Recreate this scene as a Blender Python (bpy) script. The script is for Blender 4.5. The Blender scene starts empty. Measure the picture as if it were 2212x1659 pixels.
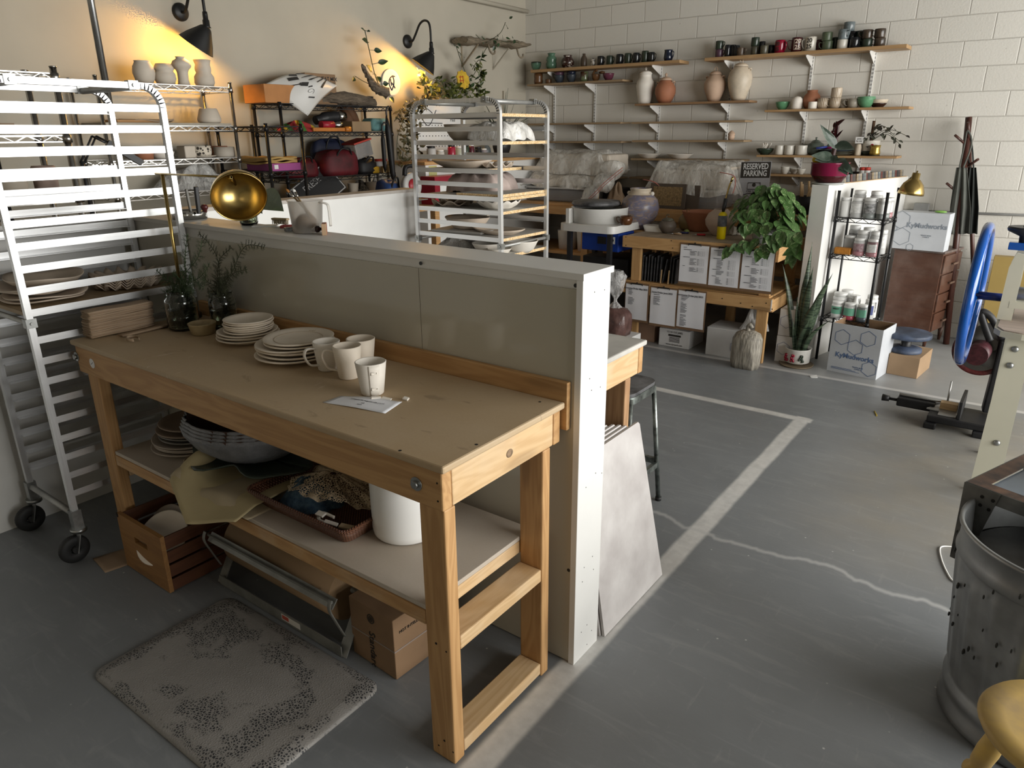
import bpy, math, random
from mathutils import Vector as V, Matrix
random.seed(7)
PI = math.pi
C = bpy.context.scene.collection
CAM = V((1.13143557, -1.22077171, 1.82079094)); FPX = 1545.364
def _cam_axes():
    yaw, pit, rol = math.radians(126.6562), math.radians(19.28232), math.radians(-0.46078)
    f = V((math.cos(yaw)*math.cos(pit), math.sin(yaw)*math.cos(pit), -math.sin(pit)))
    r = V((math.sin(yaw), -math.cos(yaw), 0)); u = r.cross(f)
    c, s = math.cos(rol), math.sin(rol)
    return c*r+s*u, -s*r+c*u, f
AX_R, AX_U, AX_F = _cam_axes()
def ray(u, v): return AX_R*((u-1106)/FPX) - AX_U*((v-829.5)/FPX) + AX_F
def PX(u, v, x): d = ray(u, v); return CAM + d*((x-CAM.x)/d.x)
def PY(u, v, y): d = ray(u, v); return CAM + d*((y-CAM.y)/d.y)
def PZ(u, v, z=0.0): d = ray(u, v); return CAM + d*((z-CAM.z)/d.z)
class MB:
    def __init__(s): s.v = []; s.f = []; s.sm = []; s.mi = []
    def add(s, vs, fs, smooth=False, mi=0, M=None):
        b = len(s.v)
        s.v += [tuple(M @ V(p)) if M is not None else tuple(p) for p in vs]
        for f in fs: s.f.append([b+i for i in f]); s.sm.append(smooth); s.mi.append(mi)
        return s
    def bx(s, x0, x1, y0, y1, z0, z1, mi=0, M=None):
        if x0 > x1: x0, x1 = x1, x0
        if y0 > y1: y0, y1 = y1, y0
        if z0 > z1: z0, z1 = z1, z0
        vs = [(x0,y0,z0),(x1,y0,z0),(x1,y1,z0),(x0,y1,z0),(x0,y0,z1),(x1,y0,z1),(x1,y1,z1),(x0,y1,z1)]
        return s.add(vs, [(0,3,2,1),(4,5,6,7),(0,1,5,4),(1,2,6,5),(2,3,7,6),(3,0,4,7)], False, mi, M)
    def box(s, c, d, rz=0, M=None, mi=0):
        T = Matrix.Translation(V(c)) @ Matrix.Rotation(rz, 4, 'Z')
        if M is not None: T = T @ M
        return s.bx(-d[0]/2, d[0]/2, -d[1]/2, d[1]/2, -d[2]/2, d[2]/2, mi, T)
    def beam(s, p0, p1, w, h, up=(0,0,1), mi=0):
        p0, p1 = V(p0), V(p1); a = (p1-p0); L = a.length; a.normalize()
        b = V(up).cross(a)
        if b.length < 1e-5: b = V((1,0,0)).cross(a)
        b.normalize(); c = a.cross(b)
        M = Matrix((( a.x,b.x,c.x,p0.x),(a.y,b.y,c.y,p0.y),(a.z,b.z,c.z,p0.z),(0,0,0,1)))
        return s.bx(0, L, -w/2, w/2, -h/2, h/2, mi, M)
    def tube(s, pts, r, n=8, closed=False, mi=0, flat=1.0):
        pts = [V(p) for p in pts]; k = len(pts)
        rs = r if isinstance(r, (list, tuple)) else [r]*k
        vs = []; t0 = None; nrm = None
        for i, p in enumerate(pts):
            if closed: t = pts[(i+1) % k]-pts[i-1]
            else: t = pts[min(i+1,k-1)]-pts[max(i-1,0)]
            if t.length < 1e-9: t = V((0,0,1))
            t.normalize()
            if nrm is None:
                nrm = t.cross(V((0,0,1)))
                if nrm.length < 1e-3: nrm = t.cross(V((1,0,0)))
                nrm.normalize()
            else:
                nrm = nrm - t*nrm.dot(t)
                if nrm.length < 1e-6: nrm = t.cross(V((0.3,1,0.2)))
                nrm.normalize()
            bn = t.cross(nrm)
            for j in range(n):
                a = 2*PI*j/n; vs.append(p + nrm*(math.cos(a)*rs[i]) + bn*(math.sin(a)*rs[i]*flat))
        fs = []
        for i in range(k if closed else k-1):
            i2 = (i+1) % k
            for j in range(n): fs.append((i*n+j, i*n+(j+1)%n, i2*n+(j+1)%n, i2*n+j))
        s.add(vs, fs, True, mi)
        if not closed:
            b = len(s.v)-len(vs)
            s.f.append([b+j for j in range(n)][::-1]); s.sm.append(False); s.mi.append(mi)
            s.f.append([b+(k-1)*n+j for j in range(n)]); s.sm.append(False); s.mi.append(mi)
        return s
    def cyl(s, p0, p1, r, r1=None, n=20, mi=0): return s.tube([p0, p1], [r, r if r1 is None else r1], n, mi=mi)
    def lathe(s, prof, n=28, c=(0,0,0), M=None, wob=None, mi=0, sx=1.0, sy=1.0):
        """prof: (r, z) from one end to the other; r == 0 ends close"""
        c = V(c); vs = []; rows = []
        for i, (r, z) in enumerate(prof):
            if r <= 1e-6: rows.append([len(vs)]); vs.append((0, 0, z))
            else:
                row = []
                for j in range(n):
                    a = 2*PI*j/n; rr, zz = r, z
                    if wob: dr, dz = wob(a, i, r, z); rr += dr; zz += dz
                    row.append(len(vs)); vs.append((rr*math.cos(a)*sx, rr*math.sin(a)*sy, zz))
                rows.append(row)
        fs = []
        for i in range(len(rows)-1):
            a, b = rows[i], rows[i+1]
            if len(a) == 1 and len(b) == 1: continue
            for j in range(n):
                j2 = (j+1) % n
                if len(a) == 1: fs.append((a[0], b[j2], b[j]))
                elif len(b) == 1: fs.append((a[j], a[j2], b[0]))
                else: fs.append((a[j], a[j2], b[j2], b[j]))
        T = Matrix.Translation(c)
        if M is not None: T = T @ M
        return s.add(vs, fs, True, mi, T)
    def ball(s, c, r, n=14, m=8, M=None, sc=(1,1,1), mi=0):
        prof = [(0 if i in (0, m) else r*math.sin(PI*i/m), -r*math.cos(PI*i/m)) for i in range(m+1)]
        S = Matrix.Diagonal((sc[0], sc[1], sc[2], 1))
        return s.lathe(prof, n, c, (M @ S) if M is not None else S, mi=mi)
    def prism(s, poly, z0, z1, M=None, mi=0, smooth=False):
        n = len(poly); vs = [(x, y, z0) for x, y in poly] + [(x, y, z1) for x, y in poly]
        fs = [tuple(range(n))[::-1], tuple(range(n, 2*n))]
        s.add(vs, fs, False, mi, M)
        s.add(vs, [(i, (i+1) % n, n+(i+1) % n, n+i) for i in range(n)], smooth, mi, M); return s
    def sheet(s, fn, nu, nv, th=0.0, mi=0, smooth=True, closed=False):
        """fn(u,v)->point; th > 0 gives it a back"""
        P = [[V(fn(i/nu, j/nv)) for j in range(nv+1)] for i in range(nu+1)]
        vs = [p for row in P for p in row]; w = nv+1
        fs = [(i*w+j, (i+1)*w+j, (i+1)*w+j+1, i*w+j+1) for i in range(nu) for j in range(nv)]
        if th:
            bs = []
            for i in range(nu+1):
                for j in range(nv+1):
                    a = P[min(i+1,nu)][j]-P[max(i-1,0)][j]; b = P[i][min(j+1,nv)]-P[i][max(j-1,0)]
                    nn = a.cross(b)
                    if nn.length > 1e-9: nn.normalize()
                    bs.append(P[i][j]-nn*th)
            o = len(vs); vs = vs+bs
            fs += [tuple(o+k for k in f[::-1]) for f in fs[:nu*nv]]
            ring = [(i, 0) for i in range(nu+1)]+[(nu, j) for j in range(1, nv+1)]+[(i, nv) for i in range(nu-1, -1, -1)]+[(0, j) for j in range(nv-1, 0, -1)]
            q = [i*w+j for i, j in ring]
            fs += [(q[k], o+q[k], o+q[(k+1) % len(q)], q[(k+1) % len(q)]) for k in range(len(q))]
        return s.add(vs, fs, smooth, mi)
    def build(s, name, mat, parent=None, bevel=0.0, sub=0, world=True, seg=2, tri=False):
        me = bpy.data.meshes.new(name)
        vs = s.v
        if parent is not None and world:
            inv = TM[parent.name].inverted(); vs = [tuple(inv @ V(p)) for p in vs]
        me.from_pydata([tuple(p) for p in vs], [], s.f); me.update()
        me.polygons.foreach_set('use_smooth', s.sm); me.polygons.foreach_set('material_index', s.mi)
        for m in (mat if isinstance(mat, (list, tuple)) else [mat]): me.materials.append(m)
        o = bpy.data.objects.new(name, me); C.objects.link(o)
        if parent is not None:
            o.parent = parent; TM[o.name] = TM[parent.name].copy()
        else: TM[o.name] = Matrix()
        if bevel:
            b = o.modifiers.new('bevel', 'BEVEL'); b.width = bevel; b.segments = seg; b.limit_method = 'ANGLE'; b.angle_limit = 0.9
        if sub:
            b = o.modifiers.new('sub', 'SUBSURF'); b.levels = sub; b.render_levels = sub
        return o
TM = {}
def tag(o, label, cat, group=None, kind=None):
    o['label'] = label; o['category'] = cat
    if group: o['group'] = group
    if kind: o['kind'] = kind
    return o
def thing(name, label, cat, loc=(0,0,0), rz=0.0, group=None, M=None):
    o = bpy.data.objects.new(name, None); C.objects.link(o); o.empty_display_size = 0.05
    T = Matrix.Translation(V(loc)) @ Matrix.Rotation(rz, 4, 'Z')
    if M is not None: T = T @ M
    o.matrix_world = T; TM[o.name] = T
    return tag(o, label, cat, group)
def solo(mb, name, mat, label, cat, loc=None, group=None, **k):
    """a thing that is one mesh; local mesh coordinates when loc is given"""
    o = mb.build(name, mat, **k)
    if loc is not None: o.location = V(loc)
    return tag(o, label, cat, group)
def struct(o): o['kind'] = 'structure'; return o
def dup(root, loc, rz=None, label=None, group=None):
    r = root.copy(); C.objects.link(r); r.location = V(loc)
    if rz is not None: r.rotation_euler = (r.rotation_euler[0], r.rotation_euler[1], rz)
    if label: r['label'] = label
    if group: r['group'] = group
    for ch in list(root.children):
        c = ch.copy(); C.objects.link(c); c.parent = r
        for g in list(ch.children):
            d = g.copy(); C.objects.link(d); d.parent = c
    return r
def bez(pts, n=12):
    """Catmull-Rom through points"""
    pts = [V(p) for p in pts]; out = []
    for i in range(len(pts)-1):
        p0, p1, p2, p3 = pts[max(i-1,0)], pts[i], pts[i+1], pts[min(i+2,len(pts)-1)]
        for k in range(n):
            t = k/n
            out.append(0.5*((2*p1)+(p2-p0)*t+(2*p0-5*p1+4*p2-p3)*t*t+(3*p1-p0-3*p2+p3)*t**3))
    out.append(pts[-1]); return out
def frame(origin, xdir, zdir):
    x = V(xdir).normalized(); z = V(zdir); z = (z - x*z.dot(x)).normalized(); y = z.cross(x); o = V(origin)
    return Matrix(((x.x,y.x,z.x,o.x),(x.y,y.y,z.y,o.y),(x.z,y.z,z.z,o.z),(0,0,0,1)))
FONTS = {}
def text(name, s, size, M, mat, parent=None, depth=0.0006, bold=False, align='CENTER', sx=1.0):
    """flat lettering as a mesh: M maps text xy-plane (x right, y up, z out) into the world"""
    cu = bpy.data.curves.new(name, 'FONT'); cu.body = s; cu.size = size; cu.extrude = depth; cu.resolution_u = 3
    cu.align_x = align; cu.align_y = 'CENTER'
    if bold: cu.offset = size*0.022
    o = bpy.data.objects.new('tmp', cu); C.objects.link(o)
    dg = bpy.context.evaluated_depsgraph_get(); dg.update()
    me = bpy.data.meshes.new_from_object(o.evaluated_get(dg)); bpy.data.objects.remove(o); bpy.data.curves.remove(cu)
    T = M @ Matrix.Diagonal((sx, 1, 1, 1))
    if parent is not None: T = TM[parent.name].inverted() @ T
    me.transform(T); me.name = name; me.materials.clear(); me.materials.append(mat)
    r = bpy.data.objects.new(name, me); C.objects.link(r)
    if parent is not None: r.parent = parent; TM[r.name] = TM[parent.name].copy()
    return r
def text_mb(mb, s, size, M, mi=0, depth=0.0006, align='CENTER', bold=False, sx=1.0):
    """lettering added to an MB"""
    o = text('tmp_text', s, size, M, None, None, depth, bold, align, sx)
    me = o.data
    mb.add([tuple(v.co) for v in me.vertices], [tuple(p.vertices) for p in me.polygons], False, mi)
    bpy.data.objects.remove(o); bpy.data.meshes.remove(me)
def _mat(name):
    m = bpy.data.materials.new(name); m.use_nodes = True; nt = m.node_tree
    return m, nt, nt.nodes, nt.links, nt.nodes['Principled BSDF']
def nd(nt, t, **k):
    n = nt.nodes.new(t)
    for a, b in k.items(): setattr(n, a, b)
    return n
def mth(nt, op, a, b=None, c=None, clamp=False):
    n = nt.nodes.new('ShaderNodeMath'); n.operation = op; n.use_clamp = clamp
    for i, x in enumerate((a, b, c)):
        if x is None: continue
        if isinstance(x, (int, float)): n.inputs[i].default_value = x
        else: nt.links.new(x, n.inputs[i])
    return n.outputs[0]
def mixc(nt, f, a, b, blend='MIX'):
    n = nt.nodes.new('ShaderNodeMix'); n.data_type = 'RGBA'; n.blend_type = blend
    for i, x in ((0, f), (6, a), (7, b)):
        if isinstance(x, (int, float)): n.inputs[i].default_value = x
        elif isinstance(x, (tuple, list)): n.inputs[i].default_value = (*x[:3], 1)
        else: nt.links.new(x, n.inputs[i])
    return n.outputs[2]
def ramp(nt, f, stops):
    n = nt.nodes.new('ShaderNodeValToRGB'); e = n.color_ramp.elements
    while len(e) < len(stops): e.new(0.5)
    for i, (p, c) in enumerate(stops):
        e[i].position = p; e[i].color = (c, c, c, 1) if isinstance(c, (int, float)) else (*c[:3], 1)
    nt.links.new(f, n.inputs[0]); return n.outputs[0]
def coords(nt, scale=(1,1,1), rot=(0,0,0), loc=(0,0,0)):
    tc = nt.nodes.new('ShaderNodeTexCoord'); mp = nt.nodes.new('ShaderNodeMapping')
    mp.inputs['Scale'].default_value = scale; mp.inputs['Rotation'].default_value = rot; mp.inputs['Location'].default_value = loc
    nt.links.new(tc.outputs['Object'], mp.inputs[0]); return mp.outputs[0]
def noise(nt, co, scale, detail=4, rough=0.55, dist=0.0):
    n = nt.nodes.new('ShaderNodeTexNoise'); n.inputs['Scale'].default_value = scale; n.inputs['Detail'].default_value = detail
    n.inputs['Roughness'].default_value = rough; n.inputs['Distortion'].default_value = dist
    nt.links.new(co, n.inputs['Vector']); return n.outputs[0]
def bump(nt, bs, h, strength, dist=0.01):
    n = nt.nodes.new('ShaderNodeBump'); n.inputs['Strength'].default_value = strength; n.inputs['Distance'].default_value = dist
    nt.links.new(h, n.inputs['Height']); nt.links.new(n.outputs[0], bs.inputs['Normal'])
def lk(nt, x, sock):
    if isinstance(x, (int, float)): sock.default_value = x
    elif isinstance(x, tuple): sock.default_value = (*x[:3], 1)
    else: nt.links.new(x, sock)
_MC = {}
def mat(name, col, rough=0.6, metal=0.0, var=0.12, vscale=6.0, col2=None, bmp=0.0, bscale=40.0, coat=0.0, trans=0.0, alpha=1.0, ior=1.45, spec=0.5, emit=None, es=0.0, stretch=(1,1,1), sss=0.0, det=4):
    if name in _MC: return _MC[name]
    m, nt, ns, ln, b = _mat(name)
    co = coords(nt, stretch)
    if var > 0:
        c2 = col2 or tuple(max(0, c*(1-2.2*var)) for c in col)
        f = ramp(nt, noise(nt, co, vscale, det), [(0.3, 0.0), (0.7, 1.0)])
        lk(nt, mixc(nt, f, c2, col), b.inputs['Base Color'])
    else: b.inputs['Base Color'].default_value = (*col, 1)
    b.inputs['Roughness'].default_value = rough; b.inputs['Metallic'].default_value = metal
    b.inputs['Specular IOR Level'].default_value = spec; b.inputs['IOR'].default_value = ior
    if coat: b.inputs['Coat Weight'].default_value = coat; b.inputs['Coat Roughness'].default_value = 0.08
    if trans: b.inputs['Transmission Weight'].default_value = trans
    if alpha < 1: b.inputs['Alpha'].default_value = alpha
    if emit: b.inputs['Emission Color'].default_value = (*emit, 1); b.inputs['Emission Strength'].default_value = es
    if bmp: bump(nt, b, noise(nt, co, bscale, 5), bmp)
    _MC[name] = m; return m
def wood(name, col, dark, axis='x', rough=0.62, ring=9.0, contrast=0.8, knots=0.35, wear=0.0, wearcol=(0.5,0.47,0.42)):
    """grain runs along the given object axis"""
    key = name+'_'+axis
    if key in _MC: return _MC[key]
    m, nt, ns, ln, b = _mat(key)
    st = {'x': (0.7, 6, 6), 'y': (6, 0.7, 6), 'z': (6, 6, 0.7)}[axis]
    co = coords(nt, st)
    n1 = noise(nt, co, 1.6, 3, 0.5, 0.6)
    w = mth(nt, 'SINE', mth(nt, 'MULTIPLY', n1, ring*6.28))
    w = mth(nt, 'MULTIPLY_ADD', w, 0.5, 0.5)
    st2 = {'x': (2, 90, 90), 'y': (90, 2, 90), 'z': (90, 90, 2)}[axis]
    fine = noise(nt, coords(nt, st2), 2.0, 3)
    f = mth(nt, 'ADD', mth(nt, 'MULTIPLY', w, contrast*0.55), mth(nt, 'MULTIPLY', fine, contrast*0.55), clamp=True)
    c = mixc(nt, f, col, dark)
    big = noise(nt, coords(nt, (1.3, 1.3, 1.3)), 2.0, 2)
    c = mixc(nt, mth(nt, 'MULTIPLY', big, 0.3), c, dark)
    if knots:
        vo = nt.nodes.new('ShaderNodeTexVoronoi'); vo.inputs['Scale'].default_value = 1.0
        st3 = {'x': (1.6, 7, 7), 'y': (7, 1.6, 7), 'z': (7, 7, 1.6)}[axis]
        nt.links.new(coords(nt, st3, loc=(0.3, 0.7, 0.2)), vo.inputs['Vector'])
        k = ramp(nt, vo.outputs['Distance'], [(0.0, 1.0), (0.10, 0.9), (0.17, 0.0)])
        c = mixc(nt, mth(nt, 'MULTIPLY', k, knots), c, tuple(x*0.35 for x in dark))
    if wear:
        wn = ramp(nt, noise(nt, coords(nt), 5.0, 6), [(0.45, 0.0), (0.7, 1.0)])
        c = mixc(nt, mth(nt, 'MULTIPLY', wn, wear), c, wearcol)
    lk(nt, c, b.inputs['Base Color']); b.inputs['Roughness'].default_value = rough
    bump(nt, b, fine, 0.12, 0.002)
    _MC[key] = m; return m
def glass(name, col=(1,1,1), rough=0.02, ior=1.45):
    if name in _MC: return _MC[name]
    m, nt, ns, ln, b = _mat(name)
    b.inputs['Base Color'].default_value = (*col, 1); b.inputs['Roughness'].default_value = rough
    b.inputs['Transmission Weight'].default_value = 1.0; b.inputs['IOR'].default_value = ior
    _MC[name] = m; return m
def film(name, col=(0.8,0.8,0.78), dens=0.35, rough=0.25, crink=1.0, scale=25.0):
    """thin clear plastic: partly see-through, glossy and crinkled"""
    if name in _MC: return _MC[name]
    m, nt, ns, ln, b = _mat(name)
    b.inputs['Base Color'].default_value = (*col, 1); b.inputs['Roughness'].default_value = rough
    co = coords(nt, (1, 1, 0.45))
    n = noise(nt, co, scale, 4, 0.6, 1.0)
    lk(nt, ramp(nt, n, [(0.35, max(0, dens-0.25)), (0.65, min(1, dens+0.25))]), b.inputs['Alpha'])
    b.inputs['Specular IOR Level'].default_value = 0.9
    bump(nt, b, n, crink, 0.02); _MC[name] = m; return m
cam = bpy.data.cameras.new('camera'); cam.sensor_width = 36; cam.lens = FPX/2212*36; cam.clip_start = 0.05
co_ = bpy.data.objects.new('camera', cam); C.objects.link(co_)
co_.matrix_world = Matrix(((AX_R.x,AX_U.x,-AX_F.x,CAM.x),(AX_R.y,AX_U.y,-AX_F.y,CAM.y),(AX_R.z,AX_U.z,-AX_F.z,CAM.z),(0,0,0,1)))
sc = bpy.context.scene; sc.camera = co_
sc.view_settings.view_transform = 'Standard'; sc.view_settings.look = 'None'; sc.view_settings.exposure = 0.05; sc.view_settings.gamma = 1.0
sc.cycles.max_bounces = 8; sc.cycles.diffuse_bounces = 4; sc.cycles.glossy_bounces = 4; sc.cycles.transmission_bounces = 8; sc.cycles.transparent_max_bounces = 12
sc.cycles.sample_clamp_indirect = 6.0; sc.cycles.caustics_reflective = False; sc.cycles.caustics_refractive = False
w = bpy.data.worlds.new('sky'); sc.world = w; w.use_nodes = True
w.node_tree.nodes['Background'].inputs[0].default_value = (0.70, 0.84, 1.0, 1); w.node_tree.nodes['Background'].inputs[1].default_value = 1.2
def area(name, loc, target, sx, sy, power, col):
    l = bpy.data.lights.new(name, 'AREA'); l.shape = 'RECTANGLE'; l.size = sx; l.size_y = sy; l.energy = power; l.color = col
    o = bpy.data.objects.new(name, l); C.objects.link(o); o.location = loc
    o.rotation_euler = (V(target)-V(loc)).to_track_quat('-Z', 'Y').to_euler(); return o
area('daylight', (5.15, 2.9, 1.75), (0, 2.9, 1.35), 6.6, 2.7, 560, (1.0, 0.975, 0.92))
area('warm_fill', (3.0, -4.3, 2.9), (-0.5, 3.0, 0.9), 3.0, 0.9, 10, (1.0, 0.85, 0.66))

def smooth_band(nt, x, lo, hi, s):
    a = mth(nt, 'SMOOTH_MIN', 1.0, 1.0)  # placeholder keeps node order stable
    n1 = nt.nodes.new('ShaderNodeMapRange'); n1.interpolation_type = 'SMOOTHSTEP'
    nt.links.new(x, n1.inputs[0]); n1.inputs[1].default_value = lo-s; n1.inputs[2].default_value = lo+s
    n2 = nt.nodes.new('ShaderNodeMapRange'); n2.interpolation_type = 'SMOOTHSTEP'
    nt.links.new(x, n2.inputs[0]); n2.inputs[1].default_value = hi-s; n2.inputs[2].default_value = hi+s
    return mth(nt, 'SUBTRACT', n1.outputs[0], n2.outputs[0], clamp=True)
def floor_mat():
    m, nt, ns, ln, b = _mat('painted_concrete')
    co = coords(nt); sep = nt.nodes.new('ShaderNodeSeparateXYZ'); ln.new(co, sep.inputs[0]); X, Y = sep.outputs[0], sep.outputs[1]
    wob = mth(nt, 'MULTIPLY_ADD', noise(nt, co, 3.0, 5), 0.05, -0.025)
    Xw = mth(nt, 'ADD', X, mth(nt, 'MULTIPLY', wob, 0.5)); Yw = mth(nt, 'ADD', Y, mth(nt, 'MULTIPLY', wob, 0.45))
    big = ramp(nt, noise(nt, co, 0.9, 6, 0.6), [(0.3, 0.0), (0.7, 1.0)])
    c = mixc(nt, big, (0.165, 0.175, 0.183), (0.225, 0.237, 0.247))
    dr = ramp(nt, noise(nt, coords(nt, (1.0, 5.0, 1.0), rot=(0, 0, 0.5)), 3.0, 8, 0.65, 0.8), [(0.52, 0.0), (0.78, 1.0)])
    c = mixc(nt, mth(nt, 'MULTIPLY', dr, 0.42), c, (0.34, 0.35, 0.35))
    dr2 = ramp(nt, noise(nt, coords(nt, (4.0, 0.8, 1.0), rot=(0, 0, 0.2)), 7.0, 6, 0.7, 0.6), [(0.6, 0.0), (0.8, 1.0)])
    c = mixc(nt, mth(nt, 'MULTIPLY', dr2, 0.30), c, (0.4, 0.4, 0.39))
    br = mth(nt, 'MULTIPLY', smooth_band(nt, Xw, 0.45, 1.5, 0.35), smooth_band(nt, Yw, 2.0, 4.3, 0.4))
    c = mixc(nt, mth(nt, 'MULTIPLY', mth(nt, 'MULTIPLY', br, 0.6), noise(nt, co, 4.0, 6)), c, (0.30, 0.24, 0.15))
    vo = ns.new('ShaderNodeTexVoronoi'); vo.inputs['Scale'].default_value = 16; ln.new(co, vo.inputs['Vector'])
    pick = ramp(nt, vo.outputs['Color'], [(0.70, 0.0), (0.72, 1.0)])
    sp = mth(nt, 'MULTIPLY', ramp(nt, vo.outputs['Distance'], [(0.03, 1.0), (0.085, 0.0)]), pick)
    c = mixc(nt, mth(nt, 'MULTIPLY', sp, 0.75), c, (0.62, 0.62, 0.6))
    pale = smooth_band(nt, Yw, 4.52, 30.0, 0.015)
    c = mixc(nt, mth(nt, 'MULTIPLY', pale, 0.75), c, mixc(nt, big, (0.27, 0.27, 0.265), (0.38, 0.38, 0.37)))
    far = mth(nt, 'MULTIPLY', smooth_band(nt, Yw, 4.47, 4.52, 0.010), smooth_band(nt, X, -4.2, 1.9, 0.05))
    c = mixc(nt, mth(nt, 'MULTIPLY', far, 0.7), c, (0.58, 0.57, 0.55))
    s1 = mth(nt, 'MULTIPLY', smooth_band(nt, Xw, -0.005, 0.085, 0.012), smooth_band(nt, Y, -3.5, 3.545, 0.01))
    s2 = mth(nt, 'MULTIPLY', smooth_band(nt, Yw, 3.462, 3.535, 0.014), smooth_band(nt, X, -2.6, 0.10, 0.01))
    st = mth(nt, 'MAXIMUM', s1, s2)
    stc = mixc(nt, noise(nt, co, 22.0, 5), (0.50, 0.49, 0.47), (0.80, 0.79, 0.76))
    c = mixc(nt, mth(nt, 'MULTIPLY', st, mth(nt, 'MULTIPLY_ADD', noise(nt, co, 9.0, 6), 0.5, 0.62), clamp=True), c, stc)
    cy = mth(nt, 'SUBTRACT', Y, mth(nt, 'MULTIPLY_ADD', noise(nt, coords(nt, (1, 0.05, 1)), 2.6, 4), 0.34, 1.60))
    cr = mth(nt, 'MULTIPLY', ramp(nt, mth(nt, 'ABSOLUTE', cy), [(0.004, 1.0), (0.022, 0.0)]), smooth_band(nt, X, -0.6, 1.9, 0.2))
    c = mixc(nt, mth(nt, 'MULTIPLY', cr, 0.6), c, (0.5, 0.5, 0.49))
    lk(nt, c, b.inputs['Base Color'])
    rg = mth(nt, 'MULTIPLY_ADD', noise(nt, co, 6.0, 5), 0.3, 0.28); lk(nt, rg, b.inputs['Roughness'])
    bump(nt, b, noise(nt, co, 60.0, 5), 0.10, 0.004); return m
def cmu_mat():
    m, nt, ns, ln, b = _mat('painted_block')
    co = coords(nt); sep = ns.new('ShaderNodeSeparateXYZ'); ln.new(co, sep.inputs[0])
    cb = ns.new('ShaderNodeCombineXYZ'); ln.new(mth(nt, 'ADD', sep.outputs[0], 20*0.4+0.15), cb.inputs[0]); ln.new(mth(nt, 'ADD', sep.outputs[2], 2.0-0.133), cb.inputs[1])
    wv = ns.new('ShaderNodeVectorMath'); wv.operation = 'ADD'; nz = ns.new('ShaderNodeTexNoise'); nz.inputs['Scale'].default_value = 6; ln.new(co, nz.inputs['Vector'])
    sc_ = ns.new('ShaderNodeVectorMath'); sc_.operation = 'SCALE'; ln.new(nz.outputs[1], sc_.inputs[0]); sc_.inputs['Scale'].default_value = 0.008
    ln.new(cb.outputs[0], wv.inputs[0]); ln.new(sc_.outputs[0], wv.inputs[1])
    bt = ns.new('ShaderNodeTexBrick'); bt.offset = 0.5; bt.inputs['Scale'].default_value = 1.0; bt.inputs['Brick Width'].default_value = 0.40; bt.inputs['Row Height'].default_value = 0.2
    bt.inputs['Mortar Size'].default_value = 0.006; bt.inputs['Mortar Smooth'].default_value = 0.6
    bt.inputs['Color1'].default_value = (0.66, 0.635, 0.575, 1); bt.inputs['Color2'].default_value = (0.70, 0.675, 0.615, 1); bt.inputs['Mortar'].default_value = (0.54, 0.515, 0.46, 1)
    ln.new(wv.outputs[0], bt.inputs['Vector'])
    n = noise(nt, co, 55.0, 5, 0.6)
    pits = ns.new('ShaderNodeTexVoronoi'); pits.inputs['Scale'].default_value = 7.0; ln.new(co, pits.inputs['Vector'])
    pt = ramp(nt, pits.outputs['Distance'], [(0.02, 1.0), (0.06, 0.0)])
    c = mixc(nt, mth(nt, 'MULTIPLY', pt, 0.35), bt.outputs[0], (0.25, 0.23, 0.2))
    lk(nt, c, b.inputs['Base Color']); b.inputs['Roughness'].default_value = 0.5
    h = mth(nt, 'ADD', mth(nt, 'MULTIPLY', bt.outputs['Fac'], -1.6), mth(nt, 'MULTIPLY', n, 0.55))
    bump(nt, b, h, 0.5, 0.006); return m
M_white = mat('white_paint', (0.78, 0.775, 0.75), 0.42, var=0.04, vscale=3.0, bmp=0.03, bscale=20)
M_plaster = mat('cream_plaster', (0.47, 0.43, 0.35), 0.7, var=0.06, vscale=1.5, bmp=0.05, bscale=8)
M_panel = mat('glossy_white_panel', (0.50, 0.47, 0.385), 0.12, var=0.03, vscale=2.0, spec=0.5)
M_ceil = mat('ceiling_paint', (0.20, 0.19, 0.175), 0.8, var=0.04)
def slab(name, x0, x1, y0, y1, z0, z1, m): return struct(MB().bx(x0, x1, y0, y1, z0, z1).build(name, m))
slab('floor', -4.45, 5.4, -4.6, 6.55, -0.12, 0.0, floor_mat())
slab('ceiling', -4.45, 5.4, -4.6, 6.55, 4.2, 4.3, M_ceil)
slab('wall_left', -4.42, -4.3, -4.6, 6.4, 0.0, 4.2, M_plaster)
slab('wall_back', -4.42, 5.4, 6.4, 6.55, 0.0, 4.2, cmu_mat())
slab('wall_front', -4.3, 5.4, -4.6, -4.48, 0.0, 4.2, M_plaster)
wr = MB()
wr.bx(5.25, 5.4, -4.48, -0.4, 0, 4.2); wr.bx(5.25, 5.4, 6.2, 6.4, 0, 4.2); wr.bx(5.25, 5.4, -0.4, 6.2, 3.15, 4.2); wr.bx(5.25, 5.4, -0.4, 6.2, 0, 0.4)
struct(wr.build('wall_right', M_white))
wf = MB()
for y in (-0.4, 1.25, 2.9, 4.55, 6.14): wf.bx(5.27, 5.35, y, y+0.06, 0.4, 3.15)
for z in (0.4, 1.75, 3.09): wf.bx(5.27, 5.35, -0.4, 6.2, z, z+0.06)
win = struct(wf.build('window_1', mat('window_frame_paint', (0.3, 0.3, 0.3), 0.5, var=0)))
XI = -2.70
def capped(name, x0, x1, y0, y1, zt, th=0.02, ov=0.02):
    o = slab(name, x0, x1, y0, y1, 0, zt-th, M_white)
    c = MB().bx(x0-ov, x1+ov, y0-ov, y1+ov, zt-th, zt).build('trim_1', M_white, o, bevel=0.002); struct(c); return o
near = MB().bx(XI-0.12, 0.020, 0.612, 0.762, 0, 1.405)
near.v = [(x, y, z + (0.020*(0.048-x)/2.9 if z > 1 else 0)) for x, y, z in near.v]; near = struct(near.build('wall_near', M_white))
cm = MB().bx(XI-0.14, 0.048, 0.596, 0.782, 1.405, 1.426)
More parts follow.
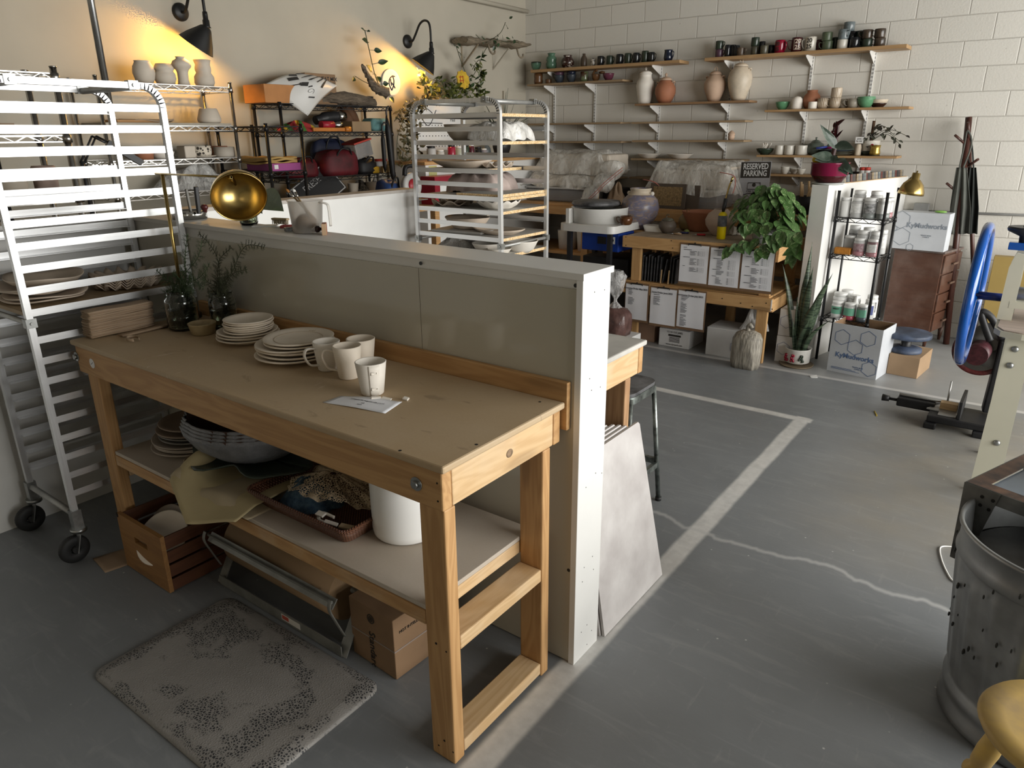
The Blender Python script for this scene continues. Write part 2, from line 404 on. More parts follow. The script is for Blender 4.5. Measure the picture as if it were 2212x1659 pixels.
cm.v = [(x, y, z + 0.020*(0.048-x)/2.9) for x, y, z in cm.v]; struct(cm.build('trim_1', M_white, near, bevel=0.002))
struct(MB().bx(0.020, 0.044, 0.600, 0.768, 0, 1.405).build('trim_2', M_white, near, bevel=0.0015))
struct(MB().bx(XI, -0.637, 0.605, 0.612, 0.004, 1.375).build('panel', M_panel, near))
struct(MB().bx(-0.634, 0.020, 0.605, 0.612, 0.004, 1.375).build('panel', M_panel, near))
scr = mat('screw_black', (0.02, 0.02, 0.02), 0.4, var=0)
for u, v in ((1243, 617), (908, 569), (1228, 1232)):
    p = PY(u, v, 0.604); struct(MB().cyl(p, p+V((0, 0.003, 0)), 0.0065, n=12).build('screw', scr, near))
nh = MB()
for u, v in ((1284.7, 631), (1306, 626), (1274, 818), (1297, 836), (1278, 843), (1287, 1022), (1300, 1022), (1266, 1053), (1280, 1202), (1262, 1226), (1282, 1230), (1258, 1257), (1268, 1350), (1256, 1366), (1278, 1362), (1268, 1392)):
    p = PX(u, v, 0.0445); nh.cyl(p, p+V((-0.001, 0, 0)), 0.0022, n=8)
struct(nh.build('nail_holes', scr, near))
inner = slab('wall_inner', XI-0.12, XI, -2.6, 0.612, 0, 1.424, M_white)
struct(MB().bx(XI-0.14, XI+0.02, -2.6, 0.594, 1.424, 1.445).build('trim_1', M_white, inner, bevel=0.002))
inner2 = slab('wall_middle', XI-0.12, XI, 0.762, 2.745, 0, 1.424, M_white)
struct(MB().bx(XI-0.14, XI+0.02, 0.784, 2.765, 1.424, 1.445).build('trim_1', mat('worn_cap', (0.50, 0.46, 0.42), 0.6, var=0.1), inner2, bevel=0.002))
PA, PB = V((-0.31, 4.85, 0)), V((0.0, 6.385, 0)); pd = (PB-PA).normalized(); pn = V((-pd.y, pd.x, 0))
def part_box(mb, s0, s1, n0, n1, z0, z1):
    q = [PA+pd*s0+pn*n0, PA+pd*s1+pn*n0, PA+pd*s1+pn*n1, PA+pd*s0+pn*n1]
    mb.prism([(p.x, p.y) for p in q], z0, z1); return mb
LP_ = (PB-PA).length
side = struct(part_box(MB(), 0, LP_, 0, 0.125, 0, 1.425).build('wall_side', M_white))
struct(part_box(MB(), -0.012, 0, -0.004, 0.129, 0, 1.425).build('trim_1', M_white, side))
tag(MB().tube([PX(1140, 25, -4.24), PX(1000, -6, -4.24), PX(700, -75, -4.24)], 0.022, 12).build('wall_pipe', M_plaster), 'white painted pipe running high along the left wall to the corner', 'pipe')
PINE, PINED = (0.60, 0.36, 0.155), (0.36, 0.185, 0.065)
def pine(a, wear=0.0): return wood('pine' + ('_worn' if wear else ''), PINE, PINED, a, wear=wear, wearcol=(0.62, 0.52, 0.38))
LIGHTW, LIGHTD = (0.70, 0.50, 0.28), (0.50, 0.31, 0.14)
def lpine(a): return wood('pale_pine', LIGHTW, LIGHTD, a, wear=0.3, wearcol=(0.66, 0.56, 0.42))
def board_top(name, col, dust, stains=True):
    m, nt, ns, ln, b = _mat(name); co = coords(nt)
    c = mixc(nt, ramp(nt, noise(nt, co, 2.2, 5), [(0.3, 0.0), (0.72, 1.0)]), col, dust)
    fine = noise(nt, co, 160.0, 3)
    c = mixc(nt, mth(nt, 'MULTIPLY', fine, 0.25), c, tuple(x*0.6 for x in col))
    if stains:
        sm = ramp(nt, noise(nt, coords(nt, (1.2, 4.0, 1.0)), 4.0, 7, 0.6, 1.2), [(0.63, 0.0), (0.70, 1.0)])
        c = mixc(nt, mth(nt, 'MULTIPLY', sm, 0.35), c, tuple(x*0.35 for x in col))
        sm = ramp(nt, noise(nt, coords(nt, (5.0, 1.0, 1.0), loc=(3, 1, 0)), 3.0, 7, 0.6, 1.0), [(0.66, 0.0), (0.71, 1.0)])
        c = mixc(nt, mth(nt, 'MULTIPLY', sm, 0.5), c, (0.72, 0.62, 0.48))
        vd = ns.new('ShaderNodeVectorMath'); vd.operation = 'DISTANCE'; ln.new(co, vd.inputs[0]); vd.inputs[1].default_value = (-0.452, 0.105, 1.016)
        rad = mth(nt, 'ADD', vd.outputs['Value'], mth(nt, 'MULTIPLY_ADD', noise(nt, co, 30, 3), 0.012, -0.006))
        rg = ramp(nt, rad, [(0.026, 0.25), (0.033, 0.6), (0.037, 1.0), (0.040, 0.0)])
        c = mixc(nt, mth(nt, 'MULTIPLY', rg, 0.45), c, (0.12, 0.07, 0.035))
    lk(nt, c, b.inputs['Base Color']); b.inputs['Roughness'].default_value = 0.62
    bump(nt, b, fine, 0.06, 0.002); return m
M_hard = board_top('hardboard_top', (0.46, 0.33, 0.19), (0.52, 0.40, 0.26))
M_hard2 = board_top('dusty_board', (0.47, 0.40, 0.32), (0.56, 0.50, 0.43), False)
M_steel = mat('zinc_steel', (0.45, 0.46, 0.45), 0.38, 1.0, var=0.15, vscale=30)
M_black = mat('black_plastic', (0.018, 0.018, 0.02), 0.45, var=0.1)
M_dark = mat('black_hole', (0.008, 0.007, 0.006), 0.9, var=0)
T = thing('work_table', 'long pine work table with a hardboard top, in front of the white half wall', 'table', (-1.06, 0.29, 0))
TL = -2.10
MB().bx(TL, 0, 0, 0.582, 0.994, 1.016).build('tabletop', M_hard, T, bevel=0.006)
ap = MB().bx(TL+0.016, -0.014, 0.010, 0.048, 0.877, 0.993); ap.build('apron', pine('x'), T, bevel=0.005)
MB().bx(TL+0.016, -0.014, 0.538, 0.576, 0.877, 0.993).build('apron', pine('x'), T, bevel=0.005)
MB().bx(-0.052, -0.015, 0.050, 0.536, 0.879, 0.993).build('apron', lpine('y'), T, bevel=0.004)
MB().bx(TL+0.017, TL+0.055, 0.050, 0.536, 0.879, 0.993).build('apron', pine('y'), T, bevel=0.004)
MB().bx(TL+0.02, 0.006, 0.583, 0.604, 0.918, 1.080).build('backsplash', pine('x'), T, bevel=0.003)
for x0, x1 in ((-0.110, -0.018), (-2.035, -1.945)):
    for y0, y1 in ((0.018, 0.064), (0.484, 0.527)):
        MB().bx(x0, x1, y0, y1, 0, 0.876).build('leg', pine('z'), T, bevel=0.005)
for x0, x1 in ((-0.110, -0.020), (-2.033, -1.947)):
    MB().bx(x0, x1, 0.066, 0.482, 0.396, 0.443).build('stretcher', lpine('y'), T, bevel=0.004)
    MB().bx(x0, x1, 0.066, 0.482, 0.012, 0.057).build('stretcher', lpine('y'), T, bevel=0.004)
MB().bx(-1.942, -0.112, 0.024, 0.555, 0.520, 0.536).build('shelf', M_hard2, T, bevel=0.002)
MB().bx(-1.942, -0.112, 0.020, 0.058, 0.470, 0.519).build('shelf_rail', pine('x', 0.4), T, bevel=0.004)
MB().bx(-1.942, -0.112, 0.515, 0.553, 0.470, 0.519).build('shelf_rail', pine('x'), T, bevel=0.004)
MB().bx(-0.150, -0.113, 0.060, 0.513, 0.472, 0.518).build('shelf_rail', lpine('y'), T, bevel=0.003)
for u, v in ((900, 1045), (166, 770)):
    p = PY(u, v, 0.010); b = MB().cyl(p, p+V((0, -0.003, 0)), 0.020, n=24); b.cyl(p+V((0, -0.003, 0)), p+V((0, -0.013, 0)), 0.0115, n=6)
    b.build('bolt', M_steel, T)
p = PY(199, 785, 0.0095); st = MB().cyl(p, p+V((0, -0.0008, 0)), 0.021, n=24).build('sticker', mat('paper_white', (0.8, 0.8, 0.8), 0.6, var=0), T)
MB().beam(p+V((-0.010, -0.001, -0.006)), p+V((0.010, -0.001, 0.006)), 0.0006, 0.002).build('pen_mark', M_black, st)
kn = MB()
for u, v, r in ((944, 1044, .003), (946, 1083, .003), (942, 1390, .004), (964, 1408, .003), (948, 1610, .003), (960, 1600, .004), (979, 1625, .003)):
    q = PY(u, v, 0.0175 if v > 1100 else 0.0095); kn.cyl(q, q+V((0, -0.0006, 0)), r, n=8)
for u, v in ((1166, 868), (1029, 960), (864, 973)):
    q = PZ(u, v, 1.0163); kn.cyl(q, q+V((0, 0, -0.001)), 0.005, n=10)
kn.build('screw_holes', M_dark, T)
q = PX(1101, 979, -0.0145); MB().ball(q, 0.018, 12, 6, sc=(0.1, 0.9, 0.75)).build('knot', mat('knot', (0.30, 0.20, 0.12), 0.8, var=0.3, vscale=60), T)

M_bisque = mat('cream_bisque', (0.80, 0.715, 0.60), 0.62, var=0.06, vscale=9, bmp=0.04, bscale=120)
M_bisque2 = mat('pale_bisque', (0.82, 0.77, 0.69), 0.55, var=0.05, vscale=9, bmp=0.04, bscale=120)
def plate_prof(r, h=0.020, t=0.005, foot=0.62):
    rf = r*foot
    return [(0, 0.002), (rf*0.9, 0.002), (rf, 0), (rf*1.04, 0.003), (r*0.86, h*0.55), (r, h-0.001), (r+0.001, h+t*0.4), (r-0.003, h+t*0.7), (r*0.84, h*0.62+t), (rf, t+0.003), (rf*0.5, t), (0, t)]
def wobble(k, amp, ph): return lambda a, i, r, z: (amp*r*math.sin(k*a+ph), 0.10*amp*r*math.sin(2*a+ph*1.7) if z > 0.008 else 0)
def plate(x, y, z, r, h, label, group, m=None, seed=0, name='plate', well=False, t=0.005, amp=0.02):
    rnd = random.Random(seed)
    mb = MB().lathe(plate_prof(r, h, t), 40, wob=wobble(2+seed % 2, amp*(0.5+rnd.random()), rnd.random()*6), sx=1.0, sy=1.0)
    return solo(mb, name, m or M_bisque, label, 'plate', (x, y, z), group)
ORD = ['lowest', 'second from the bottom', 'third from the bottom', 'fourth from the bottom', 'fifth from the bottom', 'sixth from the bottom', 'seventh from the bottom', 'eighth from the bottom', 'ninth from the bottom', 'tenth from the bottom']
zz = 1.016
for i, (r, z) in enumerate(((0.122, 0), (0.123, 0.0125), (0.121, 0.024), (0.097, 0.036), (0.096, 0.0445), (0.096, 0.053), (0.097, 0.0615), (0.098, 0.070), (0.098, 0.079))):
    small = i > 2
    lab = ('topmost small cream plate on the left-hand stack on the table top' if i == 8 else '%s plate, %s, of the left-hand cream stack on the table' % ('small' if small else 'wide', ORD[i]))
    plate((-1.470 if not small else -1.455)+0.002*(i % 3), (0.432 if not small else 0.432)+0.003*((i*2) % 3), zz+z, r, 0.021 if not small else 0.017, lab, 'plates in the left stack on the table', seed=i+1, amp=0.012)
for i, (r, z) in enumerate(((0.150, 0), (0.149, 0.0125), (0.147, 0.028), (0.148, 0.040), (0.128, 0.054), (0.130, 0.068))):
    lab = {5: 'topmost rimmed cream plate with incised letters, on the stack beside the mugs', 4: 'second rimmed cream plate, just under the lettered one beside the mugs'}.get(i, 'wide cream plate, %s, of the stack beside the mugs' % ORD[i])
    o = plate(-1.105+0.004*(i % 2)+(0.02 if i > 3 else 0), 0.395+0.004*((i*2) % 3), zz+z, r, 0.022 if i < 4 else 0.017, lab, 'plates in the stack beside the mugs', seed=20+i, amp=0.012, t=0.006)
    if i == 5:
        g = MB().lathe([(0.088, 0.0115), (0.0895, 0.0142), (0.091, 0.0122)], 40); e = g.build('well_ring', mat('bisque_line', (0.60, 0.50, 0.38), 0.7, var=0), o, world=False)
        tm = Matrix.Translation(V((-0.035, 0.098, 0.0155))) @ Matrix.Rotation(0.45, 4, 'Z')
        lt = text('incised_letters', '267', 0.022, tm, mat('incised', (0.55, 0.46, 0.35), 0.8, var=0)); lt.parent = o
cp = [(0, 0.002), (0.040, 0.002), (0.043, 0.0), (0.047, 0.004), (0.058, 0.046), (0.0588, 0.049), (0.056, 0.050), (0.0545, 0.047), (0.043, 0.010), (0, 0.008)]
solo(MB().lathe(cp, 36), 'ramekin', mat('speckled_tan_glaze', (0.42, 0.34, 0.20), 0.35, var=0.25, vscale=18, col2=(0.27, 0.20, 0.10), det=8), 'small tan stoneware ramekin left of the cream plate stacks', 'bowl', (-1.722, 0.385, 1.016))
def mug_body(rb, rt, h, t=0.005, n=36, sx=1.0, dent=0.0):
    pr = [(0, 0.001), (rb*0.93, 0.001), (rb, 0.004), (rb+(rt-rb)*0.5, h*0.5), (rt, h-0.002), (rt-t*0.5, h), (rt-t, h-0.003), (rb+(rt-rb)*0.5-t, h*0.5), (rb-t, 0.008), (0, 0.007)]
    return MB().lathe(pr, n, sx=sx)
def strap(h0, h1, r0, r1, out, w=0.016, th=0.008, seg=14):
    """handle in the local +x direction from height h1 (radius r1) down to h0 (r0)"""
    pts = bez([(r1-0.003, 0, h1), (r1+out*0.75, 0, h1+0.004), (r1+out, 0, (h0+h1)/2+0.012), (r1+out*0.55, 0, h0+0.008), (r0-0.003, 0, h0)], 6)
    return MB().tube(pts, [w/2]*len(pts), 10, flat=th/w)
def mug(x, y, z, rb, rt, h, label, m, handle=None, tilt=None, group='bisque mugs on the table', name='mug', out=0.042):
    M = Matrix.Rotation(tilt[0], 4, 'Y') @ Matrix.Rotation(tilt[1], 4, 'X') if tilt else None
    t = thing(name, label, 'mug', (x, y, z), handle or 0, group, M)
    mug_body(rb, rt, h).build('body', m, t, world=False)
    if handle is not None: strap(h*0.22, h*0.80, rb+(rt-rb)*0.22, rb+(rt-rb)*0.8, out).build('handle', m, t, world=False)
    return t
mug(-0.885, 0.370, 1.016, 0.036, 0.049, 0.108, 'tapered cream mug standing against the right plate stack, handle towards the front', M_bisque2, -1.75)
mug(-0.800, 0.458, 1.016, 0.038, 0.052, 0.112, 'cream mug half hidden behind the other table mugs, near the back board', M_bisque, 2.6)
mug(-0.752, 0.352, 1.016, 0.036, 0.050, 0.118, 'cream mug with its big loop handle to the left, second from the right', M_bisque, -2.55)
t = mug(-0.562, 0.285, 1.016, 0.037, 0.051, 0.112, 'white mug whose handle broke off, nearest to the paper note', M_bisque2, None)
br = MB()
aa = -0.55
for dz in (0.083, 0.028):
    for s in (-1, 1):
        a0 = aa+s*0.0
    r_ = 0.037+(0.014)*dz/0.112
    c0 = V((-0.562+(r_+0.0015)*math.cos(aa), 0.285+(r_+0.0015)*math.sin(aa), 1.016+dz)); tdir = V((-math.sin(aa), math.cos(aa), 0))
    br.tube([c0+tdir*0.009+V((0,0,0.004)), c0-tdir*0.009+V((0,0,0.004)), c0-tdir*0.0095-V((0,0,0.004)), c0+tdir*0.0085-V((0,0,0.003))], 0.0018, 6, closed=True)
br.build('broken_stub', M_bisque2, t)
def overlap_sheet(u, v):
    a = aa-0.35+u*0.75; h = 0.004+v*0.104; r_ = 0.0385+0.014*h/0.112
    return V((-0.562+r_*math.cos(a), 0.285+r_*math.sin(a), 1.016+h))
MB().sheet(overlap_sheet, 10, 6, 0.0015).build('slab_seam', M_bisque2, t)
nq = [PZ(697, 869, 1.0172), PZ(736, 855, 1.0172), PZ(869, 868, 1.0172), PZ(832, 893, 1.0172)]
def notefn(u, v):
    a = nq[0].lerp(nq[3], u); b = nq[1].lerp(nq[2], u); p = a.lerp(b, v); return p + V((0, 0, 0.004*math.sin(PI*u)**2*(0.5+v)))
def note_mat():
    m, nt, ns, ln, b = _mat('lined_paper'); co = coords(nt); d = (nq[1]-nq[0]).normalized()
    dp = ns.new('ShaderNodeVectorMath'); dp.operation = 'DOT_PRODUCT'; ln.new(co, dp.inputs[0]); dp.inputs[1].default_value = tuple(d)
    w_ = mth(nt, 'FRACT', mth(nt, 'MULTIPLY', dp.outputs['Value'], 110.0))
    c = mixc(nt, ramp(nt, w_, [(0.0, 1.0), (0.10, 0.0)]), (0.80, 0.81, 0.84), (0.50, 0.58, 0.74)); lk(nt, c, b.inputs['Base Color']); b.inputs['Roughness'].default_value = 0.7; return m
nt_ = solo(MB().sheet(notefn, 14, 5, 0.0004), 'paper_note', note_mat(), 'torn strip of lined note paper with handwriting on the table top', 'note')
xd = (nq[3]-nq[0]).normalized(); cc = (nq[0]+nq[1]+nq[2]+nq[3])/4
M_ink = mat('pen_ink', (0.02, 0.02, 0.03), 0.6, var=0)
wr_ = MB()
for k, (s_, off, sz) in enumerate((('I wrapped the mugs just with a towel', 0.012, 0.0085), ('x2', -0.008, 0.011), ('mine', -0.022, 0.009))):
    text_mb(wr_, s_, sz, frame(cc+(nq[1]-nq[0]).normalized()*off+V((0, 0, 0.0048))+xd*0.01, xd, (0, 0, 1)), depth=0.0002)
h_ = wr_.build('handwriting', M_ink, nt_)
def shard(p, d, rz, label):
    solo(MB().box((0, 0, d[2]/2), d, 0, Matrix.Rotation(0.12, 4, 'X')), 'clay_shard', M_bisque2, label, 'shard', (p.x, p.y, p.z+0.0012), 'broken handle pieces on the table', bevel=0.0015).rotation_euler = (0.12, 0.1, rz)
shard(PZ(812, 863, 1.0175), (0.032, 0.010, 0.008), 1.0, 'long broken handle shard lying on the note under the white mug')
shard(PZ(835, 863, 1.0175), (0.034, 0.014, 0.003), 0.3, 'flat thin clay flake at the upper edge of the note')
shard(PZ(877, 864, 1.0165), (0.019, 0.014, 0.007), 0.2, 'small square clay shard lying right of the note')
M_kraft = mat('kraft_paper', (0.36, 0.255, 0.165), 0.8, var=0.1, vscale=8)
M_kraft2 = mat('kraft_paper_light', (0.42, 0.31, 0.21), 0.8, var=0.1, vscale=8)
def bag(i, x0, x1, y0, y1, z, th, label, rz=0.0, m=None):
    mb = MB(); n = 8
    def fn(u, v): return V((x0+(x1-x0)*u, y0+(y1-y0)*v, 0.0015*math.sin(v*7+i)+0.0012*math.sin(u*5+i*2)))
    mb.sheet(lambda u, v: fn(1-u, v)*1.0+V((0, 0, th)), 4, n, th*0.86)
    o = solo(mb, 'paper_bag', m or (M_kraft2 if i % 3 else M_kraft), label, 'paper bag', (0, 0, z), 'brown paper bags in the pile on the table')
    return o
for i in range(20):
    ln_ = 0.018*i/20; j = random.uniform(-0.003, 0.003)
    lab = 'topmost flat brown paper bag of the pile on the table' if i == 19 else ('lowest brown paper bag of the pile, right on the table top' if i == 0 else 'flat brown paper bag inside the tall pile at the left table end')
    bag(i, -2.092+ln_+j, -2.012+ln_*0.9+j, 0.058+j, 0.325-0.004*math.sin(i), 1.017+i*0.0056, 0.0056, lab)
for k, (d, z) in enumerate(((0.085, 1.0168), (0.06, 1.0205))):
    def loose(u, v, d=d): return V((-1.985+0.045*u, 0.15+(0.19+d)*v, 0.003+0.004*v*v+0.004*u*v))
    solo(MB().sheet(lambda u, v: loose(1-u, v), 3, 8, 0.0022), 'paper_bag', M_kraft2, ('outer' if k == 0 else 'inner')+' loose brown paper bag sticking out beside the pile', 'paper bag', (0, 0, z), 'loose paper bags beside the pile')
rc = MB(); 
pts = [V((0.034*math.cos(a), 0.024*math.sin(a), 0.004+0.004*math.sin(a*0.5))) for a in [k*5.2/18+0.6 for k in range(19)]]
rc.sheet(lambda u, v: pts[min(18, int(round(u*18)))]*(1-0.12*v)+V((0, 0, 0.012*v)), 18, 2, 0.0015)
solo(rc, 'card_ring', M_kraft2, 'open ring of curled brown card lying in front of the paper bag pile', 'card ring', PZ(288, 737, 1.0165))

M_glass = glass('clear_glass', (0.93, 0.97, 0.94)); M_water = glass('pond_water', (0.55, 0.62, 0.45), 0.0, 1.33)
M_sprig = mat('cedar_green', (0.055, 0.095, 0.035), 0.6, var=0.25, vscale=20); M_sprig2 = mat('juniper_green', (0.075, 0.085, 0.045), 0.65, var=0.25, vscale=20)
def jar_prof(r, h, t=0.004, neck=0.80):
    return [(0, 0.003), (r*0.85, 0.0), (r, 0.012), (r, h*0.70), (r*0.97, h*0.78), (r*neck, h*0.86), (r*neck, h*0.97), (r*neck+0.002, h), (r*neck-t*0.6, h), (r*neck-t, h*0.96), (r*neck-t, h*0.86), (r*0.97-t, h*0.77), (r-t, h*0.69), (r-t, 0.016), (r*0.8, 0.008), (0, 0.008)]
def spray(mb, path, width, step, needle, fan, rnd, r=0.0011, droop=0.2):
    """stem along path with two ranks of side twigs that carry needles"""
    pts = bez(path, 10); mb.tube(pts, [0.0016]*len(pts), 5)
    L = 0; last = 0
    for i in range(2, len(pts)-1):
        L += (pts[i]-pts[i-1]).length
        if L-last < step: continue
        last = L; t = i/len(pts); d = (pts[i+1]-pts[i-1]).normalized()
        side = d.cross(V((0.2, -1, 0.15))).normalized()
        for s in (-1, 1):
            ln_ = width*(1.15-t)*(0.6+0.6*rnd.random()); q = (side*s+d*0.75+V((0, rnd.uniform(-0.6, 0.6), -droop*0.3))).normalized()
            e = pts[i]+q*ln_; mid = pts[i]+q*ln_*0.5+d*0.004
            mb.tube([pts[i], mid, e], [r, r*0.9, r*0.5], 4)
            k = max(2, int(ln_/needle))
            for j in range(1, k+1):
                b = pts[i].lerp(e, j/k)
                for s2 in (-1, 1):
                    n_ = (q+q.cross(V((0.3, -1, 0.3))).normalized()*s2*fan).normalized(); nl = needle*2.0*(0.7+0.6*rnd.random())*(1.2-0.5*j/k)
                    mb.tube([b, b+n_*nl], [r*0.8, r*0.35], 3)
rnd = random.Random(5)
J1 = V((-1.872, 0.385, 1.016)); J2 = V((-1.742, 0.505, 1.016))
def jar(J, r, h, label, sprays, water, msp):
    t = thing('glass_jar', label, 'jar', J, 0, 'jars of evergreen sprigs')
    MB().lathe(jar_prof(r, h), 36, J).build('jar_glass', M_glass, t)
    rw = r-0.0045
    MB().lathe([(0, 0.009), (r*0.8, 0.009), (rw, 0.017), (rw, h*water), (0, h*water)], 32, J).build('water', M_water, t)
    for k, (ends, wd, st, nd_, fan) in enumerate(sprays):
        mb = MB(); spray(mb, [J+V((rnd.uniform(-.3,.3)*r, rnd.uniform(-.3,.3)*r, 0.02)), J+V((rnd.uniform(-.5,.5)*r, rnd.uniform(-.4,.4)*r, h*0.95))]+[V(e) for e in ends], wd, st, nd_, fan, rnd)
        mb.build('evergreen_sprig', msp, t)
    return t
def pe(u, v, y): return PY(u, v, y)
jar(J1, 0.066, 0.172, 'wide glass jar packed with cedar sprigs at the left table end',
    [([pe(400, 560, 0.38), pe(405, 505, 0.40)], 0.055, 0.013, 0.008, 0.5), ([pe(425, 560, 0.40), pe(436, 518, 0.42)], 0.055, 0.013, 0.008, 0.5),
     ([pe(360, 605, 0.36), pe(338, 583, 0.34)], 0.05, 0.010, 0.007, 0.5), ([pe(430, 600, 0.36), pe(452, 572, 0.36)], 0.055, 0.012, 0.008, 0.5),
     ([pe(385, 600, 0.34), pe(372, 590, 0.33)], 0.05, 0.010, 0.007, 0.5), ([pe(415, 610, 0.33), pe(440, 620, 0.31)], 0.05, 0.010, 0.007, 0.5)] +
    [([J1+V((dx, dy, 0.10)), J1+V((dx*1.1, dy*1.1, 0.17))], 0.035, 0.009, 0.006, 0.5) for dx, dy in ((0.03, -0.03), (-0.03, -0.03), (0.0, -0.045), (0.04, 0.0), (-0.04, 0.0))], 0.55, M_sprig)
jar(J2, 0.058, 0.160, 'glass jar of wispy juniper sprigs behind the tan ramekin',
    [([pe(470, 560, 0.50), pe(450, 525, 0.52), pe(430, 505, 0.53)], 0.035, 0.013, 0.007, 0.35), ([pe(500, 590, 0.50), pe(520, 545, 0.51), pe(538, 529, 0.52), pe(571, 534, 0.53)], 0.04, 0.012, 0.007, 0.35),
     ([pe(490, 610, 0.48), pe(505, 590, 0.47), pe(535, 582, 0.46)], 0.04, 0.010, 0.007, 0.35), ([pe(470, 600, 0.50), pe(475, 560, 0.52), pe(500, 535, 0.54)], 0.04, 0.012, 0.007, 0.35),
     ([pe(450, 610, 0.46), pe(440, 600, 0.45)], 0.04, 0.009, 0.007, 0.4), ([pe(480, 615, 0.45), pe(490, 625, 0.44)], 0.045, 0.008, 0.007, 0.4)] +
    [([J2+V((dx, dy, 0.10)), J2+V((dx*1.2, dy*1.2, 0.18))], 0.035, 0.008, 0.006, 0.4) for dx, dy in ((0.03, -0.03), (-0.03, -0.03), (0.0, -0.04), (0.035, 0.0))], 0.5, M_sprig2)
M_brass = mat('aged_brass', (0.50, 0.36, 0.13), 0.26, 1.0, var=0.12, vscale=14)
LY = 0.495; LB = V((PY(388, 590, LY).x-0.012, LY, 1.016)); LT = PY(357, 376, LY); LT.x = (LT.x+LB.x)/2
lp = thing('desk_lamp', 'tall brass desk lamp with a dome shade, behind the jars at the table end', 'lamp', LB)
MB().lathe([(0, 0), (0.072, 0), (0.074, 0.004), (0.074, 0.018), (0.070, 0.021), (0, 0.021)], 32, LB).build('base', mat('black_marble', (0.015, 0.014, 0.014), 0.25, var=0.2), lp)
MB().cyl(LB+V((0, 0, 0.02)), V((LB.x, LY, LT.z)), 0.0078, n=16).build('pole', M_brass, lp)
zarm = PY(420, 379, LY).z
A0, A1 = PY(336, 378, LY-0.002), PY(499, 378, LY-0.002); A0.z = A1.z = zarm
ar = MB().cyl(A0, A1, 0.0045, n=12); ar.cyl(A1-V((0.045, 0, 0)), A1, 0.0062, n=12); ar.build('arm', M_brass, lp)
DC = PY(516, 424, LY); ax = V((0.78, -0.42, -0.44)).normalized()
dm = MB(); R_ = 0.108
pr = [(0.0, -R_)]+[(R_*math.sin(a), -R_*math.cos(a)) for a in [k*PI/28 for k in range(1, 15)]]
pr += [(R_-0.003, 0.0)]+[((R_-0.003)*math.sin(a), -(R_-0.003)*math.cos(a)) for a in [k*PI/28 for k in range(13, 0, -1)]]+[(0.0, -R_+0.003)]
q4 = ax.to_track_quat('Z', 'Y').to_matrix().to_4x4()
dm.lathe(pr, 40, DC+ax*0.01, q4); dm.build('shade', M_brass, lp)
jn = A1-V((0.006, 0, 0)); MB().cyl(jn, DC+ax*(0.01)-ax*R_*0.93, 0.005, n=10).build('joint', M_brass, lp)

def capz(x): return 1.426+0.020*(0.048-x)/2.9
RC = V((-2.262, 0.712, capz(-2.262)))
tr = thing('spring_pan', 'shiny steel ring pan with tools standing on the half wall by the rack', 'pan', RC)
M_chrome = mat('polished_steel', (0.62, 0.62, 0.60), 0.14, 1.0, var=0.1, vscale=10)
MB().lathe([(0.078, 0), (0.080, 0.0), (0.080, 0.036), (0.076, 0.038), (0.076, 0.002), (0.078, 0)], 40, RC).build('ring', M_chrome, tr)
MB().lathe([(0, 0.001), (0.0765, 0.001), (0.0765, 0.003), (0, 0.003)], 40, RC).build('bottom', M_chrome, tr)
def tool(u0, v0, u1, v1, y, w_, th, nm, m, lab):
    a, b = PY(u0, v0, y), PY(u1, v1, y); a.z = max(a.z, RC.z+0.004)
    solo(MB().beam(a, b, w_, th, up=(0, 1, 0)), nm, m, lab, 'tool', bevel=0.003)
tool(430, 462, 423, 403, 0.70, 0.016, 0.018, 'scraper', M_black, 'black handled scraper standing in the steel ring pan')
tool(413, 462, 402, 408, 0.70, 0.012, 0.012, 'shears', mat('worn_grey_handle', (0.28, 0.27, 0.24), 0.5, var=0.2), 'grey handled shears leaning in the ring pan against the rack')
solo(MB().lathe([(0, 0), (0.010, 0), (0.011, 0.01), (0.016, 0.016), (0.018, 0.026), (0.012, 0.034), (0, 0.036)], 20), 'knob', mat('dark_red_knob', (0.10, 0.02, 0.02), 0.25, var=0), 'dark red wooden knob lying in the steel ring pan', 'knob', PY(443, 458, 0.69))
PJ = V((-1.800, 0.728, capz(-1.8)))
tj = thing('glass_jar', 'small glass jar of water rooting a pothos cutting on the half wall', 'jar', PJ)
MB().lathe(jar_prof(0.040, 0.125, 0.003, 0.86), 32, PJ).build('jar_glass', M_glass, tj)
MB().lathe([(0, 0.008), (0.03, 0.008), (0.0365, 0.016), (0.0365, 0.06), (0, 0.06)], 28, PJ).build('water', M_water, tj)
rt = MB()
for k in range(14):
    a = rnd.random()*6.28; rr = 0.028*rnd.random(); pts = [PJ+V((rnd.uniform(-.006,.006), rnd.uniform(-.006,.006), 0.07))]
    for s in range(4): pts.append(PJ+V((rr*math.cos(a+s*0.9)*(0.4+0.2*s), rr*math.sin(a+s*0.9)*(0.4+0.2*s), 0.055-s*0.014)))
    rt.tube(bez(pts, 4), 0.0011, 4)
rt.build('roots', mat('root_brown', (0.14, 0.10, 0.05), 0.7), tj)
def leaf(mb, base, tip, up, width, fold=0.15, curl=0.1, n=8, heart=True, mi=0):
    base, tip, up = V(base), V(tip), V(up); d = tip-base; L = d.length; d.normalize(); s = d.cross(up).normalized(); nn = s.cross(d)
    def fn(u, v):
        w_ = (math.sin(PI*min(1, u*1.0)**0.62) if heart else math.sin(PI*u**0.9))*width*(1.0 if heart else 1)
        k = (v-0.5)*2; back = -0.10*L*abs(k)*(1-u)**3 if heart else 0
        return base+d*(L*u+back)+s*(w_*k*0.5)+nn*(abs(k)*w_*fold-curl*L*u*u)
    return mb.sheet(fn, n, 6, 0.0, mi)
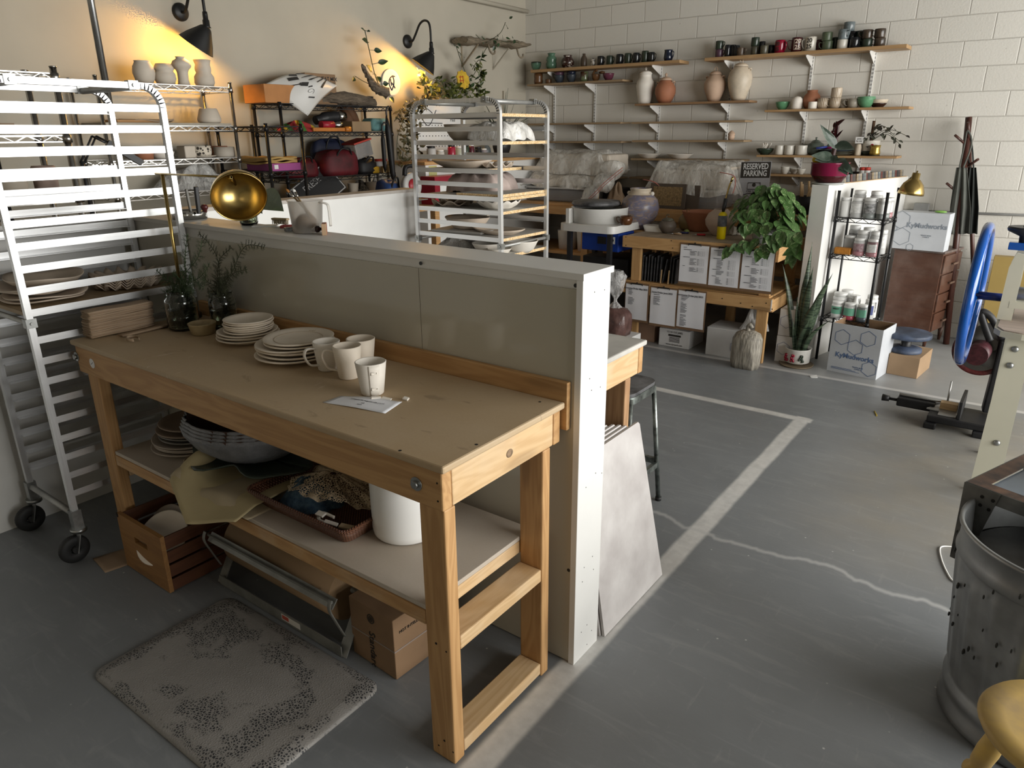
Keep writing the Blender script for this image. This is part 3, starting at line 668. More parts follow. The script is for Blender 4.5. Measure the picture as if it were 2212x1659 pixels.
def leaf_mat(name, col, col2, rough=0.35, scale=12.0, lo=0.45, hi=0.6):
    m, nt, ns, ln, b = _mat(name); co = coords(nt)
    c = mixc(nt, ramp(nt, noise(nt, co, scale, 6, 0.65, 0.8), [(lo, 0.0), (hi, 1.0)]), col, col2); lk(nt, c, b.inputs['Base Color'])
    b.inputs['Roughness'].default_value = rough; b.inputs['Subsurface Weight'].default_value = 0.0; return m
M_pothos = leaf_mat('pothos_green', (0.045, 0.11, 0.025), (0.09, 0.17, 0.05))
yv = 0.70
for k, (a, b_, w_, up, cr) in enumerate(((PY(565, 424, 0.70), PY(609, 452, 0.63), 0.115, (0.1, -0.7, 0.75), 0.05), (PY(557, 412, 0.72), PY(521, 397, 0.70), 0.055, (0, -0.6, 0.8), -0.05), (PY(549, 424, 0.70), PY(567, 462, 0.66), 0.062, (0.3, -0.9, 0.3), 0.0), (PY(541, 426, 0.71), PY(533, 448, 0.69), 0.060, (-0.2, -0.9, 0.4), 0.0))):
    mb = MB(); leaf(mb, a, b_, up, w_, 0.12, cr, 12); lf = mb.build('leaf', M_pothos, tj)
    MB().tube(bez([PJ+V((0, 0, 0.07)), PJ+V((0.0, -0.005, 0.13)), a.lerp(PJ+V((0, 0, 0.15)), 0.4), a], 6), 0.0018, 6).build('stem', M_pothos, tj)
solo(MB().box((0, 0, 0.0025), (0.11, 0.055, 0.005)), 'ceramic_tile', M_white, 'small flat white tile under the pothos jar on the half wall', 'tile', (-1.700, 0.742, capz(-1.7)), bevel=0.001).rotation_euler = (0, 0, 0.75)
solo(MB().box((0, 0, 0.006), (0.075, 0.045, 0.012)), 'sponge', mat('red_sponge', (0.55, 0.10, 0.10), 0.9, var=0.25, vscale=60, bmp=0.6, bscale=90), 'flat red sponge beside the grey metal bar on the half wall', 'sponge', PZ(626, 492, capz(-1.58)), bevel=0.003).rotation_euler = (0, 0, 0.6)
a, b_ = PZ(616, 500, 1.436), PZ(678, 494, 1.436)
solo(MB().beam(a+V((0, 0, 0.008)), b_+V((0.02, 0.0, 0.008)), 0.03, 0.017), 'metal_bar', mat('grey_metal_bar', (0.18, 0.18, 0.18), 0.35, 0.8, var=0.2, vscale=25), 'grey metal bar lying across the half wall by the pitcher', 'bar', bevel=0.002)
bp = PZ(634, 486, capz(-1.6)) + V((0, 0, 0.018)); bp.y = 0.775
bru = thing('scrub_brush', 'small wooden scrub brush with pale bristles on the half wall', 'brush', bp)
MB().box(bp+V((0, 0, 0.013)), (0.085, 0.022, 0.008), 0.25).build('block', mat('brush_wood', (0.45, 0.34, 0.2), 0.6), bru, bevel=0.002)
bs = MB()
for i in range(16):
    for j in range(3):
        p = bp+Matrix.Rotation(0.25, 3, 'Z') @ V((-0.038+i*0.005, -0.007+j*0.007, 0.009)); bs.tube([p, p+V((rnd.uniform(-.002,.002), rnd.uniform(-.003,.003), -0.018))], 0.002, 4)
bs.build('bristles', mat('bristle', (0.55, 0.48, 0.36), 0.8), bru); bru.location.z += 0.002
PP = V((-1.370, 0.715, capz(-1.37)))
tp = thing('measuring_pitcher', 'translucent plastic measuring pitcher holding brushes on the half wall', 'pitcher', PP, 0)
M_frost = mat('frosted_plastic', (0.80, 0.76, 0.70), 0.30, var=0.04, trans=0.75, ior=1.2, alpha=0.62)
def spout(a, i, r, z): return ((0.018*max(0, math.cos(a-PI*1.0))**8 if z > 0.11 else 0), 0)
MB().lathe([(0, 0.002), (0.056, 0.002), (0.060, 0.006), (0.071, 0.128), (0.075, 0.131), (0.073, 0.133), (0.069, 0.130), (0.058, 0.008), (0, 0.005)], 36, PP, wob=spout).build('body', M_frost, tp)
hp = [PP+V((0.066, 0.02, 0.125)), PP+V((0.098, 0.03, 0.120)), PP+V((0.106, 0.033, 0.10)), PP+V((0.108, 0.034, 0.03))]
MB().tube(bez(hp, 6), [0.008]*19, 10, flat=0.55).build('handle', M_frost, tp)
solo(MB().ball((0, 0, 0), 0.045, 20, 12, sc=(1, 0.9, 0.72)), 'sponge', mat('orange_sponge', (0.72, 0.38, 0.12), 0.9, var=0.2, vscale=50, bmp=0.5, bscale=120), 'round orange sponge inside the plastic pitcher', 'sponge', PP+V((-0.004, 0, 0.045)))
def brush(b, tip, m_h, m_b, label):
    b, tip = V(b), V(tip); t = thing('paint_brush', label, 'brush', b, 0, 'brushes in the pitcher'); d = (tip-b)
    MB().tube([b, b+d*0.35, b+d*0.72], [0.003, 0.0055, 0.004], 10).build('handle', m_h, t)
    MB().tube([b+d*0.72, b+d*0.86], [0.0045, 0.006], 10).build('ferrule', M_chrome, t)
    MB().tube([b+d*0.86, b+d*0.93, tip], [0.006, 0.008, 0.002], 10, flat=0.6).build('bristles', m_b, t)
brush(PP+V((0.035, 0.015, 0.055)), PY(617, 407, 0.700), mat('birch_handle', (0.62, 0.45, 0.25), 0.5), mat('amber_bristle', (0.45, 0.20, 0.05), 0.7), 'amber bristled wooden brush leaning out of the pitcher')
brush(PP+V((0.04, -0.01, 0.06)), PY(632, 407, 0.715), mat('birch_handle', (0.62, 0.45, 0.25), 0.5), mat('white_bristle', (0.75, 0.74, 0.70), 0.7), 'white bristled brush leaning out of the pitcher')
SB = PZ(697, 507, capz(-1.28)) + V((0, 0.012, 0))
ts = thing('wooden_stamp', 'small wooden block stamp with a dark knob in front of the pitcher', 'stamp', SB, -0.75)
MB().bx(-0.030, 0.030, -0.009, 0.009, 0, 0.046).build('block', mat('red_brown_block', (0.36, 0.13, 0.07), 0.5, var=0.15), ts, bevel=0.002, world=False)
MB().bx(0.0305, 0.036, -0.009, 0.009, 0, 0.046).build('face', mat('pale_block', (0.62, 0.42, 0.26), 0.6), ts, bevel=0.001, world=False)
MB().lathe([(0, 0), (0.006, 0), (0.006, 0.008), (0.013, 0.014), (0.014, 0.024), (0.008, 0.030), (0, 0.031)], 20, (-0.012, -0.009, 0.021), Matrix.Rotation(PI/2, 4, 'X')).build('knob', mat('dark_knob', (0.03, 0.012, 0.01), 0.2), ts, world=False)
M_grey_gl = mat('grey_glaze', (0.20, 0.185, 0.165), 0.35, var=0.12, vscale=6)
M_brown_gl = mat('brown_matt_glaze', (0.30, 0.235, 0.18), 0.5, var=0.15, vscale=4)
M_taupe = mat('taupe_glaze', (0.42, 0.36, 0.30), 0.4, var=0.1)
SH = 0.5365
for i, (r, z, m, h) in enumerate(((0.170, 0, M_taupe, .022), (0.168, .012, M_taupe, .022), (0.169, .022, M_taupe, .022), (0.167, .032, M_taupe, .022), (0.150, .050, M_grey_gl, .018), (0.148, .070, M_grey_gl, .016), (0.147, .078, M_brown_gl, .018), (0.142, .104, M_brown_gl, .016))):
    lab = ('topmost brown plate of the stack on the lower table shelf' if i == 7 else '%s plate, %s, of the plate stack on the lower table shelf' % ('large taupe' if i < 4 else ('dark grey' if m is M_grey_gl else 'brown'), ORD[i]))
    plate(-1.715+0.006*(i % 3), 0.262+0.005*((i*2) % 3), SH+z, r, h, lab, 'plate stack on the lower table shelf', m, seed=40+i, amp=0.015, t=0.006)
solo(MB().lathe(plate_prof(0.082, 0.030, 0.005, 0.5), 36, wob=wobble(2, 0.02, 1)), 'saucer', mat('tan_saucer', (0.48, 0.37, 0.24), 0.4), 'small tan saucer between the dark plates and the folded cloth', 'saucer', (-1.485, 0.175, SH))
def cloth_mat(name, c):
    m, nt, ns, ln, b = _mat(name); co = coords(nt)
    wv = noise(nt, coords(nt, (1, 1, 1)), 300, 2); c_ = mixc(nt, mth(nt, 'MULTIPLY', noise(nt, co, 4, 5), 0.7), c, tuple(x*0.6 for x in c)); lk(nt, c_, b.inputs['Base Color'])
    b.inputs['Roughness'].default_value = 0.9; bump(nt, b, wv, 0.2, 0.002); return m
M_canvas = cloth_mat('tan_canvas', (0.46, 0.38, 0.25)); M_canvas2 = cloth_mat('yellow_canvas', (0.52, 0.43, 0.24))
def cloth1(u, v):
    x = -1.455+0.50*u; y = 0.50-0.62*v; z = SH+0.010+0.012*math.sin(u*9+v*3)*(0.3+0.7*v)+0.02*math.sin(u*3.1)
    ed = 0.012
    if y < ed:
        over = ed-y; hang = min(over, 0.085*(0.35+0.65*math.sin(PI*min(1, 0.15+u))**1)*(1 if u < 0.55 else max(0.25, 1-(u-0.55)*1.8)))
        z = SH+0.012-hang+0.004*math.sin(u*16); y = ed-0.004-0.006*math.sin(u*12)**2-0.03*math.exp(-over*18)*0
    z += 0.055*math.exp(-((u-0.10)/0.12)**2)*math.exp(-((v-0.72)/0.18)**2)
    return V((x, y, z))
solo(MB().sheet(lambda u, v: cloth1(1-u, v), 44, 34, 0.003), 'canvas_cloth', M_canvas, 'frayed tan canvas cloth draped over the front edge of the lower table shelf', 'cloth')
def cloth2(u, v):
    x = -1.43+0.46*u; y = 0.50-0.50*v-0.10*(1-abs(u-0.55)*1.6)*v
    z = SH+0.030+0.010*math.sin(u*7+1)*v+0.030*math.exp(-((u-0.02)/0.10)**2)*math.exp(-((v-0.75)/0.2)**2)+0.012*math.sin(v*8+u*4)*0.4
    z += 0.060*math.exp(-((u-0.10)/0.12)**2)*math.exp(-((v-0.72)/0.18)**2)
    if y < 0.055: z -= (0.055-y)*0.35
    return V((x, y, z))
solo(MB().sheet(lambda u, v: cloth2(1-u, v), 40, 30, 0.003), 'canvas_cloth', M_canvas2, 'yellowish canvas cloth folded under the dark leaf dish on the lower shelf', 'cloth')
def leafdish(u, v):
    a = u*2*PI; r = (0.02+0.20*v)*(1+0.20*math.cos(3*a+0.5)*v+0.1*math.cos(7*a)*v); return V((-1.255+r*1.12*math.cos(a), 0.285+r*1.0*math.sin(a), SH+0.062+0.022*v*v+0.010*math.cos(5*a)*v))
solo(MB().sheet(leafdish, 48, 8, 0.006), 'leaf_dish', mat('dark_green_glaze', (0.045, 0.06, 0.045), 0.3, var=0.2), 'dark green wavy leaf dish beneath the nested grey bowls', 'dish')
BZ = SH+0.078
M_rustic = mat('rustic_grey_glaze', (0.24, 0.245, 0.26), 0.45, var=0.2, vscale=14, bmp=0.5, bscale=60)
M_rustic_in = mat('dark_brown_inside', (0.07, 0.035, 0.022), 0.5)
for i in range(4):
    r, h, z = 0.262-0.004*i, 0.150, BZ+0.0125*i
    pr = [(0, 0.0), (r*0.42, 0.0), (r*0.62, 0.022), (r*0.86, 0.075), (r*0.98, 0.130), (r, h), (r-0.006, h+0.002)]
    mb = MB().lathe(pr, 56, wob=lambda a, k, rr, zz: (0.006*math.sin(26*a)*(1 if k > 3 else 0.2)+0.005*math.sin(3*a+2), 0.003*math.sin(26*a) if k > 4 else 0))
    mb.lathe([(r-0.006, h+0.002), (r*0.94, 0.130), (r*0.82, 0.078), (r*0.58, 0.028), (0, 0.009)], 56, mi=1)
    solo(mb, 'serving_bowl', [M_rustic, M_rustic_in], ('outermost, lowest' if i == 0 else ('innermost, topmost' if i == 3 else ('second lowest' if i == 1 else 'third lowest')))+' of the nested rough grey serving bowls on the lower shelf', 'bowl', (-1.275+0.002*i, 0.288, z), 'nested grey bowls on the lower shelf')
def wicker_mat():
    m, nt, ns, ln, b = _mat('brown_wicker'); co = coords(nt)
    sep = ns.new('ShaderNodeSeparateXYZ'); ln.new(co, sep.inputs[0])
    s = mth(nt, 'ADD', sep.outputs[0], sep.outputs[1])
    st = mth(nt, 'SINE', mth(nt, 'MULTIPLY', s, 520.0)); rw = mth(nt, 'SINE', mth(nt, 'MULTIPLY_ADD', sep.outputs[2], 780.0, mth(nt, 'MULTIPLY', st, 1.5)))
    c = mixc(nt, mth(nt, 'MULTIPLY_ADD', rw, 0.5, 0.5), (0.05, 0.018, 0.010), (0.24, 0.105, 0.045)); c = mixc(nt, noise(nt, co, 30, 4), c, (0.10, 0.035, 0.02))
    lk(nt, c, b.inputs['Base Color']); b.inputs['Roughness'].default_value = 0.45; bump(nt, b, mth(nt, 'ADD', rw, st), 0.6, 0.004); return m
M_wick = wicker_mat()
WC = V((-0.785, 0.235, SH)); wt = thing('wicker_tray', 'dark brown wicker tray of lace scraps on the lower table shelf', 'tray', WC)
def rr_ring(hx, hy, z, rad=0.03, n=6):
    out = []
    for cx, cy, a0 in ((hx-rad, hy-rad, 0), (-hx+rad, hy-rad, PI/2), (-hx+rad, -hy+rad, PI), (hx-rad, -hy+rad, 1.5*PI)):
        for k in range(n+1): a = a0+k*PI/2/n; out.append(V((WC.x+cx+rad*math.cos(a), WC.y+cy+rad*math.sin(a), WC.z+z)))
    return out
def loft(mb, rings):
    n = len(rings[0]); vs = [p for r in rings for p in r]
    mb.add(vs, [(i*n+j, i*n+(j+1) % n, (i+1)*n+(j+1) % n, (i+1)*n+j) for i in range(len(rings)-1) for j in range(n)], True); return mb
wb = loft(MB(), [rr_ring(0.238, 0.128, 0.003), rr_ring(0.252, 0.142, 0.030), rr_ring(0.272, 0.162, 0.064), rr_ring(0.264, 0.154, 0.064), rr_ring(0.244, 0.134, 0.030), rr_ring(0.230, 0.120, 0.008)])
b0 = len(wb.v); wb.v += [tuple(p) for p in rr_ring(0.238, 0.128, 0.003)]; wb.f.append(list(range(b0, len(wb.v)))[::-1]); wb.sm.append(False); wb.mi.append(0)
b0 = len(wb.v); wb.v += [tuple(p) for p in rr_ring(0.231, 0.121, 0.0082)]; wb.f.append(list(range(b0, len(wb.v)))); wb.sm.append(False); wb.mi.append(0)
wb.build('tray_body', M_wick, wt)
MB().tube(rr_ring(0.268, 0.158, 0.065), 0.0075, 8, closed=True).build('rim', M_wick, wt)
def lump(cx, cy, rx, ry, h, seed, amp=0.3):
    rn = random.Random(seed); ph = [rn.random()*6 for _ in range(6)]
    def fn(u, v):
        a = u*2*PI; r = (1-v); q = 1+amp*0.25*(math.sin(3*a+ph[0])+math.sin(5*a+ph[1]))
        return V((cx+rx*r*q*math.cos(a), cy+ry*r*q*math.sin(a), SH+0.010+h*(1-r**2.2)*(1+amp*0.5*math.sin(4*a+ph[2]+6*v))+0.004*math.sin(9*a+12*v+ph[3])))
    return fn
M_bluel = mat('blue_lace', (0.018, 0.045, 0.085), 0.9, var=0.35, vscale=45, col2=(0.07, 0.12, 0.16), bmp=0.8, bscale=90)
solo(MB().sheet(lump(-0.875, 0.225, 0.125, 0.095, 0.085, 1), 40, 14), 'lace_cloth', M_bluel, 'crumpled dark blue lace cloth in the wicker tray', 'cloth')
def lace_mat():
    m, nt, ns, ln, b = _mat('cream_lace'); co = coords(nt)
    vo = ns.new('ShaderNodeTexVoronoi'); vo.feature = 'DISTANCE_TO_EDGE'; vo.inputs['Scale'].default_value = 115; ln.new(co, vo.inputs['Vector'])
    a = ramp(nt, vo.outputs['Distance'], [(0.10, 1.0), (0.16, 0.0)]); wide = ramp(nt, noise(nt, co, 16, 2), [(0.5, 0.0), (0.6, 0.8)])
    lk(nt, mth(nt, 'MAXIMUM', a, wide), b.inputs['Alpha']); b.inputs['Base Color'].default_value = (0.50, 0.40, 0.27, 1); b.inputs['Roughness'].default_value = 0.9; return m
def doily(u, v):
    a = u*2*PI; r = 0.012+0.165*v; x = -0.775+r*1.15*math.cos(a); y = 0.260+r*0.78*math.sin(a)
    z = SH+0.135-0.42*max(0, r-0.035)*(0.8+0.4*math.sin(2*a+1))+0.010*math.sin(6*a)*v+0.006*math.sin(17*a)*v
    return V((x+0.004*math.sin(23*a)*v, y, max(z, SH+0.030)))
solo(MB().sheet(doily, 80, 16), 'lace_doily', lace_mat(), 'cream crocheted lace doily draped over the blue cloth in the tray', 'doily')
pzs = lambda u, v, z: PZ(u, v, z)
for k, (u, v, d, rz, rx, lab) in enumerate(((755, 1135, (0.075, 0.022, 0.010), 0.32, 0.1, 'pale wooden clothes peg at the near corner of the wicker tray'), (715, 1128, (0.055, 0.014, 0.006), 0.2, 0.5, 'flat white clay test strip standing in the wicker tray'),
      (693, 1112, (0.035, 0.022, 0.008), 0.1, 0.25, 'small white clay tile against the doily in the tray'))):
    p = pzs(u, v, SH+0.045); o = solo(MB().box((0, 0, 0), d), 'clay_piece' if k else 'clothes_peg', M_bisque2 if k else mat('peg_wood', (0.66, 0.53, 0.35), 0.6), lab, 'clay piece' if k else 'peg', (p.x, p.y, SH+0.036+0.006*k), bevel=0.002); o.rotation_euler = (rx, 0.05, rz)
p = pzs(705, 1122, SH+0.045)
solo(MB().tube(bez([(0.05, 0.0, 0.006), (-0.02, -0.012, 0.008), (-0.042, 0.0, 0.012), (-0.03, 0.012, 0.022), (0.02, 0.016, 0.02)], 6), 0.006, 8, flat=0.5), 'clay_loop', M_bisque2, 'bent white clay strip forming a loop in the wicker tray', 'clay piece', (p.x-0.01, p.y+0.01, SH+0.024))
bk = thing('white_bucket', 'tall white plastic bucket on the lower shelf near the front leg', 'bucket', (-0.452, 0.297, SH))
MB().lathe([(0, 0.004), (0.100, 0.004), (0.105, 0.0), (0.114, 0.010), (0.117, 0.03), (0.118, 0.26), (0.116, 0.268), (0.113, 0.28), (0.095, 0.284), (0, 0.284)], 48).build('body', mat('white_plastic', (0.82, 0.82, 0.80), 0.28, var=0.02), bk, world=False)
MB().lathe([(0.098, 0.284), (0.10, 0.30), (0.098, 0.310), (0, 0.312)], 40).build('lid', mat('white_plastic', (0.82, 0.82, 0.80), 0.28, var=0.02), bk, world=False)
M_crate = wood('crate_wood', (0.36, 0.185, 0.055), (0.22, 0.10, 0.03), 'y'); M_crate_z = wood('crate_wood', (0.36, 0.185, 0.055), (0.22, 0.10, 0.03), 'x'); M_slat = wood('crate_slat', (0.13, 0.05, 0.022), (0.07, 0.025, 0.012), 'y', 0.4)
cr = thing('wooden_crate', 'orange-brown wooden crate with a hand slot, holding plates under the table', 'crate', (-1.735, 0.2, 0))
CX0, CX1, CY0, CY1, CH = -1.917, -1.556, -0.033, 0.42, 0.270
def crate_end(y0, y1):
    mb = MB(); sx0, sx1, sz0, sz1 = -1.79, -1.685, 0.165, 0.193
    mb.bx(CX0, sx0, y0, y1, 0.004, CH); mb.bx(sx1, CX1, y0, y1, 0.004, CH); mb.bx(sx0, sx1, y0, y1, 0.004, sz0); mb.bx(sx0, sx1, y0, y1, sz1, CH); return mb
crate_end(CY0, CY0+0.018).build('end_panel', M_crate_z, cr); crate_end(CY1-0.018, CY1).build('end_panel', M_crate_z, cr)
for x in (CX0+0.001, CX1-0.011):
    for k, (z0, z1) in enumerate(((0.006, 0.060), (0.072, 0.126), (0.138, 0.192), (0.204, 0.262))):
        MB().bx(x, x+0.010, CY0+0.019, CY1-0.019, z0, z1).build('side_slat', M_slat, cr, bevel=0.001)
MB().bx(CX0+0.012, CX1-0.012, CY0+0.019, CY1-0.019, 0.006, 0.014).build('bottom', M_slat, cr)
hp_ = PY(253, 1112, CY0-0.0006); MB().ball(hp_, 0.012, 10, 6, sc=(0.7, 0.05, 1.1)).build('heart_cutout', M_dark, cr)
for i in range(4):
    solo(MB().lathe([(0, 0), (0.05, 0), (0.088, 0.035), (0.094, 0.052), (0.090, 0.053), (0.084, 0.037), (0.048, 0.006), (0, 0.006)], 36, wob=wobble(2, 0.015, i)), 'plate_bowl', M_taupe if i < 3 else mat('pink_brown_glaze', (0.33, 0.24, 0.21), 0.4), ('topmost' if i == 3 else ORD[i])+' shallow bowl of the stack inside the wooden crate', 'bowl', (-1.672, 0.292, 0.0145+0.11+0.016*i), 'bowl stack in the crate')
solo(MB().lathe([(0, 0), (0.085, 0), (0.09, 0.004), (0.09, 0.106), (0.08, 0.109), (0, 0.109)], 30), 'crock', M_taupe, 'taupe crock beneath the bowl stack in the crate', 'crock', (-1.672, 0.292, 0.0145))
def tilted_plate(c, r, rx, rz, label, m):
    t = solo(MB().lathe(plate_prof(r, 0.018, 0.006), 40, wob=wobble(2, 0.015, 2)), 'plate', m, label, 'plate', c, 'plates leaning in the crate'); t.rotation_euler = (rx, 0, rz)
tilted_plate((-1.715, 0.060, 0.165), 0.125, 0.75, 0.25, 'cream plate leaning at the front of the wooden crate', M_bisque)
tilted_plate((-1.800, 0.120, 0.150), 0.115, 0.85, 0.1, 'taupe plate leaning behind the cream one in the crate', M_taupe)
solo(MB().sheet(lambda u, v: V((-2.10+0.16*u+0.04*v, -0.10+0.16*v-0.02*u, 0.0025+0.002*math.sin(u*4)+0.003*v*u)), 8, 8, 0.0015), 'cardboard_scrap', M_kraft, 'torn brown cardboard scrap on the floor by the rack wheel', 'cardboard')
M_galv = mat('grey_enamel', (0.27, 0.27, 0.245), 0.45, 0.25, var=0.18, vscale=10)
rs = thing('paper_cutter_stand', 'grey metal stand holding a wide roll of brown kraft paper under the table', 'paper cutter', (-1.05, 0.25, 0))
RX0, RX1 = -1.447, -0.668
for x in (RX0, RX1):
    mb = MB()
    for s in (-1,):
        mb.beam((x, 0.135, 0.006), (x, 0.255, 0.205), 0.004, 0.045, up=(1, 0, 0)); mb.beam((x, 0.255, 0.205), (x, 0.375, 0.006), 0.004, 0.045, up=(1, 0, 0))
    mb.build('side_frame', M_galv, rs)
MB().bx(RX0, RX1, 0.132, 0.136, 0.003, 0.048).bx(RX0, RX1, 0.136, 0.165, 0.003, 0.006).build('base_rail', M_galv, rs)
MB().bx(RX0, RX1, 0.372, 0.376, 0.003, 0.048).build('base_rail', M_galv, rs)
RR = 0.118; RCz = 0.196
MB().tube([(RX0+0.05, 0.262, RCz), (RX1-0.065, 0.262, RCz)], RR, 44).build('paper_roll', mat('kraft_roll', (0.26, 0.165, 0.085), 0.75, var=0.08, vscale=3), rs)
MB().cyl((RX0, 0.262, RCz), (RX1, 0.262, RCz), 0.012, n=14).build('axle', M_galv, rs)
MB().beam((RX0+0.0, 0.122, 0.242), (RX1+0.005, 0.122, 0.242), 0.040, 0.005, up=(0, -0.75, 0.66)).beam((RX0, 0.112, 0.256), (RX1+0.005, 0.112, 0.256), 0.006, 0.010).build('cutter_bar', M_galv, rs)
for x in (RX0-0.004, RX1+0.006):
    MB().tube(bez([(x, 0.105, 0.272), (x, 0.095, 0.235), (x, 0.120, 0.165), (x, 0.150, 0.090)], 6), 0.010, 8, flat=0.35).build('cutter_arm', M_galv, rs)
lb = MB().bx(-1.02, -0.905, 0.1312, 0.1318, 0.014, 0.040).build('label', mat('label_cream', (0.66, 0.63, 0.58), 0.6, var=0), rs)
MB().bx(-1.015, -0.975, 0.1304, 0.1312, 0.020, 0.037).build('red_logo', mat('logo_red', (0.45, 0.08, 0.05), 0.6, var=0), lb)
M_card = mat('brown_cardboard', (0.27, 0.165, 0.09), 0.8, var=0.1, vscale=5); M_print = mat('print_black', (0.03, 0.025, 0.02), 0.7, var=0)
bx_ = thing('cardboard_box', 'brown cardboard box with a round target logo next to the paper roll', 'box', (-0.53, 0.31, 0))
a_ = Matrix.Translation((-0.42, 0.168, 0)) @ Matrix.Rotation(-0.05, 4, 'Z'); TMb = a_
def inb(mb): mb.v = [tuple(a_ @ V(p)) for p in mb.v]; return mb
inb(MB().bx(-0.236, 0, 0, 0.30, 0.002, 0.118)).build('box_bottom', M_card, bx_, bevel=0.003)
inb(MB().bx(-0.236, 0, 0, 0.30, 0.121, 0.250)).build('box_top', M_card, bx_, bevel=0.003)
inb(MB().bx(-0.237, 0.001, -0.0005, 0.301, 0.1165, 0.1225)).build('seam_tape', mat('clear_tape', (0.30, 0.24, 0.2), 0.15, var=0), bx_)
fr = a_ @ frame((-0.118, -0.002, 0.10), (0, 0, -1), (0, -1, 0))
text('lettering', 'Standard', 0.045, fr @ Matrix.Translation((0.03, 0, 0)), M_print, bx_)
tg = MB()
for r0, r1 in ((0.019, 0.015), (0.011, 0.007)):
    tg.lathe([(r1, 0), (r0, 0), (r0, 0.0006), (r1, 0.0006), (r1, 0)], 28, M=a_ @ frame((-0.118, -0.0015, 0.205), (1, 0, 0), (0, -1, 0)))
tg.lathe([(0.004, 0), (0.004, 0.0006), (0, 0.0006)], 16, M=a_ @ frame((-0.118, -0.0015, 0.205), (1, 0, 0), (0, -1, 0)))
tg.build('target_logo', M_print, bx_)
tg = MB(); fr2 = a_ @ frame((0.0015, 0.215, 0.085), (0, 1, 0), (1, 0, 0))
for r0, r1 in ((0.026, 0.020), (0.014, 0.009)): tg.lathe([(r1, 0), (r0, 0), (r0, 0.0006), (r1, 0.0006), (r1, 0)], 28, M=fr2)
tg.build('target_logo', M_print, bx_)
text('lettering', 'HOT INTELLIGENCE .COM', 0.016, a_ @ frame((0.0018, 0.12, 0.19), (0, 1, 0), (1, 0, 0)), M_print, bx_)
def mat_rubber():
    m, nt, ns, ln, b = _mat('worn_rubber'); co = coords(nt)
    vo = ns.new('ShaderNodeTexVoronoi'); vo.inputs['Scale'].default_value = 105; vo.feature = 'DISTANCE_TO_EDGE'; ln.new(coords(nt, (1, 1, 0.2)), vo.inputs['Vector'])
    cells = ramp(nt, vo.outputs['Distance'], [(0.10, 0.0), (0.22, 1.0)])
    mask = noise(nt, co, 5.5, 6, 0.62, 0.4); sep = ns.new('ShaderNodeSeparateXYZ'); ln.new(co, sep.inputs[0])
    ex = mth(nt, 'ABSOLUTE', sep.outputs[0]); ey = mth(nt, 'ABSOLUTE', sep.outputs[1])
    ring = ramp(nt, mth(nt, 'MAXIMUM', mth(nt, 'DIVIDE', ex, 0.45), mth(nt, 'DIVIDE', ey, 0.28)), [(0.35, 0.0), (0.62, 0.14), (0.8, 0.0), (0.92, 0.16), (1.0, 0.1)])
    mk = ramp(nt, mth(nt, 'ADD', mask, ring), [(0.56, 0.0), (0.62, 1.0)])
    c = mixc(nt, noise(nt, co, 7, 5), (0.20, 0.19, 0.175), (0.30, 0.285, 0.265))
    c = mixc(nt, mth(nt, 'MULTIPLY', mk, cells), c, (0.035, 0.036, 0.038)); lk(nt, c, b.inputs['Base Color']); b.inputs['Roughness'].default_value = 0.55
    bump(nt, b, vo.outputs['Distance'], 0.5, 0.003); return m
mm = MB(); cx, cy = 0, 0
rings = []
for hx, hy, z, rad in ((0.452, 0.281, 0.0, 0.05), (0.452, 0.281, 0.006, 0.05), (0.440, 0.269, 0.012, 0.045), (0.405, 0.234, 0.019, 0.03)):
    out = []
    for qx, qy, a0 in ((hx-rad, hy-rad, 0), (-hx+rad, hy-rad, PI/2), (-hx+rad, -hy+rad, PI), (hx-rad, -hy+rad, 1.5*PI)):
        for k in range(8): a = a0+k*PI/2/7; out.append(V((qx+rad*math.cos(a), qy+rad*math.sin(a), z)))
    rings.append(out)
loft(mm, rings); b0 = len(mm.v)-len(rings[-1]); mm.f.append(list(range(b0, len(mm.v)))); mm.sm.append(False); mm.mi.append(0)
o = solo(mm, 'floor_mat', mat_rubber(), 'worn grey anti-fatigue floor mat in front of the work table', 'mat', (-0.882, -0.172, 0.001)); o.rotation_euler = (0, 0, 0.012)

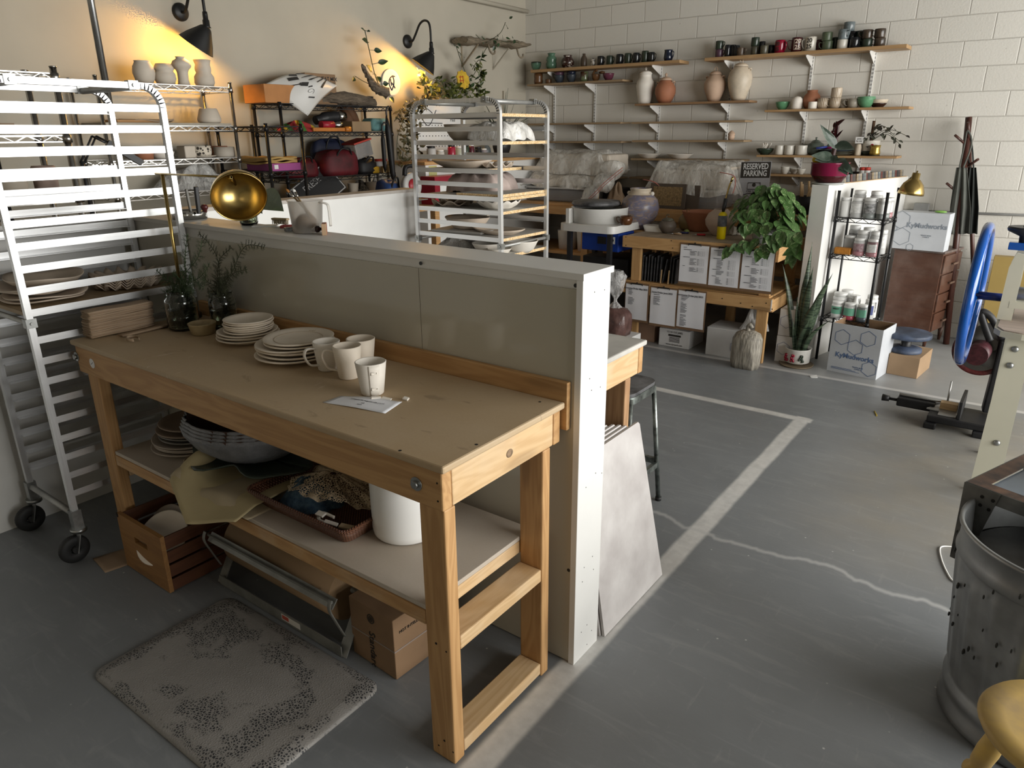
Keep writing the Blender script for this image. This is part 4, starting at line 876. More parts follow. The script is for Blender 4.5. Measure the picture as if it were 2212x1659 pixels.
def alu(name, axis):
    st = {'x': (1, 40, 40), 'z': (40, 40, 1)}[axis]
    return mat(name, (0.80, 0.81, 0.82), 0.38, 0.85, var=0.06, vscale=3.0, stretch=st)
M_alu_x, M_alu_z = alu('brushed_alu', 'x'), alu('brushed_alu_post', 'z')
M_alu_x2 = mat('dull_alu', (0.50, 0.50, 0.48), 0.5, 0.6, var=0.15, vscale=8)
M_rubber = mat('black_rubber', (0.02, 0.02, 0.02), 0.6, var=0.15, vscale=20)
RAILZ = [1.952, 1.867, 1.781, 1.690, 1.602, 1.514, 1.427, 1.338, 1.250, 1.161, 1.046, 0.956, 0.868, 0.780, 0.692, 0.604, 0.516, 0.428, 0.340]
def tray_rack(label, loc, rz, L, W, casters=True):
    """local x runs along the rails, local y across; near side panel at y = 0"""
    t = thing('tray_rack', label, 'rack', loc, rz)
    k = dict(world=False)
    for y in (0.0, W):
        mb = MB(); r = 0.085; zt = 2.028
        for x0, s in ((0.0125, 1), (L-0.0125, -1)):
            mb.bx(x0-0.0125, x0+0.0125, y-0.0125, y+0.0125, 0.205, zt-r)
            arc = [V((x0+s*(r-r*math.cos(a)), y, zt-r+r*math.sin(a))) for a in [j*PI/2/8 for j in range(9)]]
            for j in range(8): mb.beam(arc[j]-(arc[j+1]-arc[j])*0.15, arc[j+1]+(arc[j+1]-arc[j])*0.15, 0.025, 0.025, up=(0, 1, 0))
        mb.bx(r+0.012, L-r-0.012, y-0.0125, y+0.0125, zt-0.0125, zt+0.0125)
        mb.build('side_frame', M_alu_z, t, **k)
        s = 1 if y == 0 else -1
        for z in RAILZ:
            rb = MB().bx(0.026, L-0.026, y-0.002 if s > 0 else y-0.0, y+0.0 if s > 0 else y+0.002, z-0.030, z)
            rb.bx(0.026, L-0.026, y, y+s*0.036, z-0.030, z-0.0275)
            rb.build('rail', M_alu_x, t, **k)
        for x in (0.13, L-0.13):
            MB().bx(x-0.021, x+0.021, y-0.017, y+0.017, zt-0.017, zt+0.019).cyl((x, y-s*0.017, zt), (x, y-s*0.024, zt), 0.008, n=6).build('clamp', M_steel, t, **k)
        for x in (0.0125, L-0.0125):
            MB().bx(x-0.020, x+0.020, y-0.018, y+0.018, 1.088, 1.126).cyl((x, y-s*0.018, 1.107), (x, y-s*0.025, 1.107), 0.007, n=8).build('clamp', M_steel, t, **k)
    for x in (0.13, L-0.13): MB().cyl((x, 0.012, 2.022), (x, W-0.012, 2.022), 0.014, n=14).build('crossbar', M_alu_x2, t, **k)
    for x in (0.0125, L-0.0125):
        MB().cyl((x, 0.012, 1.105), (x, W-0.012, 1.105), 0.011, n=14).build('crossbar', M_alu_x2, t, **k)
        MB().cyl((x, 0.012, 0.225), (x, W-0.012, 0.225), 0.014, n=14).build('crossbar', M_alu_x2, t, **k)
        for y in (0.0, W):
            c = MB().bx(x-0.020, x+0.020, y-0.020, y+0.020, 0.160, 0.250).cyl((x, y, 0.142), (x, y, 0.160), 0.034, n=20)
            for sy in (-1, 1): c.beam((x-0.01, y+sy*0.022, 0.142), (x-0.035, y+sy*0.022, 0.055), 0.004, 0.034, up=(0, 1, 0))
            c = c.build('caster', M_steel, t, **k)
            MB().lathe([(0.022, -0.017), (0.058, -0.017), (0.064, -0.010), (0.0655, 0), (0.064, 0.010), (0.058, 0.017), (0.022, 0.017), (0.018, 0.012), (0.018, -0.012), (0.022, -0.017)], 28, (x-0.035, y, 0.0660), Matrix.Rotation(PI/2, 4, 'X')).cyl((x-0.035, y-0.024, 0.066), (x-0.035, y+0.024, 0.066), 0.014, n=12).build('wheel', M_rubber, c, **k)
    return t
tray_rack('tall aluminium tray rack standing at the left end of the work table', (-2.137, -0.128, 0), PI/2, 0.728, 0.47)
M_ply = wood('shelf_plywood', (0.36, 0.27, 0.16), (0.26, 0.18, 0.095), 'x', knots=0)
solo(MB().bx(-2.590, -2.155, -0.120, 0.565, 1.1325, 1.150), 'rack_board', M_ply, 'brown plywood board with platters on the left tray rack', 'board', bevel=0.002)
M_plat = mat('platter_bisque', (0.62, 0.52, 0.42), 0.6, var=0.12, vscale=7)
def platter(c, rx, ry, h, seed, label, wav=0.0, kf=3, group=None, m=None, rz=0.0):
    rn = random.Random(seed); p1 = rn.random()*6
    mb = MB().lathe(plate_prof(1.0, h, 0.006, 0.6), 52, wob=lambda a, i, r, z: (0.03*r*math.sin(2*a+p1)+wav*0.4*r*math.sin(kf*a+p1)*(1 if r > 0.8 else 0), wav*0.1*math.sin(kf*a+p1)*(1 if r > 0.8 else 0)), sx=rx, sy=ry)
    o = solo(mb, 'platter', m or M_plat, label, 'platter', c, group); o.rotation_euler = (0, 0, rz)
for i, (h, dx, dy, r) in enumerate(((0.014, 0, 0, 0.175), (0.014, 0.01, 0.01, 0.175), (0.020, -0.03, 0.0, 0.165), (0.022, -0.02, -0.01, 0.17), (0.045, 0.0, 0.02, 0.165))):
    platter((-2.385+dx, 0.045+dy, 1.1515+i*0.0135), 0.175, r-0.01, h, 60+i, ('topmost deep cream platter of the irregular stack on the left rack board' if i == 4 else 'irregular cream platter, %s, of the near stack on the left rack board' % ORD[i]), 0.05, 3, 'irregular platters on the left rack')
for i in range(4):
    platter((-2.350+0.004*i, 0.395, 1.1515+i*0.0125), 0.150, 0.145, 0.020, 70, ('topmost' if i == 3 else ORD[i]).capitalize()+' scalloped cream platter of the far stack on the left rack board', 0.16, 16, 'scalloped platters on the left rack')

T2 = thing('work_table', 'matching pine work table behind the white half wall', 'table', (-1.2, 1.08, 0))
MB().bx(-2.25, -0.115, 0.786, 1.392, 0.994, 1.016).build('tabletop', mat('dusty_white_top', (0.56, 0.54, 0.50), 0.7, var=0.12, vscale=6), T2, bevel=0.006)
for y0 in (0.794, 1.346): MB().bx(-2.24, -0.127, y0, y0+0.038, 0.877, 0.993).build('apron', pine('x'), T2, bevel=0.005)
for x0 in (-2.238, -0.165): MB().bx(x0, x0+0.037, 0.834, 1.344, 0.879, 0.993).build('apron', lpine('y'), T2, bevel=0.004)
for x0, x1 in ((-0.225, -0.133), (-2.235, -2.143)):
    for y0 in (0.845, 1.248): MB().bx(x0, x1, y0, y0+0.046, 0, 0.876).build('leg', wood('oak_leg', (0.50, 0.30, 0.15), (0.26, 0.13, 0.055), 'z') if x0 > -1 else pine('z'), T2, bevel=0.004)
M_bat = mat('plaster_board', (0.60, 0.575, 0.56), 0.75, var=0.16, vscale=7, col2=(0.44, 0.41, 0.40), det=7)
for i in range(5):
    o0 = 0.060-0.017*i; y0, y1, h = 0.80-0.008*i, (1.285, 1.215, 1.20, 1.18, 1.15)[i], 0.725+0.004*i
    lean = math.atan2(0.118, 0.72)
    M_ = Matrix.Translation((o0, 0, 0.0)) @ Matrix.Rotation(-lean, 4, 'Y')
    mb = MB(); mb.prism([(y0, 0), (y1+0.02, 0), (y1-0.045, h-0.012), (y1-0.057, h), (y0, h)], 0, 0.011, M_ @ Matrix(((0, 0, -1, 0), (1, 0, 0, 0), (0, 1, 0, 0.003), (0, 0, 0, 1))))
    solo(mb, 'plaster_board', M_bat, ('outermost large pale plaster board leaning beside the half wall end' if i == 0 else 'pale plaster board, %s behind the front one, leaning on the second table' % ['', 'first', 'second', 'third', 'last'][i]), 'board', None, 'plaster boards leaning on the second table', bevel=0.003)
M_stool = mat('worn_chrome_frame', (0.36, 0.40, 0.38), 0.3, 0.85, var=0.35, vscale=25, det=7)
st = thing('stool', 'tall metal stool with a dusty black seat behind the half wall', 'stool', (-0.42, 1.73, 0))
SC_ = V((-0.425, 1.72, 0.675))
pl = []
for cx_, cy_, a0 in ((0.09, 0.09, 0), (-0.09, 0.09, PI/2), (-0.09, -0.09, PI), (0.09, -0.09, 1.5*PI)):
    for k_ in range(7): a = a0+k_*PI/12; pl.append((SC_.x+cx_+0.065*math.cos(a), SC_.y+cy_+0.065*math.sin(a)))
MB().prism(pl, SC_.z-0.012, SC_.z+0.004, smooth=True).build('seat', mat('dusty_black_seat', (0.025, 0.025, 0.027), 0.4, var=0.5, vscale=14, col2=(0.16, 0.16, 0.165), det=8), st, bevel=0.004)
sk = MB(); sk.prism([(SC_.x+(x-SC_.x)*1.02, SC_.y+(y-SC_.y)*1.02) for x, y in pl], SC_.z-0.048, SC_.z-0.0125, smooth=True); sk.build('seat_skirt', M_stool, st)
for sx in (-1, 1):
    for sy in (-1, 1):
        MB().tube([(SC_.x+sx*0.143, SC_.y+sy*0.118, SC_.z-0.02), (SC_.x+sx*0.172, SC_.y+sy*0.196, 0.012)], 0.0125, 12).build('leg', M_stool, st)
        MB().cyl((SC_.x+sx*0.172, SC_.y+sy*0.196, 0), (SC_.x+sx*0.172, SC_.y+sy*0.196, 0.02), 0.016, n=14).build('foot_cap', M_rubber, st)
for s in (-1, 1):
    MB().beam((SC_.x-0.155, SC_.y+s*0.165, 0.235), (SC_.x+0.155, SC_.y+s*0.165, 0.235), 0.02, 0.03).build('footrest', M_stool, st)
    MB().beam((SC_.x+s*0.16, SC_.y-0.165, 0.215), (SC_.x+s*0.16, SC_.y+0.165, 0.215), 0.02, 0.03).build('footrest', M_stool, st)
def vessel(prof, n=32, th=0.004, wob=None):
    """open vessel from an outer profile (r, z) bottom to rim"""
    pr = [(0, prof[0][1])]+list(prof)
    inner = [(max(0.001, r-th), z) for r, z in prof[::-1]]
    inner[0] = (prof[-1][0]-th, prof[-1][1]); inner[-1] = (max(0.001, prof[0][0]-th), prof[0][1]+th)
    return MB().lathe(pr+inner+[(0, prof[0][1]+th)], n, wob=wob)
def pot(name, prof, m, label, cat, c, group=None, th=0.004, n=28, rz=0.0, wob=None):
    o = solo(vessel(prof, n, th, wob), name, m, label, cat, c, group); o.rotation_euler = (0, 0, rz); return o
M_wire = mat('chrome_wire', (0.55, 0.54, 0.52), 0.25, 1.0, var=0.15, vscale=20)
M_wireb = mat('black_wire', (0.015, 0.015, 0.016), 0.35, 0.2, var=0.1)
def wire_unit(label, x0, x1, y0, y1, zs, ztop, m, rp=0.0125, step=0.03, zig=0.06, zmin=0.0, M=None):
    """posts and wire shelves; world axes, or moved by M"""
    t = thing('wire_shelf_unit', label, 'shelf', ((x0+x1)/2, (y0+y1)/2, 0))
    def fx(mb):
        if M is not None: mb.v = [tuple(M @ V(p)) for p in mb.v]
        return mb
    for x in (x0, x1):
        for y in (y0, y1):
            mb = MB().cyl((x, y, zmin), (x, y, ztop), rp, n=12); mb.cyl((x, y, ztop), (x, y, ztop+0.006), rp*1.12, n=12)
            for z in zs: mb.cyl((x, y, z-0.036), (x, y, z+0.004), rp*1.5, rp*1.25, n=12)
            fx(mb).build('post', m, t)
    for z in zs:
        mb = MB(); r = 0.003
        for zz in (z, z-0.032):
            for a, b in (((x0, y0), (x1, y0)), ((x1, y0), (x1, y1)), ((x1, y1), (x0, y1)), ((x0, y1), (x0, y0))): mb.beam((*a, zz), (*b, zz), 0.006, 0.006)
        for (ax_, ay), (bx, by) in (((x1, y0), (x1, y1)), ((x0, y1), (x1, y1)), ((x0, y0), (x1, y0)), ((x0, y0), (x0, y1))):
            L = math.hypot(bx-ax_, by-ay); n = max(2, int(L/zig)); pts = [V((ax_+(bx-ax_)*k/n, ay+(by-ay)*k/n, z-0.032*(k % 2))) for k in range(n+1)]
            for k in range(n): mb.beam(pts[k], pts[k+1], 0.0038, 0.0038)
        nx = int((y1-y0)/step)
        if (x1-x0) < (y1-y0):
            for k in range(1, nx): mb.beam((x0, y0+(y1-y0)*k/nx, z), (x1, y0+(y1-y0)*k/nx, z), 0.0034, 0.0034)
            for f in (0.33, 0.67): mb.beam((x0+(x1-x0)*f, y0, z-0.004), (x0+(x1-x0)*f, y1, z-0.004), 0.005, 0.005)
        else:
            nn = int((x1-x0)/step)
            for k in range(1, nn): mb.beam((x0+(x1-x0)*k/nn, y0, z), (x0+(x1-x0)*k/nn, y1, z), 0.0034, 0.0034)
            for f in (0.33, 0.67): mb.beam((x0, y0+(y1-y0)*f, z-0.004), (x1, y0+(y1-y0)*f, z-0.004), 0.005, 0.005)
        fx(mb).build('wire_shelf', m, t)
    return t
wire_unit('chrome wire shelf unit right behind the left tray rack', -3.55, -3.20, -0.45, 0.62, (2.135, 1.83, 1.52, 1.2), 2.165, M_wire, 0.017)
wire_unit('chrome wire shelf unit under the left wall lamp with unglazed vases on top', -4.25, -3.89, 1.15, 2.10, (2.155, 1.890, 1.668, 1.445, 1.2), 2.185, M_wire)
wire_unit('black wire shelf unit at the far left behind the chrome shelves', -4.25, -3.92, -0.35, 0.52, (1.93, 1.62, 1.35), 1.95, M_wireb)
wire_unit('low black wire shelf unit holding the magenta box and yellow cloths', -4.22, -3.60, 2.16, 2.47, (1.885, 1.565, 1.2), 1.90, M_wireb)
wire_unit('tall black wire shelf unit with driftwood and a paper print on top', -4.26, -3.92, 2.54, 3.74, (2.060, 1.845, 1.485, 1.22), 2.065, M_wireb)
solo(MB().cyl((-2.795, 0.680, 1.4455), (-2.795, 0.680, 4.199), 0.0165, n=18), 'steel_pole', mat('conduit_steel', (0.55, 0.56, 0.57), 0.22, 1.0, var=0.1, vscale=10), 'vertical steel pole rising from the corner of the low walls to the ceiling', 'pole')
M_buff = mat('buff_bisque', (0.62, 0.55, 0.46), 0.65, var=0.06, vscale=8)
def on(u, v, x, z): p = PX(u, v, x); return V((x, p.y, z))
tz = 2.158
def S_(px): return px/250.0
for k, (u, prof, nm, lab) in enumerate((
    (315, [(.040, 0), (.062, .03), (.071, .07), (.066, .11), (.052, .135), (.050, .142), (.054, .147)], 'vase', 'round buff vase, leftmost on the top chrome shelf under the wall lamp'),
    (359, [(.052, 0), (.072, .04), (.068, .075), (.055, .092), (.066, .102), (.062, .118), (.050, .138)], 'vase', 'squat collared buff vase, second from left on the top chrome shelf'),
    (398, [(.042, 0), (.036, .04), (.036, .09), (.042, .105), (.062, .125), (.066, .145), (.055, .165), (.032, .178), (.030, .186), (.036, .192)], 'vase', 'tall waisted buff vase with a bulbous neck on the top chrome shelf'),
    (443, [(.055, 0), (.070, .03), (.068, .07), (.050, .095), (.056, .112), (.056, .130), (.050, .150), (.060, .182)], 'vase', 'double-bellied buff vase with a flared rim, rightmost under the lamp'))):
    pot(nm, prof, M_buff, lab, 'vase', on(u, 183, -4.02, tz), 'unglazed vases on the top chrome shelf')
solo(MB().bx(-4.24, -3.90, 1.17, 2.08, 1.892, 1.910), 'shelf_board', mat('grey_shelf_board', (0.42, 0.38, 0.31), 0.7), 'grey board lying on the second chrome shelf', 'board', bevel=0.002)
pot('pot', [(.068, 0), (.082, .012), (.084, .03), (.062, .100), (.058, .102)], M_buff, 'tapering buff pot at the right end of the grey shelf board', 'pot', on(452, 255, -4.02, 1.9105))
solo(MB().sheet(lambda u, v: V((-4.16+0.18*u, 1.32+0.36*v, 1.9115+0.012*math.sin(u*6+v*5)**2+0.012)), 12, 16, 0.008), 'paper_bundle', M_kraft2, 'crumpled brown paper bundle lying on the grey shelf board', 'paper')
solo(MB().box((-4.05, 1.42, 1.920), (0.14, 0.30, 0.018), 0.1), 'wood_plank', mat('orange_plank', (0.45, 0.24, 0.09), 0.6), 'thin orange plank lying on the grey shelf board', 'plank')
z3 = 1.671
pot('perforated_bowl', [(.062, 0), (.068, .02), (.070, .045), (.066, .072)], None or mat('perforated_clay', (0.62, 0.56, 0.47), 0.7, var=0), 'white perforated bowl on the third chrome shelf', 'bowl', on(436, 330, -3.99, z3+0.012))
def holes_mat():
    m, nt, ns, ln, b = _mat('pierced_clay'); co = coords(nt); vo = ns.new('ShaderNodeTexVoronoi'); vo.inputs['Scale'].default_value = 42; ln.new(co, vo.inputs['Vector'])
    a = ramp(nt, vo.outputs['Distance'], [(0.42, 0.0), (0.46, 1.0)]); lk(nt, mixc(nt, a, (0.05, 0.04, 0.03), (0.66, 0.60, 0.50)), b.inputs['Base Color']); b.inputs['Roughness'].default_value = 0.7; return m
bpy.data.objects['perforated_bowl'].data.materials[0] = holes_mat()
solo(MB().lathe(plate_prof(0.085, 0.012, 0.005), 32), 'saucer', M_buff, 'saucer under the white perforated bowl', 'saucer', on(440, 332, -3.99, z3))
pot('bowl', [(.070, 0), (.075, .01), (.075, .072)], mat('grey_buff', (0.52, 0.47, 0.40), 0.6), 'straight-sided grey bowl at the right end of the third chrome shelf', 'bowl', on(485, 332, -3.99, z3))
pot('pot', [(.055, 0), (.06, .07), (.057, .078)], mat('terracotta', (0.42, 0.17, 0.09), 0.7, var=0.1), 'small terracotta pot behind the straight grey bowl', 'pot', on(475, 325, -4.15, z3))
solo(MB().bx(-0.055, 0.055, -0.045, 0.045, 0, 0.085), 'clay_block', M_buff, 'square buff clay block on the third chrome shelf', 'block', on(404, 332, -4.02, z3), bevel=0.008)
pot('lantern', [(.055, 0), (.060, .05), (.052, .085)], mat('terracotta', (0.42, 0.17, 0.09), 0.7, var=0.1), 'pierced terracotta lantern on the third chrome shelf behind the rack', 'lantern', on(312, 335, -4.0, z3))
pot('bowl', [(.060, 0), (.078, .045), (.076, .050)], M_bisque2, 'cream bowl left of the square clay block', 'bowl', on(352, 336, -4.02, z3))
solo(MB().sheet(lump(0, 0, 0.15, 0.30, 0.13, 4, 0.8), 40, 14), 'plastic_bundle', film('clear_plastic', dens=0.55), 'heap of crumpled clear plastic on the fourth chrome shelf', 'plastic', (-4.06, 1.86, 1.449-SH-0.008))
solo(MB().bx(-0.06, 0.06, -0.07, 0.07, 0, 0.16), 'clay_block', mat('tan_block', (0.50, 0.42, 0.27), 0.7), 'tall tan clay block standing behind the brass lamp pole', 'block', (-3.02+0.02, 0.86, 1.27), bevel=0.01)
tl = thing('task_lamp', 'black articulated task lamp among the chrome shelves', 'lamp', (-3.3, 0.80, 1.5))
pts = [PX(178, 352, -3.45), PX(203, 294, -3.45), PX(232, 308, -3.4), PX(256, 330, -3.38)]
for a, b in ((0, 1), (1, 2)):
    mb = MB()
    for d in (-0.012, 0.012): mb.cyl(pts[a]+V((0, d, 0)), pts[b]+V((0, d, 0)), 0.006, n=8)
    mb.build('arm', M_black, tl)
MB().beam(pts[2], PX(306, 352, -3.36), 0.05, 0.035).build('head', M_black, tl)
MB().cyl(pts[0]-V((0, 0, 0.36)), pts[0]+V((0, 0, 0.01)), 0.012, n=10).build('clamp_post', M_black, tl)
M_amber = mat('amber_glass', (0.30, 0.20, 0.04), 0.1, var=0.3, vscale=20, trans=0.4)
solo(vessel([(.06, 0), (.07, .02), (.07, .14), (.055, .17), (.055, .19)], 28, 0.004), 'amber_jar', M_amber, 'amber glass jar on the second shelf of the near chrome unit', 'jar', (-3.34, -0.02, 1.834))
for i in range(4): solo(MB().box((0, 0, 0.008), (0.20, 0.20, 0.013), 0.1*i), 'clay_tile', M_kraft if i % 2 else M_buff, '%s of the flat tiles stacked beside the amber jar' % ['lowest tan tile', 'second brown tile', 'third tan tile', 'topmost brown tile'][i], 'tile', (-3.38, 0.30, 1.834+0.0145*i), 'tiles beside the amber jar')
pot('ribbed_vase', [(.04, 0), (.075, .03), (.082, .065), (.06, .10), (.03, .112)], M_buff, 'round ribbed buff vase on the third near chrome shelf', 'vase', (-3.36, 0.36, 1.524), wob=lambda a, i, r, z: (0.004*math.sin(14*a), 0))
pot('jar', [(.06, 0), (.06, .14), (.055, .15)], mat('pinkish_clay', (0.48, 0.36, 0.31), 0.7), 'straight pinkish clay jar beside the ribbed vase', 'jar', (-3.40, 0.55, 1.524))
zc = 1.568
solo(MB().bx(-3.95, -3.63, 2.20, 2.46, zc, zc+0.055), 'box', mat('magenta_card', (0.36, 0.07, 0.26), 0.5), 'flat magenta cardboard box on the low black shelf', 'box', bevel=0.003)
MB().box((-3.6292, 2.235, zc+0.030), (0.0012, 0.035, 0.03)).build('barcode_label', M_white, bpy.data.objects['box']).parent = bpy.data.objects['box']
for i in range(3): solo(MB().sheet(lambda u, v: V((-4.10+0.44*u, 2.17+0.285*v, zc+0.062+0.016*i+0.006*math.sin(u*7+i)+0.005*math.sin(v*9+2*i))), 14, 14, 0.012), 'folded_cloth', mat('yellow_cloth', (0.58, 0.38, 0.13), 0.9, var=0.15), ('topmost' if i == 2 else ORD[i])+' folded yellow cloth on the magenta box', 'cloth', None, 'folded yellow cloths')
tz = 2.063
M_orange = mat('orange_card', (0.50, 0.22, 0.07), 0.6)
solo(MB().bx(-4.20, -3.93, 2.42, 2.80, tz, tz+0.135), 'box', M_orange, 'orange cardboard box under the paper print on the tall black shelf', 'box', bevel=0.003)
hb = thing('cardboard_box', 'brown cardboard box with dark lettering behind the paper print', 'box', (-4.12, 3.07, tz), 0.0)
MB().bx(-4.23, -4.03, 2.90, 3.22, tz, tz+0.245).build('carton', M_card, hb, bevel=0.002)
text('lettering', 'HEAT MIX\nMASTER', 0.042, frame((-4.029, 3.14, tz+0.185), (0, 1, 0), (1, 0, 0)), M_print, hb, bold=True)
A_, B_, C_, D_ = PX(569, 184, -4.02), PX(681, 161, -4.10), PX(729, 184, -3.98), PX(665, 250, -3.865)
def printfn(u, v):
    p = A_.lerp(B_, u).lerp(D_.lerp(C_, u), v); return p + V((0.10*math.sin(PI*u)*math.sin(PI*v), 0, 0.06*math.sin(PI*u)*(1-0.4*v)*math.sin(PI*(0.25+0.6*v))))
pm = MB().sheet(lambda u, v: printfn(v, u), 18, 18, 0.001)
pr_ = solo(pm, 'paper_print', M_white, 'white paper print of black pottery tools draped over the tall black shelf', 'print')
ink = MB()
def tool_shape(pts, w):
    for k in range(len(pts)-1):
        (u0, v0), (u1, v1) = pts[k], pts[k+1]; w0, w1 = w[k], w[k+1]
        n = 6
        for j in range(n):
            q = []
            for t_, ww in ((j/n, w0+(w1-w0)*j/n), ((j+1)/n, w0+(w1-w0)*(j+1)/n)):
                uu, vv = u0+(u1-u0)*t_, v0+(v1-v0)*t_; d = math.hypot(u1-u0, v1-v0) or 1; nx, ny = -(v1-v0)/d, (u1-u0)/d
                q.append((uu+nx*ww, vv+ny*ww)); q.append((uu-nx*ww, vv-ny*ww))
            P4 = [printfn(a, b)+V((0.0035, 0, 0.0035)) for a, b in (q[0], q[1], q[3], q[2])]
            ink.add(P4, [(0, 1, 2, 3)])
for pts, w in (([(0.16, 0.26), (0.30, 0.36), (0.33, 0.38), (0.40, 0.46)], [.008, .012, .045, .055]), ([(0.30, 0.15), (0.42, 0.22)], [.05, .05]), ([(0.42, 0.05), (0.5, 0.12)], [.03, .045]), ([(0.56, 0.06), (0.66, 0.10)], [.035, .02]),
    ([(0.45, 0.25), (0.62, 0.25), (0.78, 0.22)], [.004, .022, .010]), ([(0.48, 0.38), (0.52, 0.38), (0.68, 0.37), (0.85, 0.32)], [.004, .022, .010, .016]), ([(0.56, 0.52), (0.72, 0.50), (0.88, 0.44), (0.93, 0.42)], [.012, .018, .012, .025]), ([(0.55, 0.72), (0.66, 0.66), (0.8, 0.60), (0.92, 0.55)], [.03, .028, .014, .02]),
    ([(0.70, 0.05), (0.84, 0.10), (0.92, 0.18)], [.03, .02, .03]), ([(0.36, 0.52), (0.42, 0.55)], [.014, .018]), ([(0.24, 0.72), (0.32, 0.82)], [.014, .014]), ([(0.93, 0.30), (0.97, 0.42)], [.03, .02])): tool_shape(pts, w)
for k in range(14):
    a0, a1 = k*0.45, (k+1)*0.45; f = lambda a: (0.33+0.055*math.sin(a)+0.004*a, 0.66+0.05*math.cos(a)-0.008*a)
    tool_shape([f(a0), f(a1)], [.003, .003])
ik = ink.build('printed_tools', mat('grey_black_ink', (0.05, 0.048, 0.048), 0.7, var=0.2), pr_)
def driftmat():
    m, nt, ns, ln, b = _mat('driftwood'); co = coords(nt, (9, 1.2, 9)); n = noise(nt, co, 5, 7, 0.65, 0.5)
    lk(nt, mixc(nt, ramp(nt, n, [(0.35, 0.0), (0.65, 1.0)]), (0.055, 0.042, 0.030), (0.22, 0.17, 0.12)), b.inputs['Base Color']); b.inputs['Roughness'].default_value = 0.85; bump(nt, b, n, 0.8, 0.02); return m
M_drift = driftmat()
def gnarl(path, rs, seed, n=12):
    rn = random.Random(seed); pts = bez(path, 6); k = len(pts); mb = MB(); mb.tube(pts, [rs[min(len(rs)-1, int(i*len(rs)/k))] if len(rs) == k else (rs[int(i/6)]+(rs[min(len(rs)-1, int(i/6)+1)]-rs[int(i/6)])*((i % 6)/6)) for i in range(k)], n)
    for i in range(len(mb.v)):
        p = V(mb.v[i]); mb.v[i] = tuple(p+V((rn.uniform(-1, 1), rn.uniform(-1, 1), rn.uniform(-1, 1)))*0.008)
    return mb
d1 = gnarl([(-4.08, 2.98, tz+0.03), (-4.05, 3.2, tz+0.06), (-4.07, 3.45, tz+0.055), (-4.08, 3.70, tz+0.03)], [0.03, 0.05, 0.055, 0.035], 1)
o = solo(d1, 'driftwood', M_drift, 'long dark driftwood piece lying on the tall black shelf', 'driftwood')
b2 = gnarl([PX(835, 200, -4.05), PX(810, 188, -4.05), PX(797, 168, -4.03), PX(782, 140, -4.03)], [0.05, 0.04, 0.022, 0.012], 2)
solo(b2, 'driftwood_branch', M_drift, 'upright curved driftwood branch at the right end of the tall black shelf', 'driftwood')
M_monst = leaf_mat('monstera_green', (0.012, 0.03, 0.010), (0.03, 0.06, 0.02), 0.4)
def plant_mb(stems, leaves):
    a, b = MB(), MB()
    for pts, r in stems: a.tube(bez(pts, 6), r, 6)
    for base, tip, up, w_ in leaves: leaf(b, base, tip, up, w_, 0.1, 0.08, 6)
    return a, b
mv = thing('monstera_vine', 'tall climbing monstera vine growing up the lamp wall by the round clock plaque', 'plant', PX(830, 215, -4.1))
L = []
st_ = [([PX(833, 212, -4.1), PX(812, 168, -4.12), PX(798, 110, -4.14), PX(788, 65, -4.15)], 0.004)]
for (u, v, tu, tv, w_) in ((811, 160, 822, 178, .07), (808, 160, 792, 140, .06), (806, 138, 840, 131, .05), (800, 108, 826, 110, .05), (797, 92, 783, 84, .05), (790, 66, 800, 68, .03), (789, 66, 780, 60, .02), (820, 185, 835, 215, .07), (768, 165, 762, 175, .04), (822, 182, 840, 180, .05), (815, 180, 800, 172, .05), (838, 205, 852, 222, .06)):
    a, b = PX(u, v, -4.12), PX(tu, tv, -4.08); L.append((a.lerp(b, 0.35), b, (1, 0, 0.3), w_)); st_.append(([a-V((0.0, 0.02, 0)), a, a.lerp(b, 0.4)], 0.002))
st_.append(([PX(822, 190, -4.1), PX(790, 178, -4.1), PX(768, 165, -4.1)], 0.003))
a, b = plant_mb(st_, L); a.build('stems', mat('vine_stem', (0.06, 0.07, 0.03), 0.6), mv); b.build('leaves', M_monst, mv)
pot('plant_pot', [(.05, 0), (.065, .08), (.066, .09)], M_black, 'small black pot of the monstera behind the driftwood', 'pot', (-4.14, 3.66, tz), th=0.005)
z2 = 1.848
def drape(cx, cy, rx, ry, h, seed, z, amp=0.5):
    f = lump(0, 0, rx, ry, h, seed, amp); return lambda u, v: f(u, v)+V((cx, cy, z-SH-0.0075))
def stripes_mat():
    m, nt, ns, ln, b = _mat('striped_cloth'); co = coords(nt, rot=(0, 0.5, 0.6)); sep = ns.new('ShaderNodeSeparateXYZ'); ln.new(co, sep.inputs[0])
    f = mth(nt, 'FRACT', mth(nt, 'ADD', mth(nt, 'MULTIPLY', sep.outputs[1], 9.0), mth(nt, 'MULTIPLY', noise(nt, co, 6), 0.6)))
    r = ns.new('ShaderNodeValToRGB'); r.color_ramp.interpolation = 'CONSTANT'; e = r.color_ramp.elements; e[0].color = (0.45, 0.04, 0.04, 1); e[1].position = 0.5; e[1].color = (0.6, 0.36, 0.03, 1); x = e.new(0.75); x.color = (0.06, 0.22, 0.05, 1)
    ln.new(f, r.inputs[0]); ln.new(r.outputs[0], b.inputs['Base Color']); b.inputs['Roughness'].default_value = 0.9; return m
solo(MB().sheet(drape(-4.06, 2.80, 0.13, 0.20, 0.07, 3, z2), 36, 10), 'striped_cloth', stripes_mat(), 'red, yellow and green striped cloth on the second tall black shelf', 'cloth')
hd = thing('hair_dryer', 'black heat gun with a silver nozzle on the second black shelf', 'tool', (-4.06, 3.1, z2+0.1))
MB().tube(bez([(-4.05, 2.98, z2+0.09), (-4.05, 3.10, z2+0.115), (-4.05, 3.22, z2+0.125)], 5), [0.035]*4+[0.048]*7, 14).build('body', M_black, hd)
